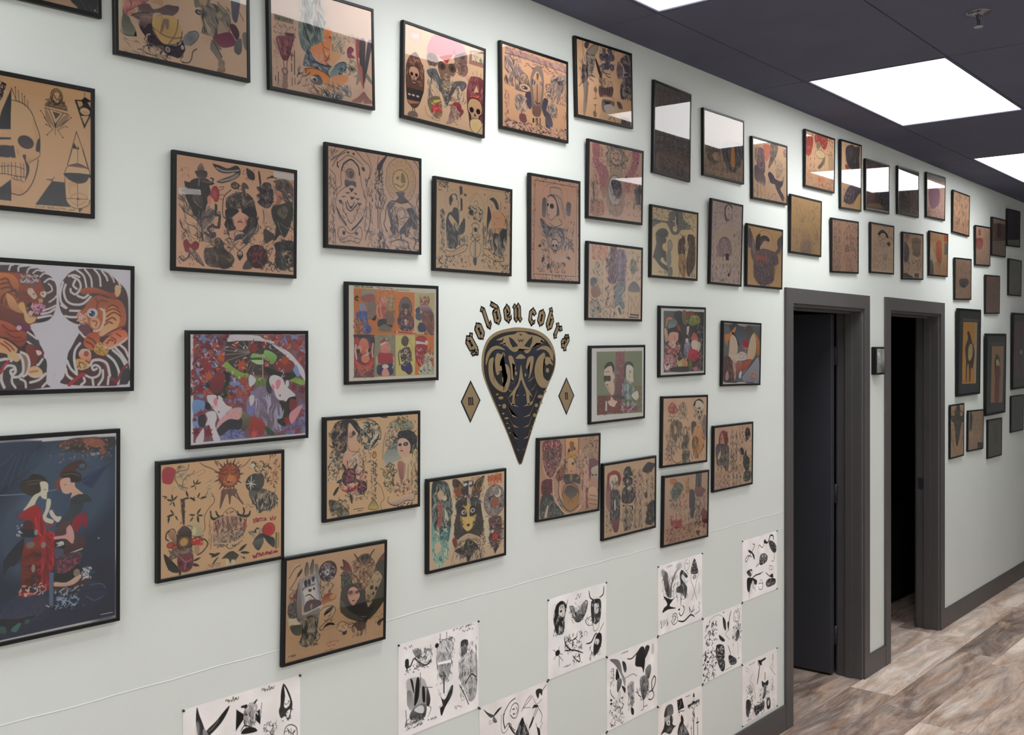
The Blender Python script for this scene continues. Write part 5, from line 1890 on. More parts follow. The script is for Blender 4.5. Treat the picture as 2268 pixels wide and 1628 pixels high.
ART['F49'] = ('d2b48c', '''
f 1e1e22>2a2624 28,18 43,7 69,3 95,4 111,13 122,36 119,48 92,26 77,19 74,85 61,96 30,82 18,49
N 1a181a|b89878|8a7060 12 11 74 95 150 2 16
N 2a2a28|8a8a80|1a1a1a 10 82 61 149 120 2.4 18
f d8bca0>c8a488 82,14 92,20 106,35 116,46 122,57 115,58 119,66 115,74 122,85 119,93 98,93 79,86 75,73 77,39
v 8a6a60 90 48 13 10 0.5 5
f 3a3034 92,44 98,35 106,44 100,49
s 2.2 2a2224 85,54 95,49 107,45
s 2 a05050 112,64 118,66
l 1.5 222 79,14 77,39 77,77 87,92 108,95 120,93
f d8b8a0>b88874 69,91 93,95 95,107 82,126 69,145 59,144 56,123 61,104
l 1.4 222 69,89 59,108 57,144
f d4bca8 95,103 116,97 124,105 122,133 125,158 122,190 114,189 111,157 108,128 98,135 87,138 82,132
l 1.5 222 95,105 116,97 126,110 135,135 133,159
l 2 3a3230 108,116 95,127 77,141
n 332c2a|b8a08c 72 112 141 152 44 2 22 60
l 3 8a7a50 106,9 140,7 179,17 195,37 198,62 184,82 162,92
l 1.4 222 105,4 146,4 184,20 201,46 195,74 168,93
N 1a1a1c|c0c0b4|77786e|1a1a1c 114 18 195 92 150 3.2 30
s 6 c8c4b4 159,80 173,64 190,47
s 6 1a1a1c 165,88 184,69 195,54
n 2a2220|c0a888 119 86 165 131 44 1.6 14
R 8a4450 82 164 25.5 2a1820 454434
R 7a3a44 130 197 18.9 2a1820
f b83848>8a2434 48,186 61,196 93,195 109,187 106,201 82,206 59,199
f e0c8c0 77,183 98,180 95,187 80,188
N 2a1a1e|c07078|6a3040 48 142 152 210 120 2 16
n 2a2424|8a8474 67 207 154 229 60 2 14
L 222420 46 186 29.7 135 .24
L 222420 43 192 22.8 130 .18
L 222420 48 176 18.3 -140 .2
L 33352c 88 211 27.9 80 .26
n 2a2a26|d0c8b0 10 145 48 170 36 2 14
f 4a463c>78705c 10,220 31,222 56,235 82,258 80,270 62,269 44,273 36,260 23,265 15,250
N 1a1a18|a89c80 10 224 82 272 90 2 14
l 1.4 222 46,215 47,222
l 1.4 222 68,225 56,230
u 1.6 222 98,255 138,256
u 1.6 222 114,261 130,262
E c07048 176.0 109.7 7.2 9.4
e e0a878 176.6 112.8 3.3 4.5
p c8b490 172,124 180,124 180,163 172,163
n 222 165 126 187 233 80 1.8 10
l 1.6 222 172,128 172,163
l 1.6 222 181,129 180,163
f 8a7c50>c0b060 174,235 190,259 174,265 155,257
l 1.6 222 174,234 192,261 174,265 153,257 174,234
f d8b890 187,195 196,194 212,225 213,241 201,248 193,239 182,221
l 1.3 222 185,189 201,203 212,227 213,241 201,250 204,269
e 8c8c70 277.5 27.6 46.5 12.6
f aaa88c>77786a 232,29 252,22 280,34 321,26 333,33 327,48 295,48 252,36 232,39
N 5a3a28|c0a880|2a2420 257 1 313 30 60 2 12
n 2a2a28|aaa890 226 19 336 49 60 1.8 14
l 8 c0a880 218,51 209,83 207,125 212,167
l 1.4 222 220,49 211,84 208,125
f 7c8480>a8aca0 235,90 263,79 269,113 284,129 252,137 224,147 212,125 215,109
N 26262a|787c78 220 45 278 99 80 2.4 16
f 24242a 269,52 295,48 325,52 345,72 343,98 328,114 316,117 310,81 286,70 269,78
N 1c1c20|44444c 269 49 349 104 60 2.4 20
f d8bcac>c8a490 269,75 283,70 301,74 316,87 319,105 310,117 289,126 275,114 266,96
e 3a2a2c 276.2 88.6 7.0 4.2
e 3a2a2c 299.6 88.3 10.0 5.9
e d0b0a0 299.6 88.3 2.9 1.7
s 3 6a2a30 276,108 283,106 289,109
l 1.6 a08070 283,91 279,99 284,102
f d8c4a8 287,123 307,129 322,116 331,123 325,139 307,146 292,138
f d4c0a0>c4a484 252,141 266,138 278,152 269,172 269,206 264,226 252,223 249,181
f a87468>8a6058 266,140 289,140 295,166 287,191 275,185
f d4bc9c 295,145 307,155 301,188 281,220 272,215 290,185
f d4bc9c 310,146 325,144 322,177 316,219 304,214
l 1.4 222 252,143 249,181 252,221
l 1.4 222 295,145 295,175 275,217
l 1.4 222 310,151 309,189 316,224
l 2 222 253,160 262,160 263,167 255,167
N 26261e|7a7454|4a4a3c 210 135 255 221 110 2 18
n 26261e|7a7454|c0b490 319 89 355 239 110 2 20 80
n 3a2420|7a5048|c0a090 252 195 322 237 70 2.2 16
f c8b0a0>a89080 232,250 252,252 290,240 316,236 331,238 328,255 299,256 270,263 241,261
l 1.8 222 231,235 229,250 249,262 270,263 302,254 331,257 337,241
n 1c1a1a 252 261 331 274 20 3 14
l 1.6 222 198,151 209,154 215,159
f 3a3a34 192,-0 212,-0 229,6 209,7
''')
ART['F50'] = ('b89b7a', '''
f bfa384 12,45 30,16 52,21 50,40 26,65 13,76
l 2 2a2420 12,50 30,27 49,21
f 2a2224 39,43 53,30 52,41 39,52
l 2 2a2420 13,80 31,61 39,47
f 7a2c3c 24,99 40,80 45,98 40,117 30,117
f 5a4c44>3a3a34 11,118 40,119 49,142 36,157 12,150
n 2a2624|8a7a66 11 82 43 158 44 2 18
p d0c8b4 12,155 44,164 50,181 25,172 12,174
f 5a5a50>6a6452 17,177 33,176 58,181 56,204 37,204 23,193
f 55504e>8a8480 63,36 68,17 74,20 77,47 66,52
f 4a4646>7a7470 80,34 87,13 93,14 92,47 83,50
f 6c6864>8a8480 96,26 106,27 110,48 99,50
l 2 222 68,17 63,36 66,52
l 2 222 88,14 80,36
f 8a8682>6e6a66 42,67 50,69 55,154 50,170 39,162 35,118
l 1.8 222 42,67 36,118 40,160
p 9a9898<88868a 44,57 110,50 121,140 63,153 51,99
p b0aeb0 56,70 102,64 115,132 65,141
f 2a2426 61,66 69,63 72,77 64,80
f 2a2426 73,64 81,63 83,76 75,77
f 2a2426 87,59 95,58 95,69 89,71
l 2.4 3a3436 56,89 64,82 97,78
p c8c4c0 56,91 97,83 101,116 70,120
f 3a3234 75,90 86,89 85,96 78,96
e 2a2426 94.5 90.1 3.4 4.0
f c8a888 76,112 89,112 87,127 79,124
f 4a3e40>5a4a4c 62,136 70,122 87,118 115,125 118,139 68,148
f a87c6c 82,133 90,130 87,145
u 3.2 d8d4d0 64,154 121,140
s 3 222 65,106 81,104 101,121
f 85807a>55504a 52,158 68,154 115,145 113,171 108,210 100,228 78,241 54,234 51,220 58,198
e 6a5c48 81.0 174.2 13.5 16.7
v a89a80 88 184 17 18 0.5 6
l 2.4 3a3632 75,195 71,175 79,163 93,163
f 9a9284 75,197 97,197 100,206 80,205
f 8c8060>5a5040 51,227 72,221 78,215 89,215 97,228 84,240 62,239
l 2 222 48,226 58,205 55,182
l 2 222 110,171 105,212 100,226 117,216 114,229 103,231
n 2a2624|b0a898 53 161 111 240 60 1.6 20 75
e 4a2422 141.5 50.1 31.8 27.9
N 2a2224|c8c4c8|8a8890 115 30 168 72 100 2.6 18
R b8b4b8 139 53 20.5 2a2426
l 2 222 116,71 120,111 126,125
n 2a2424|b0a090 114 76 160 114 34 1.6 16
f 8a3428>b0885c 121,129 131,113 154,112 172,122 166,132 138,136 129,141
e b8905c 160.3 122.2 10.6 6.7
f bfa384 118,146 132,144 161,147 170,153 167,177 133,193 119,204 116,176
l 1.6 222 117,155 132,146 161,148 170,160 161,176 133,189 116,201 125,206 144,191
f 2a2426 130,168 138,156 161,148 158,158 141,166
f 2a2426 130,201 142,192 162,194 168,201 150,198
n 3a3230 133 160 167 192 14 1.2 10
f bfa384 177,210 185,198 203,197 224,210 236,210 227,222 209,223 209,235 198,233 194,223 180,220
l 1.4 222 177,213 182,200 200,198 221,210 239,211 230,223
f 2a2426 178,217 200,226 212,224 209,235 195,233 197,228
n 3a3230 182 203 233 221 22 1.1 8
f 5a2c2c>7a3c34 193,26 214,39 223,54 227,65 194,56 185,45 196,45
l 1.6 222 193,28 202,44 185,48
f 6a342e>7a4a3c 318,63 324,48 352,28 356,57 334,61
l 2 3a2420 318,63 337,40 355,29
f 4e4844>3a3a34 194,60 215,66 230,98 216,109 195,103 188,78
n 2a2624|6c645c 191 61 230 108 50 2.4 16
f 3a362c>44443a 315,60 356,55 358,137 352,164 318,196 290,209 281,184 317,144
f 44423e>33312e 192,105 221,99 273,114 290,177 317,168 287,213 269,219 241,202 205,182 187,163
f 5a584c>4a483c 187,163 190,136 220,173 256,194 275,218 244,205 208,187
f 36332f>3a3432 218,100 261,107 280,152 275,197 250,190 223,160 207,130
f d0a894>b8907c 213,127 221,110 242,111 258,134 249,149 235,160 222,149
e 5a3a34 223.2 122.1 8.5 5.5
e 5a3a34 247.3 125.2 6.8 4.6
s 3 2a1c1c 230,145 234,147 239,146
v 8a5c50 228 125 18 8 0.4 4
N 2a1e18|8a6e4e|5a4434|6a3028 224 26 322 119 260 2.2 18
f 5a4a34 244,36 262,23 289,24 299,44 275,54
e 2a1e1a 266.5 32.4 6.2 6.9
e 2a1e1a 281.8 32.3 6.2 6.9
l 2.6 8a7454 253,33 272,54 293,38
s 4.5 2a2220 234,16 247,32 253,40
s 4.5 2a2220 311,14 299,25 290,40
s 2 2a2220 184,68 194,72
f b8a080>94805f 291,108 309,85 325,78 341,95 338,108 323,131 314,149 302,163 283,157 279,133 285,125
e 1e1a16 302.3 121.0 7.0 6.5
e 1e1a16 319.6 126.2 5.1 5.6
e 1e1a16 308.9 138.4 3.8 4.7
n 1e1a16 283 139 311 162 26 1.8 8
n 5a4a38 291 81 341 112 20 1.4 12
f 5a4238 242,209 278,216 282,231 260,236 245,224
n 3a2a24 233 203 288 247 34 1.8 16 100
u 1 a89a80 264,196 284,200
u 1 a89a80 266,205 272,203
n 6a5848 290 192 353 225 24 1 10
f 2a2220 325,227 331,219 353,215 353,219 341,226 335,235
h 1 a04a3c 140 245 172 5
h 1 a04a3c 143 255 172 5
h .8 a05a4c 135 266 169 4
e a85a4c 179.7 247.2 3.0 2.3
h 1 4a4038 14 256 38 5
''')
ART['F51'] = ('d0ba9c', '''
f 263030>3a4844 14,11 41,3 81,14 94,45 103,80 109,98 97,122 97,152 72,170 36,159 15,120
N 16201e|aab0a4|4a5c58|8a9088 13 5 106 139 220 2.6 20 90
f d8b490 38,39 54,34 66,46 63,58 45,60
f a05c50>9a5a50 39,72 54,70 60,92 57,138 42,157 33,150 42,115
n c89080|6a3a34 36 69 60 158 24 2 12
f b8b8a4 69,89 81,107 88,130 72,119
l 2 d8dcd0 72,93 72,128
e c8bca8 68.9 59.1 10.5 7.2
f 6a9a90>a0b4a4 13,126 24,142 42,183 54,167 85,146 91,173 88,206 76,234 58,263 30,257 15,221
f 3c6a70>4a7c7c 54,180 72,157 94,147 91,181 73,208 63,196
N 2c5450|a8c4b4|5a9088|d0ccb4 14 137 88 264 200 2.2 18 70
f c8b498 27,197 42,187 54,201 48,219 30,219
e 1a1a1c 72.3 146.7 8.1 3.0
e d8dcd0 76.9 144.1 4.3 2.1
f d8ccb4 84,10 106,12 103,46 119,65 112,103 116,146 103,187 97,208 88,202 94,165 109,132 103,80 97,49
f d8ccb0 248,11 264,8 264,42 248,71 241,97 248,124 275,141 272,190 282,227 265,242 252,209 252,174 238,141 238,83
f 5a3a28>4a3424 103,9 125,7 144,22 153,36 166,53 153,67 128,66 115,47
f 4a3a2c>5a4028 195,63 198,35 218,19 251,7 241,35 231,51 228,71
n 1c1612|a07850 103 11 166 69 70 2.4 16 50
n 1c1612|a07850|7a5c40 192 4 251 72 80 2.4 18 110
f 8a4c34 112,36 140,44 147,60 118,56
f 262020 156,37 176,34 179,59 163,59
l 2 1c1612 103,11 134,17 152,36
l 2 1c1612 198,35 218,19 251,9
f 2a2626 153,21 166,16 195,19 198,33 179,37 160,31
e d8d8d4 162.7 26.6 8.4 4.3
e c8b8b4 185.2 24.6 9.1 6.1
u 3 d8d4cc 178,28 178,61
f 2c2a2a>38342e 119,82 134,71 166,68 211,71 231,87 238,114 245,150 245,186 212,199 154,190 116,189 113,141 122,113
N 5c5a5a|1a181a|a0a0a0 119 61 238 107 110 2.4 20
f 9a9690 169,71 182,72 186,99 173,97
e 1c1a1a 176.5 89.0 4.5 5.7
e 5a3024 178.3 65.3 4.5 2.6
f b8a060>d0bc74 144,94 166,94 179,89 192,97 212,111 212,137 199,162 173,174 154,160 138,136
f 2a2428 125,91 153,95 166,110 170,127 150,125 128,113
f 2a2428 186,97 212,100 215,120 205,128 182,127
f c0a868 169,88 179,85 182,103 179,126 170,127
e e8e0d8 154.1 111.9 10.3 6.9
e 2a1c20 155.4 112.1 5.8 4.3
e e8e0d8 196.0 111.5 10.5 7.0
e 2a1c20 196.6 111.6 5.9 4.4
e e8e0d8 153.5 110.1 1.9 1.3
e 1c1618 175.5 154.7 7.2 3.9
v b8945c 154 151 13 13 0.5 6
l 2 3a2e24 138,128 141,150 173,175 199,162 212,137
N 1e1a1a|5a4a40|3a3430 113 114 154 192 70 2.6 24
N 1e1a1a|5a4a40|3a3430 199 126 252 192 70 2.6 24
f c4ac8c>a8967c 125,197 147,185 173,180 199,186 228,197 229,210 199,204 173,198 148,205 129,215
l 1.6 222 125,195 147,185 175,180 199,186 228,197
l 1.6 222 129,216 148,205 173,198 199,204 229,211
e 8a8478 177.9 189.1 3.3 2.2
f 7a4030>6a3028 103,192 116,185 125,199 125,214 113,215
n 6a3a2c|1e1a1a|c8b090 229 179 255 234 34 2.4 16
f 242020>3a3430 113,225 154,216 167,201 199,208 222,231 193,249 180,260 167,249 141,241
N 141010|6a5c4c|8a7a66 113 202 232 256 120 2.4 20
p 1a1614 167,249 189,255 178,275
n 2a2420 97 224 252 270 50 1.6 22 95
l 1.2 4a3e34 212,245 219,259 232,246
h 1.2 3a3230 229 252 265 10
p b86c44 266,11 336,9 336,40 271,43
n e0d0b4 274 28 336 39 20 2.4 10 90
n 9a4a28 266 8 336 28 30 2 10
E 8a8078 300.2 92.7 50.9 50.5
N 2c2626|b0a8a4|6a5e5a 255 48 350 138 240 2 16
E c8c4bc 317.2 70.0 17.3 15.8
e 8a8078 312.1 66.0 11.7 10.8
f 9a5c40 285,93 305,84 323,98 312,114 292,112
e 2a2426 277.4 84.5 4.8 6.3
l 1.4 222 255,138 278,144 275,154
f 6a4a44>4a3434 275,146 330,146 337,176 333,207 330,230 320,242 304,264 296,242 282,231 272,210 282,191 275,168
N 1c1416|b09488|7a5048 272 148 344 251 180 2 14
e c04038 304.2 208.9 13.8 10.3
n 1c1416 265 146 354 249 34 2.2 16 10
e e0d4c8 290.5 190.1 7.6 4.5
p 1c1614 296,247 313,247 304,266
''')
ART['F13'] = ('e0c4a0', '''
v e8bc98 308 102 67 54 0.5 20
v e4b890 140 15 50 25 0.4 19
l 2.4 222 9,10 15,1 32,7 50,7 53,1
n 221e1e 6 -3 56 32 34 1.8 14
n 221e1e 320 4 356 39 24 1.8 16
n 221e1e 8 231 53 269 36 2 16
n 221e1e 311 239 358 272 36 2 16
l 1.2 8a7464 9,4 122,5 248,10 323,6
l 1.2 8a7464 317,6 351,31
l 1.2 8a7464 9,226 50,254 95,261
l 1.2 8a7464 351,236 317,260
l 1.4 a08c78 42,71 39,51 53,31 77,25 95,31 101,45
l 1.2 a08c78 48,87 46,55 59,35 80,30
f 3a3638>5a5658 58,57 62,47 74,39 89,38 95,47 95,58 80,55 71,68 66,77 60,71
f c0b098 71,44 83,40 92,50 80,59 74,52
f d8bc9c 71,66 80,57 97,55 100,67 99,78 83,79 71,76
l 1.4 222 95,55 101,67 97,79
f 4a4648>2c2a2c 57,98 72,93 80,80 99,82 102,98 105,123 106,155 100,181 94,200 61,206 49,176 46,136 48,115
f d0b898>b8a080 57,110 66,103 84,116 105,133 118,146 106,155 93,150 72,134 60,120
l 1.6 222 57,110 66,103 87,118 105,135
l 1.6 222 60,122 78,139 100,154
f 38343a 102,143 129,108 130,149 106,162
f d0b898 105,135 123,108 117,84 108,83 105,98 111,110 102,129
l 1.4 222 108,83 103,98 108,108
l 1.4 222 125,106 117,126 105,141
n 1e1c1e|8a8480 49 125 106 203 90 2.2 22 70
n 8a8480|222 91 159 143 192 50 1.8 16 60
p 4a4644<5a5654 104,12 117,11 121,38 107,40
p 3a3634 109,44 118,43 120,84 111,89
f c8ac88 112,37 134,35 138,45 113,49
e 4a4442 131.4 36.1 6.8 4.1
e 4a4442 116.1 80.2 3.1 5.8
l 1.4 222 27,89 33,100 25,113
n 222020|8a8070 20 91 40 218 110 1.8 12 85
e 3a3838 31.9 96.5 3.5 8.1
l 1.2 8a7464 147,54 165,33 181,26 197,30 216,53 223,87
l 1.2 8a7464 153,58 178,30 181,17
e c8b498 183.0 56.8 11.4 9.2
l 1.4 554a44 172,56 181,49 191,54 185,65 175,64
n 1c1a1a|8a8070 145 70 217 112 120 2.2 12
l 1.6 222 153,64 154,79
f 3a3636 148,85 166,79 169,96 154,95
f d0b490 167,113 192,111 185,124 173,125
l 2 222 161,130 167,123 179,118 195,123 198,133
p c4ac8c 167,132 192,134 192,157 167,157
l 1.8 222 167,132 167,157
l 1.8 222 192,134 192,157
f 2a2628 173,135 186,134 186,145 176,146
l 1.8 222 161,161 180,166 199,159
n 222 155 154 205 175 24 1.6 12
l 1.8 332e2c 180,171 161,184 155,202 162,220 181,229 199,218 207,198 202,182 180,171
u 3.4 8a8684 175,173 175,246
u 3.4 3a3638 181,170 181,250
l 1.4 222 173,228 171,242 184,250 187,229
f 3a3638 171,230 187,229 184,250 176,251
u 2 222 158,247 156,255
l 1.4 a08c78 229,61 232,39 248,22 267,20 291,29 301,45
l 1.2 a08c78 235,49 248,27 267,25 284,34
f 4a4648 245,38 261,30 277,36 288,50 291,67 278,64 268,48 255,41
f d8bc9c 242,51 255,45 268,52 275,69 258,73 245,63
l 1.2 554a44 253,56 258,60 255,67
f 2c2a2e>4a4850 239,60 249,71 255,96 243,119 240,149 234,158 233,120 236,85
l 1.6 222 301,43 298,71 288,72
f e0b48c>d8a882 258,79 294,71 318,80 335,107 315,126 295,136 269,138 259,113
l 1.5 332e30 304,75 325,90 332,109
l 1.2 7a6450 262,83 275,95 298,93
l 1.2 7a6450 269,132 295,125
e 554a44 270.4 114.3 2.6 1.7
n 2a2628|c8b49c 231 131 283 199 110 2.2 24 85
f 3c383a>5c5858 266,147 292,145 302,159 303,209 283,208 267,192
f 2c2a2c 296,145 309,128 329,129 333,159 329,181 309,174
n 1e1c20|8a8684|c8b49c 263 147 333 211 120 2.2 26 80
l 1.6 222 294,147 295,132 312,125 330,131
n 222 322 76 349 154 30 1.6 14 90
n 222 213 112 230 191 40 1.6 12 90
f e0c4a0>cfae88 44,213 70,216 106,203 134,189 138,201 131,210 94,224 65,230 45,228
l 1.8 222 44,211 70,216 103,203 137,189 137,207 100,222 65,231 44,228 44,211
f e0c4a0>cfae88 218,197 234,196 267,211 300,220 317,219 317,230 284,232 244,221 222,212
l 1.8 222 218,197 238,197 270,212 315,220 317,231 280,232 241,221 220,211 218,197
l 1 7a6450 70,222 103,211 128,201
n 221e1e|c8a888 50 226 153 259 90 1.8 14
n 221e1e|c8a888 212 213 320 256 100 1.8 14
u .8 7a6450 245,258 297,258
e 332e2c 222.2 25.2 2.9 1.9
e 554a44 322.6 57.7 3.4 3.0
''')
ART['F01'] = ('a8947c', '''
p b0957c 246,205 286,253 302,265 297,269 247,269
f 3c3d40>4a4b4c 286,253 302,265 304,271 342,272 348,259 347,199 304,190 273,218
l 2 5a5b5c 307,248 318,258 325,268
l 2 5a5b5c 329,253 333,262 335,267
e aaa 343.1 263.6 2.2 2.6
f 6a4a3c>3a2a28 159,153 225,144 234,199 176,232
''')
ART['F02'] = ('c4ad96', '''
f b08078>c09088 15,77 82,44 80,136 36,167 34,184 13,184 17,152
n 8a5a58 14 69 70 181 60 2 22 100
l 6 b8bca4 11,138 8,184 18,200
f 6a6a60>868678 15,184 29,188 34,198 44,212 44,227 21,232 11,218 11,198
l 1.6 4a4a44 8,222 17,230 44,228
p 2a2626 44,218 46,217 48,228 40,230
f c0a080>b89878 80,60 119,49 117,128 111,145 101,141 80,136
n 7a6a60 68 -12 162 81 90 2.4 26
f 6a5c5c>7a6a68 53,160 67,149 80,147 90,156 108,149 125,138 143,136 157,135 155,147 141,160 118,173 108,161 87,167 63,171
f 8a7a72>6a5c5a 36,179 87,166 87,186 63,187 49,188
l 2 4a4042 34,184 50,174 80,167
l 2 8a5a58 36,167 63,150 79,137
f a08a80>5a4c50 58,179 87,175 87,189 69,201 56,203
f 453c42>4a4247 49,188 56,202 69,202 80,191 88,195 95,215 110,229 131,232 158,225 167,211 172,226 172,237 157,256 141,256 124,254 110,245 94,240 82,244 72,229 66,220 56,208
n 38303a 65 209 167 261 60 2 16
f b59a68@c2a878 87,172 114,164 143,161 157,172 165,186 165,208 145,225 127,232 107,227 91,210 86,194
f 8a7468 107,206 114,177 121,172 117,195 110,207
f 857870 120,174 130,171 130,190 124,195
l 3.4 8a7060 107,208 124,212 145,212 165,206
l 3 8a7060 155,166 151,192 142,211 128,230
l 2.4 8a7060 90,199 107,208
l 2 554a48 87,175 87,197 107,227 129,231 158,219 166,192
n 9a8878 95 158 114 177 16 1.2 8
f 77787a@8a8c8c 169,204 183,190 204,184 209,192 203,206 185,221 170,220
l 1.6 554e50 182,190 202,183 211,190 203,206 187,221
e a59c98 126.5 242.0 6.8 6.6
e 6a6064 126.5 242.0 3.2 3.1
e b0a8a4 165.7 229.3 4.4 5.4
l 3 c4ad96 72,229 74,219 81,216
l 2 4a4040 50,257 60,255 65,257
l 2.4 4a4040 69,261 89,263 110,263 124,268
l 2.4 4a4040 205,225 194,234 190,251 182,262 166,265
n 8a7a6c|c8b49c 9 233 113 279 60 1.4 20 25
f 6c6860>8a8478 200,28 250,14 242,114 234,129 223,122 212,123 199,118
e 5a5450 211.5 135.5 10.6 6.4
e 9a9080 211.5 135.5 4.6 2.9
f b09a80 205,58 235,51 234,109 215,114
f 787470>8c857a 223,122 251,105 280,115 295,125 302,146 294,161 306,180 256,186 241,164 224,144
n 5a5654|a49c8c|8a8074 219 103 299 182 130 2.6 26 65
f a89c80@8a8270 260,126 278,119 279,131 264,141
f a8988a>b09888 268,147 277,140 298,157 302,169 279,176 263,177
l 1.8 5a4c4a 272,104 291,119 301,138 298,163
l 1.4 7a5a54 272,138 291,157 308,179
f 6a4c54>5a4a4a 299,145 314,143 326,157 326,171 318,179 304,162
f 7a4c5c>8a5a64 250,187 271,174 298,165 310,174 318,189 304,199 278,207 259,198
f 6a6466>8a8684 250,190 259,198 276,211 263,213
f 7e7a72>94897c 248,194 263,213 276,232 268,242 251,226 242,216
f 8f8478>9c8c7c 266,242 282,238 282,254 266,257
f a08e7c>8c7868 266,257 284,254 282,267 262,269
l 2 4a4442 248,194 259,206 276,230
f 75777a>6a6a6c 316,183 330,173 335,182 333,206 323,216 311,207
f 807c74 336,162 348,156 349,199 339,188
f 74707a>6a646c 305,66 329,77 327,107 320,135 310,134 305,116
l 2 6a6064 328,109 340,128
''')
ART['F03'] = ('c4ab98', '''
p 8c8474 13,81 75,82 74,96 13,97
h 1.6 5a544c 16 89 72 7
n 6a5c5c|9a8a80 12 101 79 131 40 1.8 14
f 8a6468>7a5054 18,140 45,131 72,124 77,132 67,160 55,191 37,194 24,168
n b07a78|6a4448 22 138 72 178 70 2 18 80
f 6a5054 50,123 77,121 68,129 47,129
e c0a8a0 43.1 119.3 6.4 5.1
l 2 5a4448 22,150 31,177 39,194 41,219 35,266
l 2 5a4448 72,133 65,160 53,191 50,217 51,264
e 8a7070 44.1 223.4 10.5 10.1
e b89a88 44.1 223.4 5.0 5.4
f 9a8078 39,237 49,235 52,265 36,268
u 2.2 3a2e30 23,229 22,259
u 2.2 3a2e30 14,241 14,252
u 2.2 3a2e30 66,178 66,192
u 2.2 3a2e30 66,200 66,220
u 2.2 3a2e30 76,165 75,227
u 1.8 5a4444 76,236 76,252
u 1.8 5a4444 67,236 67,257
n 9a8a7c 8 143 34 269 40 1.4 14 85
f 5c6464>77807c 93,91 128,81 181,63 175,94 175,113 156,131 155,157 127,155 108,159 95,140
N 454c4e|8a9690|a0a494 91 -20 181 158 260 2.4 34 80
n 8a7c74 11 -160 346 -11 140 2.4 30
f c8885c@d09870 176,88 190,80 205,86 209,102 202,113 187,116 175,107
v b87050 190 110 15 8 0.5 2
e 4a2424 197.4 105.3 3.0 2.6
f c48a60>c89070 127,155 141,138 156,131 172,121 202,115 204,126 203,145 213,150 203,171 183,184 159,179 141,168
l 3 a86048 170,123 175,135 194,139
l 2.4 a86048 174,169 181,175 186,165
l 1.6 4a3434 172,139 181,167 186,170 201,141
e f0e0d0 185.0 150.8 4.9 1.5
f d0a888>c89c74 204,122 234,108 243,133 228,159 203,179 193,177
n 8a8c84|b8ac94|6c706c 204 91 251 140 90 2 20 110
f 5a626c>6c747c 115,159 127,155 145,174 173,184 203,182 212,188 192,207 173,203 140,194 107,198 105,189
l 2.4 2e3238 117,159 145,178 176,185 203,182
l 2.4 2e3238 107,198 140,195 178,205
n 3a4048|a8acac 105 158 203 213 60 2 18 35
f b8a890 190,201 203,182 228,155 233,156 212,182 197,208
f 64707a>8a9494 202,192 227,170 252,164 255,181 232,200 212,211 195,210
l 2 3a4048 212,181 232,167 252,164 253,181
N 3a4048|8a9494 217 169 254 205 30 1.8 14
f c88858>d09868 109,203 135,198 164,199 187,207 197,217 192,231 177,234 158,220 135,220 114,220
f c89468>d0a07c 202,212 232,200 259,199 256,215 231,230 206,225
l 2 6a4434 109,206 140,199 173,203 195,214
n 8a6048 187 219 226 246 20 1.2 16 70
f 5a5c5c>7c7a74 125,226 154,213 170,229 163,240 139,240
e c0b8a8 139.2 227.0 12.5 7.4
e 4a4c50 142.7 228.2 5.8 4.5
n 7a6858|5a4c44 124 231 236 265 70 1.3 20 30
n 3a3e44 86 199 130 249 16 2 22 130
n 4a545c|8a9496 228 222 268 254 36 2 20 40
f 7c7c7c>5a5c60 169,265 201,256 238,254 235,266 201,269
n 2a2c30|d8d4cc 169 255 238 271 30 2 12
f 84565c>8c5a68 258,142 258,126 271,116 281,122 273,135 288,144 263,149
l 3 7a4458 263,133 266,119 281,122 273,133
f a04850>b04c60 291,132 312,112 322,106 319,126 304,141
f 946058>b07064 289,94 305,91 298,146 313,170 317,224 307,210 295,173
f 5e585c>4a464c 305,91 325,88 325,125 321,188 316,226 313,170 303,153
f 625c60>504c50 336,88 352,89 340,138 329,179 320,208 324,149
f 8c847c 298,173 305,199 289,219
f 7a7874>8c8478 329,179 349,199 346,207 326,191
f 8c6660>9c7870 317,233 296,250 270,266 291,267 311,262
f 8c6660>9c7870 317,233 332,245 351,259 332,264 316,263
e 8c8878 274.7 177.0 15.5 9.6
e 4a4c4a 276.0 176.7 7.8 4.6
n 5a5c58|a09c88 257 154 293 194 40 1.8 14
n 6a6460|a89c8c 254 81 294 104 30 1.8 16
''')
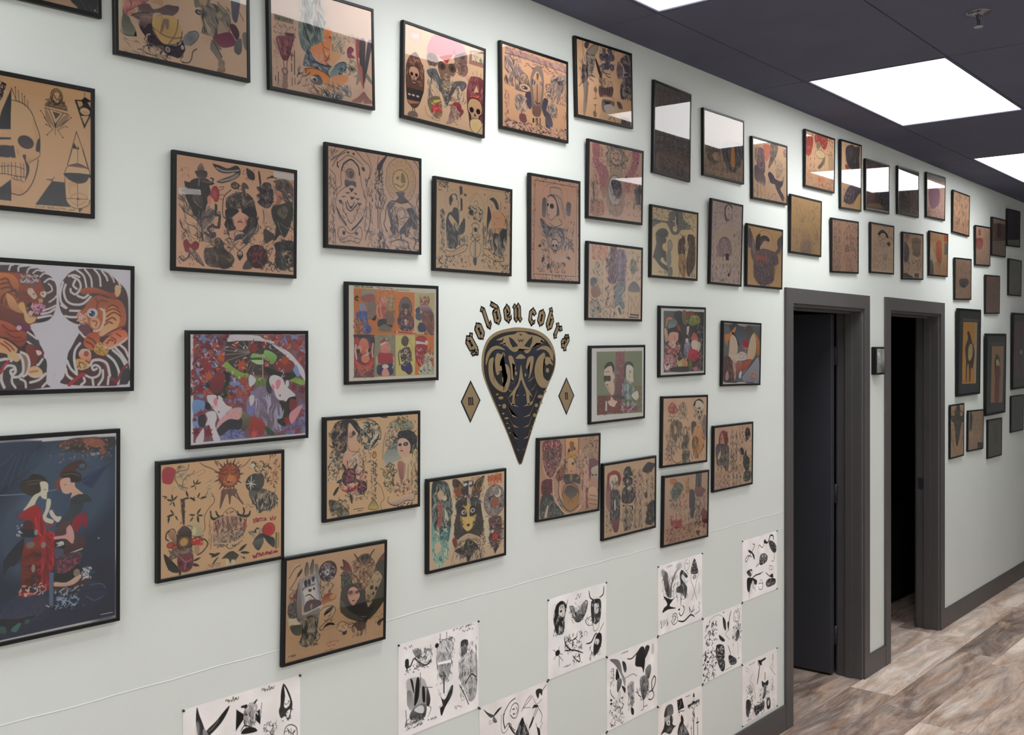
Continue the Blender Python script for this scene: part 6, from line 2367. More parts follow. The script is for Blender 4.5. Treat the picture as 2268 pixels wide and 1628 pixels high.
ART['F04'] = ('cdb193', '''
p b89c90 17,14 73,10 70,41 18,44
p d0c0b4 30,23 60,20 58,35 30,37
f c08890>b88088 97,66 100,36 123,7 175,-15 232,-2 265,22 240,38 162,60
f 6c4a40>5c4438 44,76 68,96 82,126 84,164 83,185 64,229 44,242 28,236 13,216 9,119
N 4a322c|a88068|7a544a 13 91 82 171 120 2.2 18
p 3a3434 12,185 84,184 70,218 14,220
p a8785c 14,222 67,219 60,225 24,232
e c8b4a8 23.9 204.5 5.9 2.8
e c8b4a8 40.1 204.3 6.0 2.8
e c8b4a8 58.2 204.2 6.0 2.8
K b8937c 42 144 25.5
l 1.6 3a2a2a 44,76 68,98 83,130 84,178
u 3 4a3a38 38,241 38,250
u 3 4a3a38 46,240 46,249
f 7a6860 25,255 51,250 59,265 19,268
f 7c645c>6a5450 94,71 114,62 142,70 139,92 115,105 98,94
n 4a3838|b89c8c 91 64 142 104 40 1.8 16
f c0aa94 95,109 115,100 132,106 115,116 98,118
f 5c5a5c>6c6a6c 95,118 132,106 149,126 171,145 185,169 186,196 181,211 165,185 147,155 122,139 105,135
n 3c3c40|8a8684 99 108 185 214 90 2.2 26 60
f a83a3c 148,66 204,48 190,68 180,80 162,72
f 8a6a58>6c5448 145,79 176,81 190,78 219,72 226,85 212,112 198,115 192,141 192,165 168,161 156,129 142,103
E 5a4a40 159.2 91.1 14.9 11.5
E 5a4a40 204.7 88.3 15.2 12.2
e 3a302c 160.9 91.9 7.8 6.7
e 3a302c 204.8 89.6 8.0 7.3
f 8c7a68>a08c74 167,122 180,109 195,116 195,155 182,163 164,157
n 3c3430|c0a890 164 114 199 196 60 2 16 0
f 6c5a54>84665c 211,54 232,39 265,27 272,45 269,61 277,79 263,102 234,103 226,80
n 4a3834|b08c7c 212 32 276 105 60 2 18
f c8ac94 230,104 248,105 270,107 259,117 234,115
f 625e60>54524f 206,138 234,122 263,119 270,132 249,151 234,137 213,161 193,194 182,209
n 3c3a3c|8a8684 192 123 271 187 50 2 20 130
s 3 3a3230 233,140 233,160
s 5 7a645c 106,166 110,182 117,193
f 6a6250>847658 100,208 117,193 151,188 162,215 162,241 145,254 121,247 104,226
f c0a850 113,208 151,195 154,200 120,213
f b8484c 117,228 124,217 155,212 158,228 145,237 121,237
n 4a4438|d0a8a0 111 206 162 256 40 1.8 12
l 2 8a7a64 90,226 97,249 128,260 152,258
f 9a3c44>7a3c40 207,201 217,190 243,190 250,208 243,219 221,204
f 8c7268>a08878 200,203 214,205 240,220 229,241 194,262 180,262 197,235
n 4a3034|c8b0a0 186 200 247 258 56 1.8 14
f 7a4840 243,219 254,205 258,216 240,234
s 2 7a5c50 219,172 219,189
s 2 7a5c50 237,171 237,188
f 7c4448>6c3c48 285,102 303,93 337,91 356,107 357,142 346,195 354,216 325,264 295,264 279,207 271,149
n 5a3034|b07c74 274 93 352 153 60 2 22 85
p d0b08c 316,118 328,138 304,143
s 2 8a6a4c 299,79 301,93
s 2 8a6a4c 317,70 318,90
s 2 8a6a4c 336,76 336,91
e b0483c 311.7 163.7 21.2 15.5
n e09888|7a2420 293 143 338 178 30 2 14
K b89878 311 201 40.8
f cab690 291,233 335,224 344,251 325,269 299,269
e d8c080 313.4 246.0 13.6 10.0
l 1.6 3a2a28 287,221 289,255 318,270 347,240
p 9a7468 283,15 361,2 355,57 280,58
p d4c8ac 294,20 350,12 347,43 294,45
n 5a4c48 298 21 345 44 16 2 14 90
''')
ART['F05'] = ('d4ad8a', '''
p a88c84 18,10 363,12 361,34 18,32
n 5a4448|d8b8a8|a06468|4a3c40 16 -35 364 61 210 2.6 24 20
l 1.6 5a4444 16,30 111,27 223,31 361,34
n c09a74 111 20 301 91 30 1 30 120
f 9a8a84>77686a 18,39 60,44 96,65 136,90 147,132 110,141 67,137 85,113 53,96 18,66
n 3c363c|c8a890|6a6064 16 34 89 128 110 2.6 26 70
E b89c84 115.8 98.0 22.3 19.7
N 5a5050 96 81 140 118 26 1.6 16 60
E c8a888 119.2 125.1 29.8 13.4
e 4a424c 117.4 125.5 17.1 6.0
e c8a888 110.1 125.6 5.9 2.8
l 4 c8a080 67,139 84,147 110,145
f 4a424e>5a525c 125,140 154,138 154,184 139,191 121,166
f 8a7e78>a08f84 70,161 88,151 113,154 128,165 124,203 95,208 77,208 66,180
N 4a4448|c8b09a 66 151 135 214 60 2.2 22 60
l 5 d4b090 87,213 124,161
l 5 d4b090 102,183 135,206
f 8c7a70>7a6862 185,39 208,44 219,65 222,98 218,136 202,205 161,209 154,170 147,102 159,62
f c4a284>a08068 181,60 200,69 211,90 207,138 199,165 169,170 162,122 158,95
p 7a5a4c 161,178 203,174 199,207 161,208
f 5a505c 158,90 173,92 173,104 158,109
f 5a505c 207,89 200,92 203,103 213,102
f 7a5c48 181,65 196,67 185,90
u 3.4 3a323a 184,104 184,168
l 3.4 3a323a 175,160 184,168 199,163
l 3 d8bc9c 162,113 170,84 185,62 200,73 207,105
e a8745c 184.8 57.4 5.4 3.3
f 4a424e>5a525a 222,143 245,146 237,171 229,205 218,198 210,175
E b89c84 253.3 104.0 23.7 13.3
N 4a4448 230 90 277 118 24 2 14
E c0a48a 251.2 128.2 25.2 10.5
e 7a6c68 251.2 129.4 13.4 5.2
f a08f84>84766e 261,81 301,55 357,40 361,68 324,109 300,151 292,143 285,101
n 3c363c|c8a890|7a7070 261 48 361 147 130 2.6 26 110
p 4a444c 293,73 317,69 308,87
f 9a8c80>84766e 237,166 268,152 292,162 296,181 276,203 253,192
N 4a4448|c8b09a 235 152 296 205 50 2 18
f 54505a>6a6468 233,188 253,192 268,214 268,233 248,243 229,234
f 7a5050 91,217 120,213 127,235 109,245 91,236
n 8a5054 91 215 127 247 16 2.4 14
p 3a3034 159,220 168,218 168,235 159,234
p 3a3034 176,217 187,216 188,236 176,237
p d4ad8a 180,220 183,221 183,234 180,234
p 3a3034 197,213 202,212 202,235 197,235
n 2c2428|e0d0c8|a06c70|1c181c 12 239 153 278 130 2.6 18 15
n 2c2428|e0d0c8|a06c70|1c181c 146 233 351 281 150 2.6 18 20
n 6a4c50|d0a890 13 146 34 248 40 2.2 18 85
n 5a4448|c8a088 332 105 362 260 70 2.2 20 85
''')
ART['F06'] = ('b89a7c', '''
f c4a484 16,124 138,128 133,268 7,266
l 2.2 3c3438 39,5 42,41 52,73
f 4a3c3c 50,12 66,-1 80,2 70,24 54,25
f 8f8278>74685e 65,34 102,9 134,1 129,23 112,51 107,82 82,123 63,112 57,61
l 2 2e282c 61,60 69,34 106,6 134,4 125,28
l 2 2e282c 113,35 109,77 86,122
n 2e282c|a89c8c 58 40 111 123 70 2.2 20 20
f 3a3236>5a4e50 36,89 67,93 66,125 58,152 30,151
n 2a2428|a89484 16 61 71 152 60 2.4 20 80
l 2.6 2e282c 13,168 34,151 58,147
f 84766e>9c8a7c 38,155 68,146 64,208 46,268 35,258 41,189
u 2.4 4a4044 66,148 53,221
f 6a5e5a 78,128 109,139 82,134
E 5c5660 161.1 40.6 18.3 12.6
E 5c5660 223.3 29.9 17.0 14.2
E 5c5660 174.0 17.4 10.9 10.3
E 5c5660 211.4 10.8 14.4 9.4
E 50495a 193.8 42.0 19.4 18.8
E 5c5660 172.3 73.6 15.0 11.7
E 5c5660 222.1 67.8 15.3 11.8
E 4c4650 193.0 67.9 14.3 12.7
n 2a242c|8a8490 144 5 240 87 60 2 18
f 2e282c 126,70 143,85 147,103 131,92
L 3c3438 154 121 77.8 -118 .16
n 2e282c 138 79 171 149 26 2 22 70
l 3.4 3c3438 176,94 192,106 212,107
l 2.4 3c3438 180,96 213,95
n 6a5a54 138 116 229 149 34 1.6 18
f 5a4444>6a5050 137,151 174,150 228,140 219,177 177,178 140,186
u 3.4 2e282c 157,153 156,172
u 3 2e282c 174,153 172,174
u 3 2e282c 190,150 189,172
u 3.4 2e282c 207,153 200,171
l 3 8a6a5c 140,188 185,181 227,180 235,196
l 2.4 3c3438 115,152 114,194
u 2 3c3438 100,200 122,196
e 7a6c60 114.6 166.2 11.4 10.2
f 6a6060>847870 156,197 193,192 231,194 234,212 209,232 175,241 155,232
p 3a3238 168,200 210,197 188,221
f a89c90 168,217 209,206 238,217 225,232 183,240
u 2.4 3c3438 111,222 109,264
u 2 3c3438 101,223 121,221
e 7a6c60 107.8 254.9 11.3 11.6
s 3 2e282c 191,249 216,245 246,240
s 2.6 2e282c 225,242 208,256 193,265
s 2.6 2e282c 229,244 233,260 241,268
f 4a3e44>5a4e54 252,191 277,192 290,212 264,213
f 5e565c>4c464e 278,35 309,10 362,-6 360,118 321,162 286,177 275,145 297,98 307,63
n 2e2a30|9a9088 281 3 361 162 110 3 34 25
f 7a6c6c>8a7c78 265,39 290,47 303,69 293,97 263,104 251,77
l 5 c0a48c 274,40 299,55 298,84 280,101
N 54464a 256 45 294 97 40 2 18 80
n 2e2a30|a8988a 279 114 357 170 50 2.4 22 80
p 7c706c 276,243 341,241 340,271 283,273
n 3a3034 275 238 340 274 40 2.2 20 85
''')
ART['F14'] = ('d2ae96', '''
n 2a2428|c8b4a8 20 -9 276 19 60 2.4 14 10
n 2a2428|d8c8bc 11 328 265 352 60 2.6 12 90
n 2a2428|c8b4a8 11 13 24 342 40 2.2 10 85
n 2a2428|c8b4a8 265 5 280 343 50 2.2 10 85
u 1.6 4a3c40 23,15 261,17 254,333 16,330 23,15
p d2ae96 28,18 257,20 250,328 22,325
v c09a84 135 49 58 26 0.5 14
f 6a6468>8a8080 64,77 85,75 82,132 63,131
f 6a6468>8a8080 201,76 225,79 220,121 197,114
l 1.4 8a7a74 64,60 71,38 100,22 128,19
l 1.4 8a7a74 201,34 208,56 205,78
f c0a494>b09484 107,30 164,31 179,58 186,93 201,110 186,137 172,107 150,78 135,58 100,57
l 1.8 4a4448 107,52 110,32 164,32 171,50
l 1.8 4a4448 107,56 142,57 172,72 179,102
f 54505a>6a6468 100,59 128,59 143,75 157,104 157,122 143,127 143,92 121,68 93,70
f d0b4a4 93,70 117,62 139,79 143,114 125,138 107,143 93,133 91,110
l 1.6 2a282e 91,75 90,114 96,135 114,143 143,123
e 2a282e 116.0 95.4 11.5 8.7
e 2a282e 93.3 92.1 5.0 5.2
s 1.6 2a282e 93,125 100,127 104,124
f 6a6468>8a8084 51,143 72,146 93,162 150,166 186,173 187,226 157,228 93,214 65,177
f d2b4a0 107,152 150,140 172,147 157,164 121,166
l 2 2a282e 107,154 135,165 172,152 157,135
E a09490 135.5 206.9 47.6 39.5
E b8a498 135.5 211.3 36.1 28.1
n 4a444c 93 172 179 216 36 1.6 26 0
K c8b0a4 133 231 23.2
n 2a282e|8a8088|b8a8a4 44 146 100 302 110 2.4 16 60
n 2a282e|8a8088|b8a8a4 172 136 246 269 120 2.4 14 110
L 4a4650 58 233 16.9 170 .5
L 4a4650 72 271 22.7 120 .5
L 4a4650 100 292 22.9 110 .5
L 4a4650 209 265 14.3 40 .5
O 8a8088 220 220 20.3 6
n 2a282e 93 272 194 321 50 2 18 100
f c8ac9c 118,265 194,266 187,284 128,284
h 1.4 3a343c 33 312 79 9
h 1.4 3a343c 44 320 75 6
''')
ART['F15'] = ('c8ac98', '''
f b08080>a87878 22,3 60,0 68,38 49,78 23,44
f a87880>b09088 23,55 62,65 122,96 117,168 91,200 63,121 30,80
f a87880>b09088 283,0 330,6 320,58 280,121 253,170 231,142 230,107 278,59
N b86a74|8a6068|c8a8a0|7a6870 21 -1 95 196 200 2.4 10
N b86a74|8a6068|c8a8a0|7a6870 230 1 332 183 200 2.4 10
l 2 a09084 67,1 68,50 95,84 135,102
l 2 a09084 283,4 270,52 223,96
O a8988a 174 37 68.8 12
E a09088 173.5 36.8 59.8 34.1
n 5a5254|b8a89c 101 -2 256 82 120 2 12
E c0a898 172.2 37.0 38.0 29.6
N 5a5458|a09894 140 6 207 67 60 2 10
E b8a090 172.2 36.2 17.6 12.9
f b09c8c>a89084 168,83 216,93 231,134 236,191 220,243 180,261 139,249 111,206 116,138 135,102
E b4b0a4 166.9 163.1 46.0 57.0
f 5a5a62>7a6a70 143,131 176,120 203,133 211,167 198,191 171,186 150,157
N 3a3a42|a09498|6a5058 137 121 211 197 80 2 12
n 7a6058|c0a898 125 193 220 266 80 2 14
f b08a78>a87c6c 18,214 72,202 99,222 93,260 16,263
n 7a5a54|d0b0a0 15 204 99 267 80 2.2 12
n 8a7a70|c8b4a4 234 183 347 268 90 2.2 16
p 6a6468<8a8480 22,144 32,146 43,212 33,213
p 8a8488<6a646c 302,150 344,115 343,202 310,204
n 5a5458 13 128 52 220 24 2 22 88
n 5a5458 295 117 352 219 34 2.4 22 88
e 6a5c5c 240.6 105.9 7.0 4.6
e 3a3438 319.9 43.9 4.3 3.1
''')
ART['F16'] = ('ccb49c', '''
n b8583c|c87050|a05a48 20 -2 119 57 120 2.4 12 80
n 4a4440|8a8270|b0a088 19 58 91 197 130 2.6 16 60
f 6a4c54>584450 111,48 132,50 144,35 175,29 184,129 128,135 127,85 114,65
p 6a5054 138,4 181,1 182,29 138,35
N 2e2430|8a6c78|b89890|6a3a3c 108 3 189 144 170 2.6 16 90
f 8a7482>786c74 182,22 239,15 243,68 235,126 190,132
n 4a3c4c|a890a0 183 9 246 134 110 2.2 26 88
f 7a7c7c>6c7070 178,136 235,130 242,162 217,185 237,213 231,234 173,225 172,165
N 4a5052|a0a4a0|8a8c88 172 131 242 235 130 2.4 18
n 3a2c30|c0a090 110 141 179 229 90 2.4 20 110
f 6c6c64>807868 266,67 291,36 318,57 319,79 293,102 273,88
n 3a3634|a89c84|d0c0a8 240 -0 355 123 150 2.4 14
f 5a5a5c>6a6a6a 16,129 43,123 58,134 43,149 20,157
f 9a7460>8c6a5c 25,156 67,155 80,182 44,197 20,184
f b0a898>989488 21,212 50,204 93,231 69,259 16,264
n 2e2a2c|c0b09c 15 197 99 266 100 2.4 18
p c0aa8c 265,167 337,166 336,261 263,261
f 6c6a6c>7c7a78 265,165 267,143 300,125 333,140 341,164
l 1.6 4a443c 265,167 263,261
l 1.6 4a443c 341,164 337,263
n 8a7a64 275 171 332 244 24 1.6 20 88
p 3a3638 276,250 336,252 335,258 276,256
p 3a3638 270,261 335,262 334,267 269,267
n 2e2a2c|c0b09c 99 229 263 268 70 2.4 18 95
f d0c0a8 180,229 205,221 224,249 212,264 186,253
f 5a5854 192,232 205,228 218,249 209,256
''')
ART['F57'] = ('d8d8d4', '''
p 7c8468>6c7858 34,15 338,16 341,255 37,247
p 7c8468 34,16 336,19 337,150 37,179
p 8c5458>6c4448 158,18 217,19 212,187 154,185
n 6a3a44|b08088 159 15 218 186 90 2.4 10
p 6c3c34 43,176 108,179 103,248 40,247
p 7a4040 108,179 209,187 204,247 106,244
n 5a2c2c|9a6058 43 180 210 249 70 2.4 12
p 7c7458 285,150 340,150 340,222 286,219
n 5a5c40|9a9474 286 149 341 250 40 2.6 12
p 8a3c54 203,222 305,224 305,246 204,245
p c8ccc8 93,199 102,199 101,234 92,235
f 1e2220 83,79 89,65 110,55 134,56 150,77 141,94 128,73 104,79
f dcc8b4>c8b09c 86,82 128,69 141,97 153,112 141,125 150,150 141,177 123,173 108,158 93,141 84,113
f 2a2e2c 82,106 104,105 123,107 123,125 99,124 85,127
s 2.4 3a3430 89,92 107,90 119,92
e 2e2220 103.5 139.3 4.8 2.8
l 1.6 4a3a34 99,148 117,155 123,173
f e0cdb8 129,183 148,198 169,203 160,213 148,223 117,214 108,200 123,197
f 3c4038 215,68 240,55 271,62 278,80 246,67 227,83 227,111 218,114
f e0dacc>d0c4b4 230,72 252,69 275,80 275,112 279,130 266,140 240,132 227,111
s 2.6 3a3830 249,94 259,98 265,96
e 2a2c28 255.8 92.1 3.8 2.1
l 1.6 4a443c 246,101 253,112 246,115
f a89888 256,133 275,134 272,142 256,142
f 8a949a>70787c 221,132 247,129 253,154 272,162 266,190 209,187 203,159
n 4a5458|b8c4c8 197 132 285 231 100 2.4 18 70
f d0ccbc 266,183 305,170 315,192 299,206 273,194
n 4a4a48|c8ccc8 188 196 299 249 60 2.4 14
f 4c4444 147,177 209,184 216,198 160,192
''')
ART['F52'] = ('b08c74', '''
f 6a3c40>8a5a54 21,10 68,5 122,12 123,71 89,119 65,135 35,108 20,56
N 2a2224|b89088|5a3036|d8b0a0 20 5 127 136 200 2.4 14
N 3a3a3c|6a6460|1e1c1e 31 34 105 78 80 2.4 12
n a83444|d8a8a0 24 5 122 27 40 3 12 85
s 6 d0a898 20,81 36,118 60,138
s 6 d0a898 142,72 106,110 77,136
p c8a074 146,2 221,4 219,51 210,73 179,76 154,65
f b8843c>c89850 159,47 175,56 203,54 218,43 210,69 179,76 157,67
f 8a5c3c 171,18 190,16 199,27 190,53 178,45
e 2a2420 168.7 47.0 7.4 7.4
e 2a2420 201.4 42.4 5.0 6.7
l 2.6 1e1c1c 146,6 146,65
l 2.6 1e1c1c 226,6 225,59
N 2a2a2c|5a5c5c|a0906c 130 60 235 119 120 2.4 16
f c8a888>b89070 166,77 191,75 211,106 205,128 180,136 164,118
s 2 4a3430 177,119 185,121 192,119
e 3a3436 192.8 93.9 7.5 5.2
f 3c3c40>54504c 140,131 180,130 230,138 237,169 200,161 150,161
e 8a7450 183.5 141.5 8.7 14.9
f a8784c>8a6844 133,192 150,168 187,162 225,182 232,217 221,249 177,256 146,242
f 4c4848>6a6058 145,190 163,169 200,173 226,194 201,214 182,216 157,206
l 2.4 2a2626 133,203 144,168 181,162 219,176 232,213 224,250
f 9c7444>a88050 139,193 176,215 201,214 229,202 227,243 183,257 146,238
l 1.8 5a3c28 170,229 182,218 195,232
l 3.4 4a3c34 114,154 112,194 140,237 177,260 221,249 252,222 250,155
l 6 c8a88c 122,144 121,195 140,226
f 8c5c44>6a4030 95,123 130,100 149,113 137,141 107,150
n 2a2020|c09078 89 96 149 151 50 2.4 14
n 3a2c28|c8a890 211 94 268 154 40 2 18
f c8a894>b89480 228,48 293,82 295,174 277,202 264,224 240,251 263,156 268,111
n 7a5c50|d8bca4 237 54 295 254 70 2 22 85
N 3a3e38|7c806c|a89880|2a2a28 241 3 361 117 220 2.4 12
f 7c5054>6a4448 293,86 346,94 346,109 307,137 295,166
f b8b0a0>a08c7c 304,121 346,113 354,144 341,178 314,149
e 1e1a1c 314.1 143.6 5.9 3.1
e 1e1a1c 333.8 144.8 5.3 3.1
p 8a5c5c 276,187 355,198 350,271 272,255
f c8ac94>a8886c 289,192 342,197 347,263 291,257
u 2.4 7a5444 293,213 343,224
u 2.4 7a5444 294,229 343,239
u 2.4 7a5444 294,244 343,254
n 6a3034 271 180 290 260 16 2.4 20 95
f 6a2c34>5a2a30 19,142 71,139 78,169 67,190 20,187
n 8a4448|3a1a20 20 141 78 192 40 2.6 12
f 3a3c3a>4a4c48 17,192 79,195 91,221 147,264 93,276 16,271
N 1e2020|8a8c80|5a5e58 15 195 146 278 160 2.4 14
f c0b09c 34,262 50,228 56,232 45,271
l 5 c8b8a4 78,147 85,191 116,235 153,264 202,270 246,248
''')
ART['F53'] = ('bca488', '''
f 9a3c3c>6a3038 21,42 40,29 72,25 104,39 114,63 98,87 85,56 59,42 37,47 28,104
v 7a4850 31 112 19 58 0.6 6
f d0c4b0 37,62 53,42 85,45 92,71 73,95 47,92
n 2a2626 40 54 92 98 30 2.4 18 80
f 4a4a4c>3c3a3e 47,99 99,105 106,150 106,209 87,221 42,208 44,143
n 1e1e20|8a8c8a|5a3038 41 99 109 220 100 2.4 20 88
f d8d8cc 70,138 76,139 77,172 70,171
f 7c4c4c>6a3c40 54,213 100,215 94,255 68,255
f 3a3430>2a2628 140,23 174,20 184,40 191,55 131,53
f 2e2a2c>3c3836 127,56 184,62 191,85 164,97 131,83
e b0a08c 157.5 76.2 9.4 6.0
f 2a282a>403c3a 125,104 151,92 191,100 215,125 199,154 165,161 119,148
N 1a181a|a89c8c|5a5650 118 19 215 161 140 2.4 14
e b0a490 167.8 101.5 14.8 7.5
p 1e1c1e 125,160 185,171 185,176 125,167
p 1e1c1e 187,171 195,172 196,189 187,188
f b0987c>8a7c68 129,167 179,175 182,219 179,260 139,254 122,207
N 2a2828|a89880 119 171 193 260 90 2.4 18 85
E c8a898 210.0 79.8 20.5 12.0
e 2a2022 210.0 80.5 6.8 3.8
n 3a2e30|b89c8c|7a5c58 191 29 259 127 120 2.2 16
f 4a4644>343234 259,43 294,16 329,19 350,29 329,50 301,59
s 3 343234 294,16 322,24 361,25
n 4a4444|c0a48c 253 44 359 266 200 2.2 24 70
n 3a3838|b09c84 199 127 261 259 100 2.2 24 100
f 5a524c 274,132 295,131 295,150 278,151
f 2a2a2a>3a3a38 302,181 345,167 359,188 346,256 289,256 296,211
n 1a1a1c|8a8474 282 164 360 264 60 2.4 16
n 2a2a2c|a8a090 16 171 55 258 60 2.2 12
''')
ART['F54'] = ('b89e88', '''
f b07c58 41,9 89,9 101,28 55,32
f 6c706a>5c605c 76,30 125,30 148,54 106,91 57,83
N 3a4040|8a9088|b0a490|5a3030 36 31 156 142 180 2.2 16 60
f c8ac94 141,68 170,78 172,127 143,131 124,100
n 3a2c2c|a86058 121 73 178 143 50 2.2 14
f c09c6c>a8805c 161,14 197,17 195,69 170,75
n 4a3c34|c8ac80 158 12 198 79 30 2.2 18 85
p 5a5c5c 249,2 298,2 296,63 247,60
u 2.6 2a2a2c 252,2 250,59
u 2.6 2a2a2c 272,19 271,61
u 2 a8a498 262,15 262,58
n 3a3034|9a7870|5a5a60|c0a898 201 57 360 244 300 2.2 18 80
f 8a6460>7a5858 243,62 311,64 312,98 259,97
f 5a5258>4a4a54 199,70 236,73 245,126 232,185 202,160
E b09c88 267.5 128.5 19.6 15.2
n 2a2628 246 129 299 220 60 2.4 14
f 8a4c4c>6c3c40 306,151 353,175 354,217 308,208
f a85c58>8c4448 45,169 95,182 137,179 138,205 103,216 60,196
u 4 c8b4a0 59,149 66,171
u 4 c8b4a0 80,147 84,175
u 4 c8b4a0 104,146 105,177
n 7a2c34|c89088 46 149 145 215 60 2.4 14 85
n 6a3c44|c8a8a0|8a5c5c 23 199 90 280 110 2.4 14
n 6a4444|c8a898|8a6460 107 205 183 280 90 2.2 16
n 7a6458|d0b8a0 166 136 217 233 40 2.2 24 80
f c8b098 248,232 301,227 340,250 294,264 256,248
f 6a5c5c 256,241 290,243 276,266
n 6a4c48|c0a890 189 213 363 273 80 2 14
''')
ART['F55'] = ('c4a88c', '''
f a85c50>8a4c44 40,38 72,18 106,40 113,57 87,67 47,59
N 7a2c2c|d0a898|c06c60 40 22 116 67 60 2.4 12
N 2e2c2c|a89c88|5c5850 116 16 188 87 120 2.2 16 70
n 2a2a2a|c8bca4 41 67 121 98 50 2.6 12
f 7c6c5c>6a6058 68,97 141,100 149,132 116,169 76,167
N 2a2826|a89474|5a5a58 24 95 150 230 220 2.2 18 85
u 1.8 3a3432 61,90 63,173
f b89c7c 88,115 101,116 109,141 89,147
s 3.4 3a3432 192,86 196,99
f 5a544e>7a6e60 157,178 162,140 176,119 193,137 208,173 192,208 157,213 147,198
n 2a2826|9a8c74 146 119 211 214 80 2.2 22 70
f c8ac8c 169,129 186,130 183,151 171,154
l 2.4 2a2828 147,205 184,190 211,174
f 6a6458>5a5650 158,220 206,223 213,245 173,274 155,262
n 2a2826|9a8c74 151 215 217 274 60 2.2 14
f 2e2c2e 236,43 249,19 285,9 313,17 328,35 299,24 264,30
K c8b8a0 292 66 31.1
n 2a2828|d8ccb8 237 12 333 116 60 2.4 14
f c8bca8 260,19 299,18 328,39 314,53 264,48
e 5a4c48 287.7 48.4 14.3 3.6
f 54504e>605854 224,107 259,105 266,134 232,161
v 6a6266 338 129 29 51 0.7 9
f c09870>b8895c 245,133 280,120 316,136 336,202 305,236 269,255 241,229 232,182
f 8a6844>a8804c 232,182 267,169 282,192 276,234 241,229
l 2.4 3a3028 232,182 260,165 282,184 261,201 262,244
l 3 3a3028 332,202 304,232 269,257 248,240
n 3a3028|c8a070 229 120 336 256 60 2 26 80
n 8a3c44|2a2626|c8b49c 25 186 84 276 70 2.6 14
l 3 2a2626 71,236 85,257 118,268 145,261
''')
ART['F17'] = ('c8b694', '''
f 7c7a74>747470 8,48 59,50 118,49 124,20 157,3 226,-0 241,27 276,46 312,68 228,75 201,95 153,99 125,73 99,61 40,76 9,82
f c8b694 9,86 59,61 112,60 153,99 201,95 228,79 341,73 344,165 285,96 228,93 188,121 127,115 112,84 60,81 16,144
u 3 4c4a48 8,55 72,54 159,49
p c8b898 175,26 189,25 190,75 173,76
p d0c4a4 155,44 196,42 196,46 155,48
n 5a5850|c8b898|8a8678 10 -3 138 56 130 2.2 12
n 5a5850|c8b898 234 -6 355 70 110 2.2 14
f 5a5450>504a48 185,7 192,7 196,53 183,54
E c8b898 174.2 75.8 19.1 13.5
f 6c6a68>5c5a58 31,111 47,89 79,80 112,84 120,105
p 54524e 28,112 120,107 120,112 28,116
f 64625e>5c5a58 34,118 100,113 107,134 81,146 88,167 108,172 109,215 82,195 69,213 123,231 123,249 70,234 24,205 11,199 23,171 35,142
e c8b490 94.2 152.2 14.6 12.6
E 9c9684 137.4 145.8 18.8 23.3
f 8a8680 118,165 141,163 149,219 116,228
f 7c7872 130,235 157,233 157,269 124,270
n 2e2c2c|c8b898 44 247 130 272 26 2.4 12
f 6a5054>5a4646 202,124 229,107 235,96 257,113 251,149 259,177 244,171 203,174
n 4a3a3c|b09484 198 92 286 178 60 2.2 14 85
f b0906c>9c7c5c 210,187 259,177 261,264 233,265 204,224
f 6c5c50>5c5048 274,97 299,88 331,100 341,180 331,224 282,263 266,206 286,139
n 3e3634|8a7460 273 91 341 262 90 2 26 80
n 3e3634|a8885c 204 172 267 265 50 2 24 85
''')
ART['F07'] = ('6a625e', '''
n 4a4544|8a807a|5a5250 15 -28 285 357 520 2.4 16
v 8a7466 135 290 107 28 0.5 36
v a08a76 31 311 17 36 0.5 17
v a08a76 262 313 19 28 0.5 19
n 3e3a3c|9a8e84 13 159 269 344 420 1.6 10
''')
ART['F08'] = ('9a8672', '''
f 7c6c60>6c5c54 18,133 109,109 140,143 132,197 93,221 33,202
E a08c78 105.0 185.3 34.2 20.4
e b09c84 97.3 186.3 18.6 12.1
f 4c4e54>5a5658 163,120 341,96 350,153 300,222 219,232 171,184
n 3a3a40|8a8480|b09474 155 104 358 243 150 2.4 26 85
f b07c50>b8885c 243,113 267,118 276,202 259,212 235,199
n 5a4c48|b8a48c|7a6a60 10 113 155 275 150 2.2 18
n 5a4c48|c0ac94 10 213 358 286 160 2 12
n 6a5c58|c0ac94 18 -25 358 98 90 2.4 18
''')
ART['F18'] = ('b8a8a0', '''
n 6a5c64|c8b8ac|8a7c80 1 -8 281 127 240 2.2 14
f 5a4c58>685a64 113,21 153,3 181,18 165,68 121,77
E c0b0a4 150.3 38.8 30.9 32.3
N 4a3e4a|a898a0 119 13 182 74 40 2 10 88
f b8a898 78,124 185,97 262,152 250,269 42,282 19,172
f 8a7880>9a8888 52,225 63,173 115,147 170,164 187,220 146,232 84,236
E a09088 117.0 190.1 39.5 36.5
N 5a4a54|b8a4a0|8a6c70 64 151 172 251 90 2 16 85
n 4a4048|c8b8ac|8a7c80 6 158 67 351 110 2.4 20 88
n 4a4048|c8b8ac|8a7c80 192 106 276 350 120 2.4 20 88
n 3a3038|c8b8ac 78 250 186 346 80 2.6 14 90
p 5a4c58 132,220 159,218 161,248 133,250
e 2a2428 163.7 311.8 9.1 8.8
n 9a6a5c|c8b090 133 317 262 352 30 2.4 10 88
''')
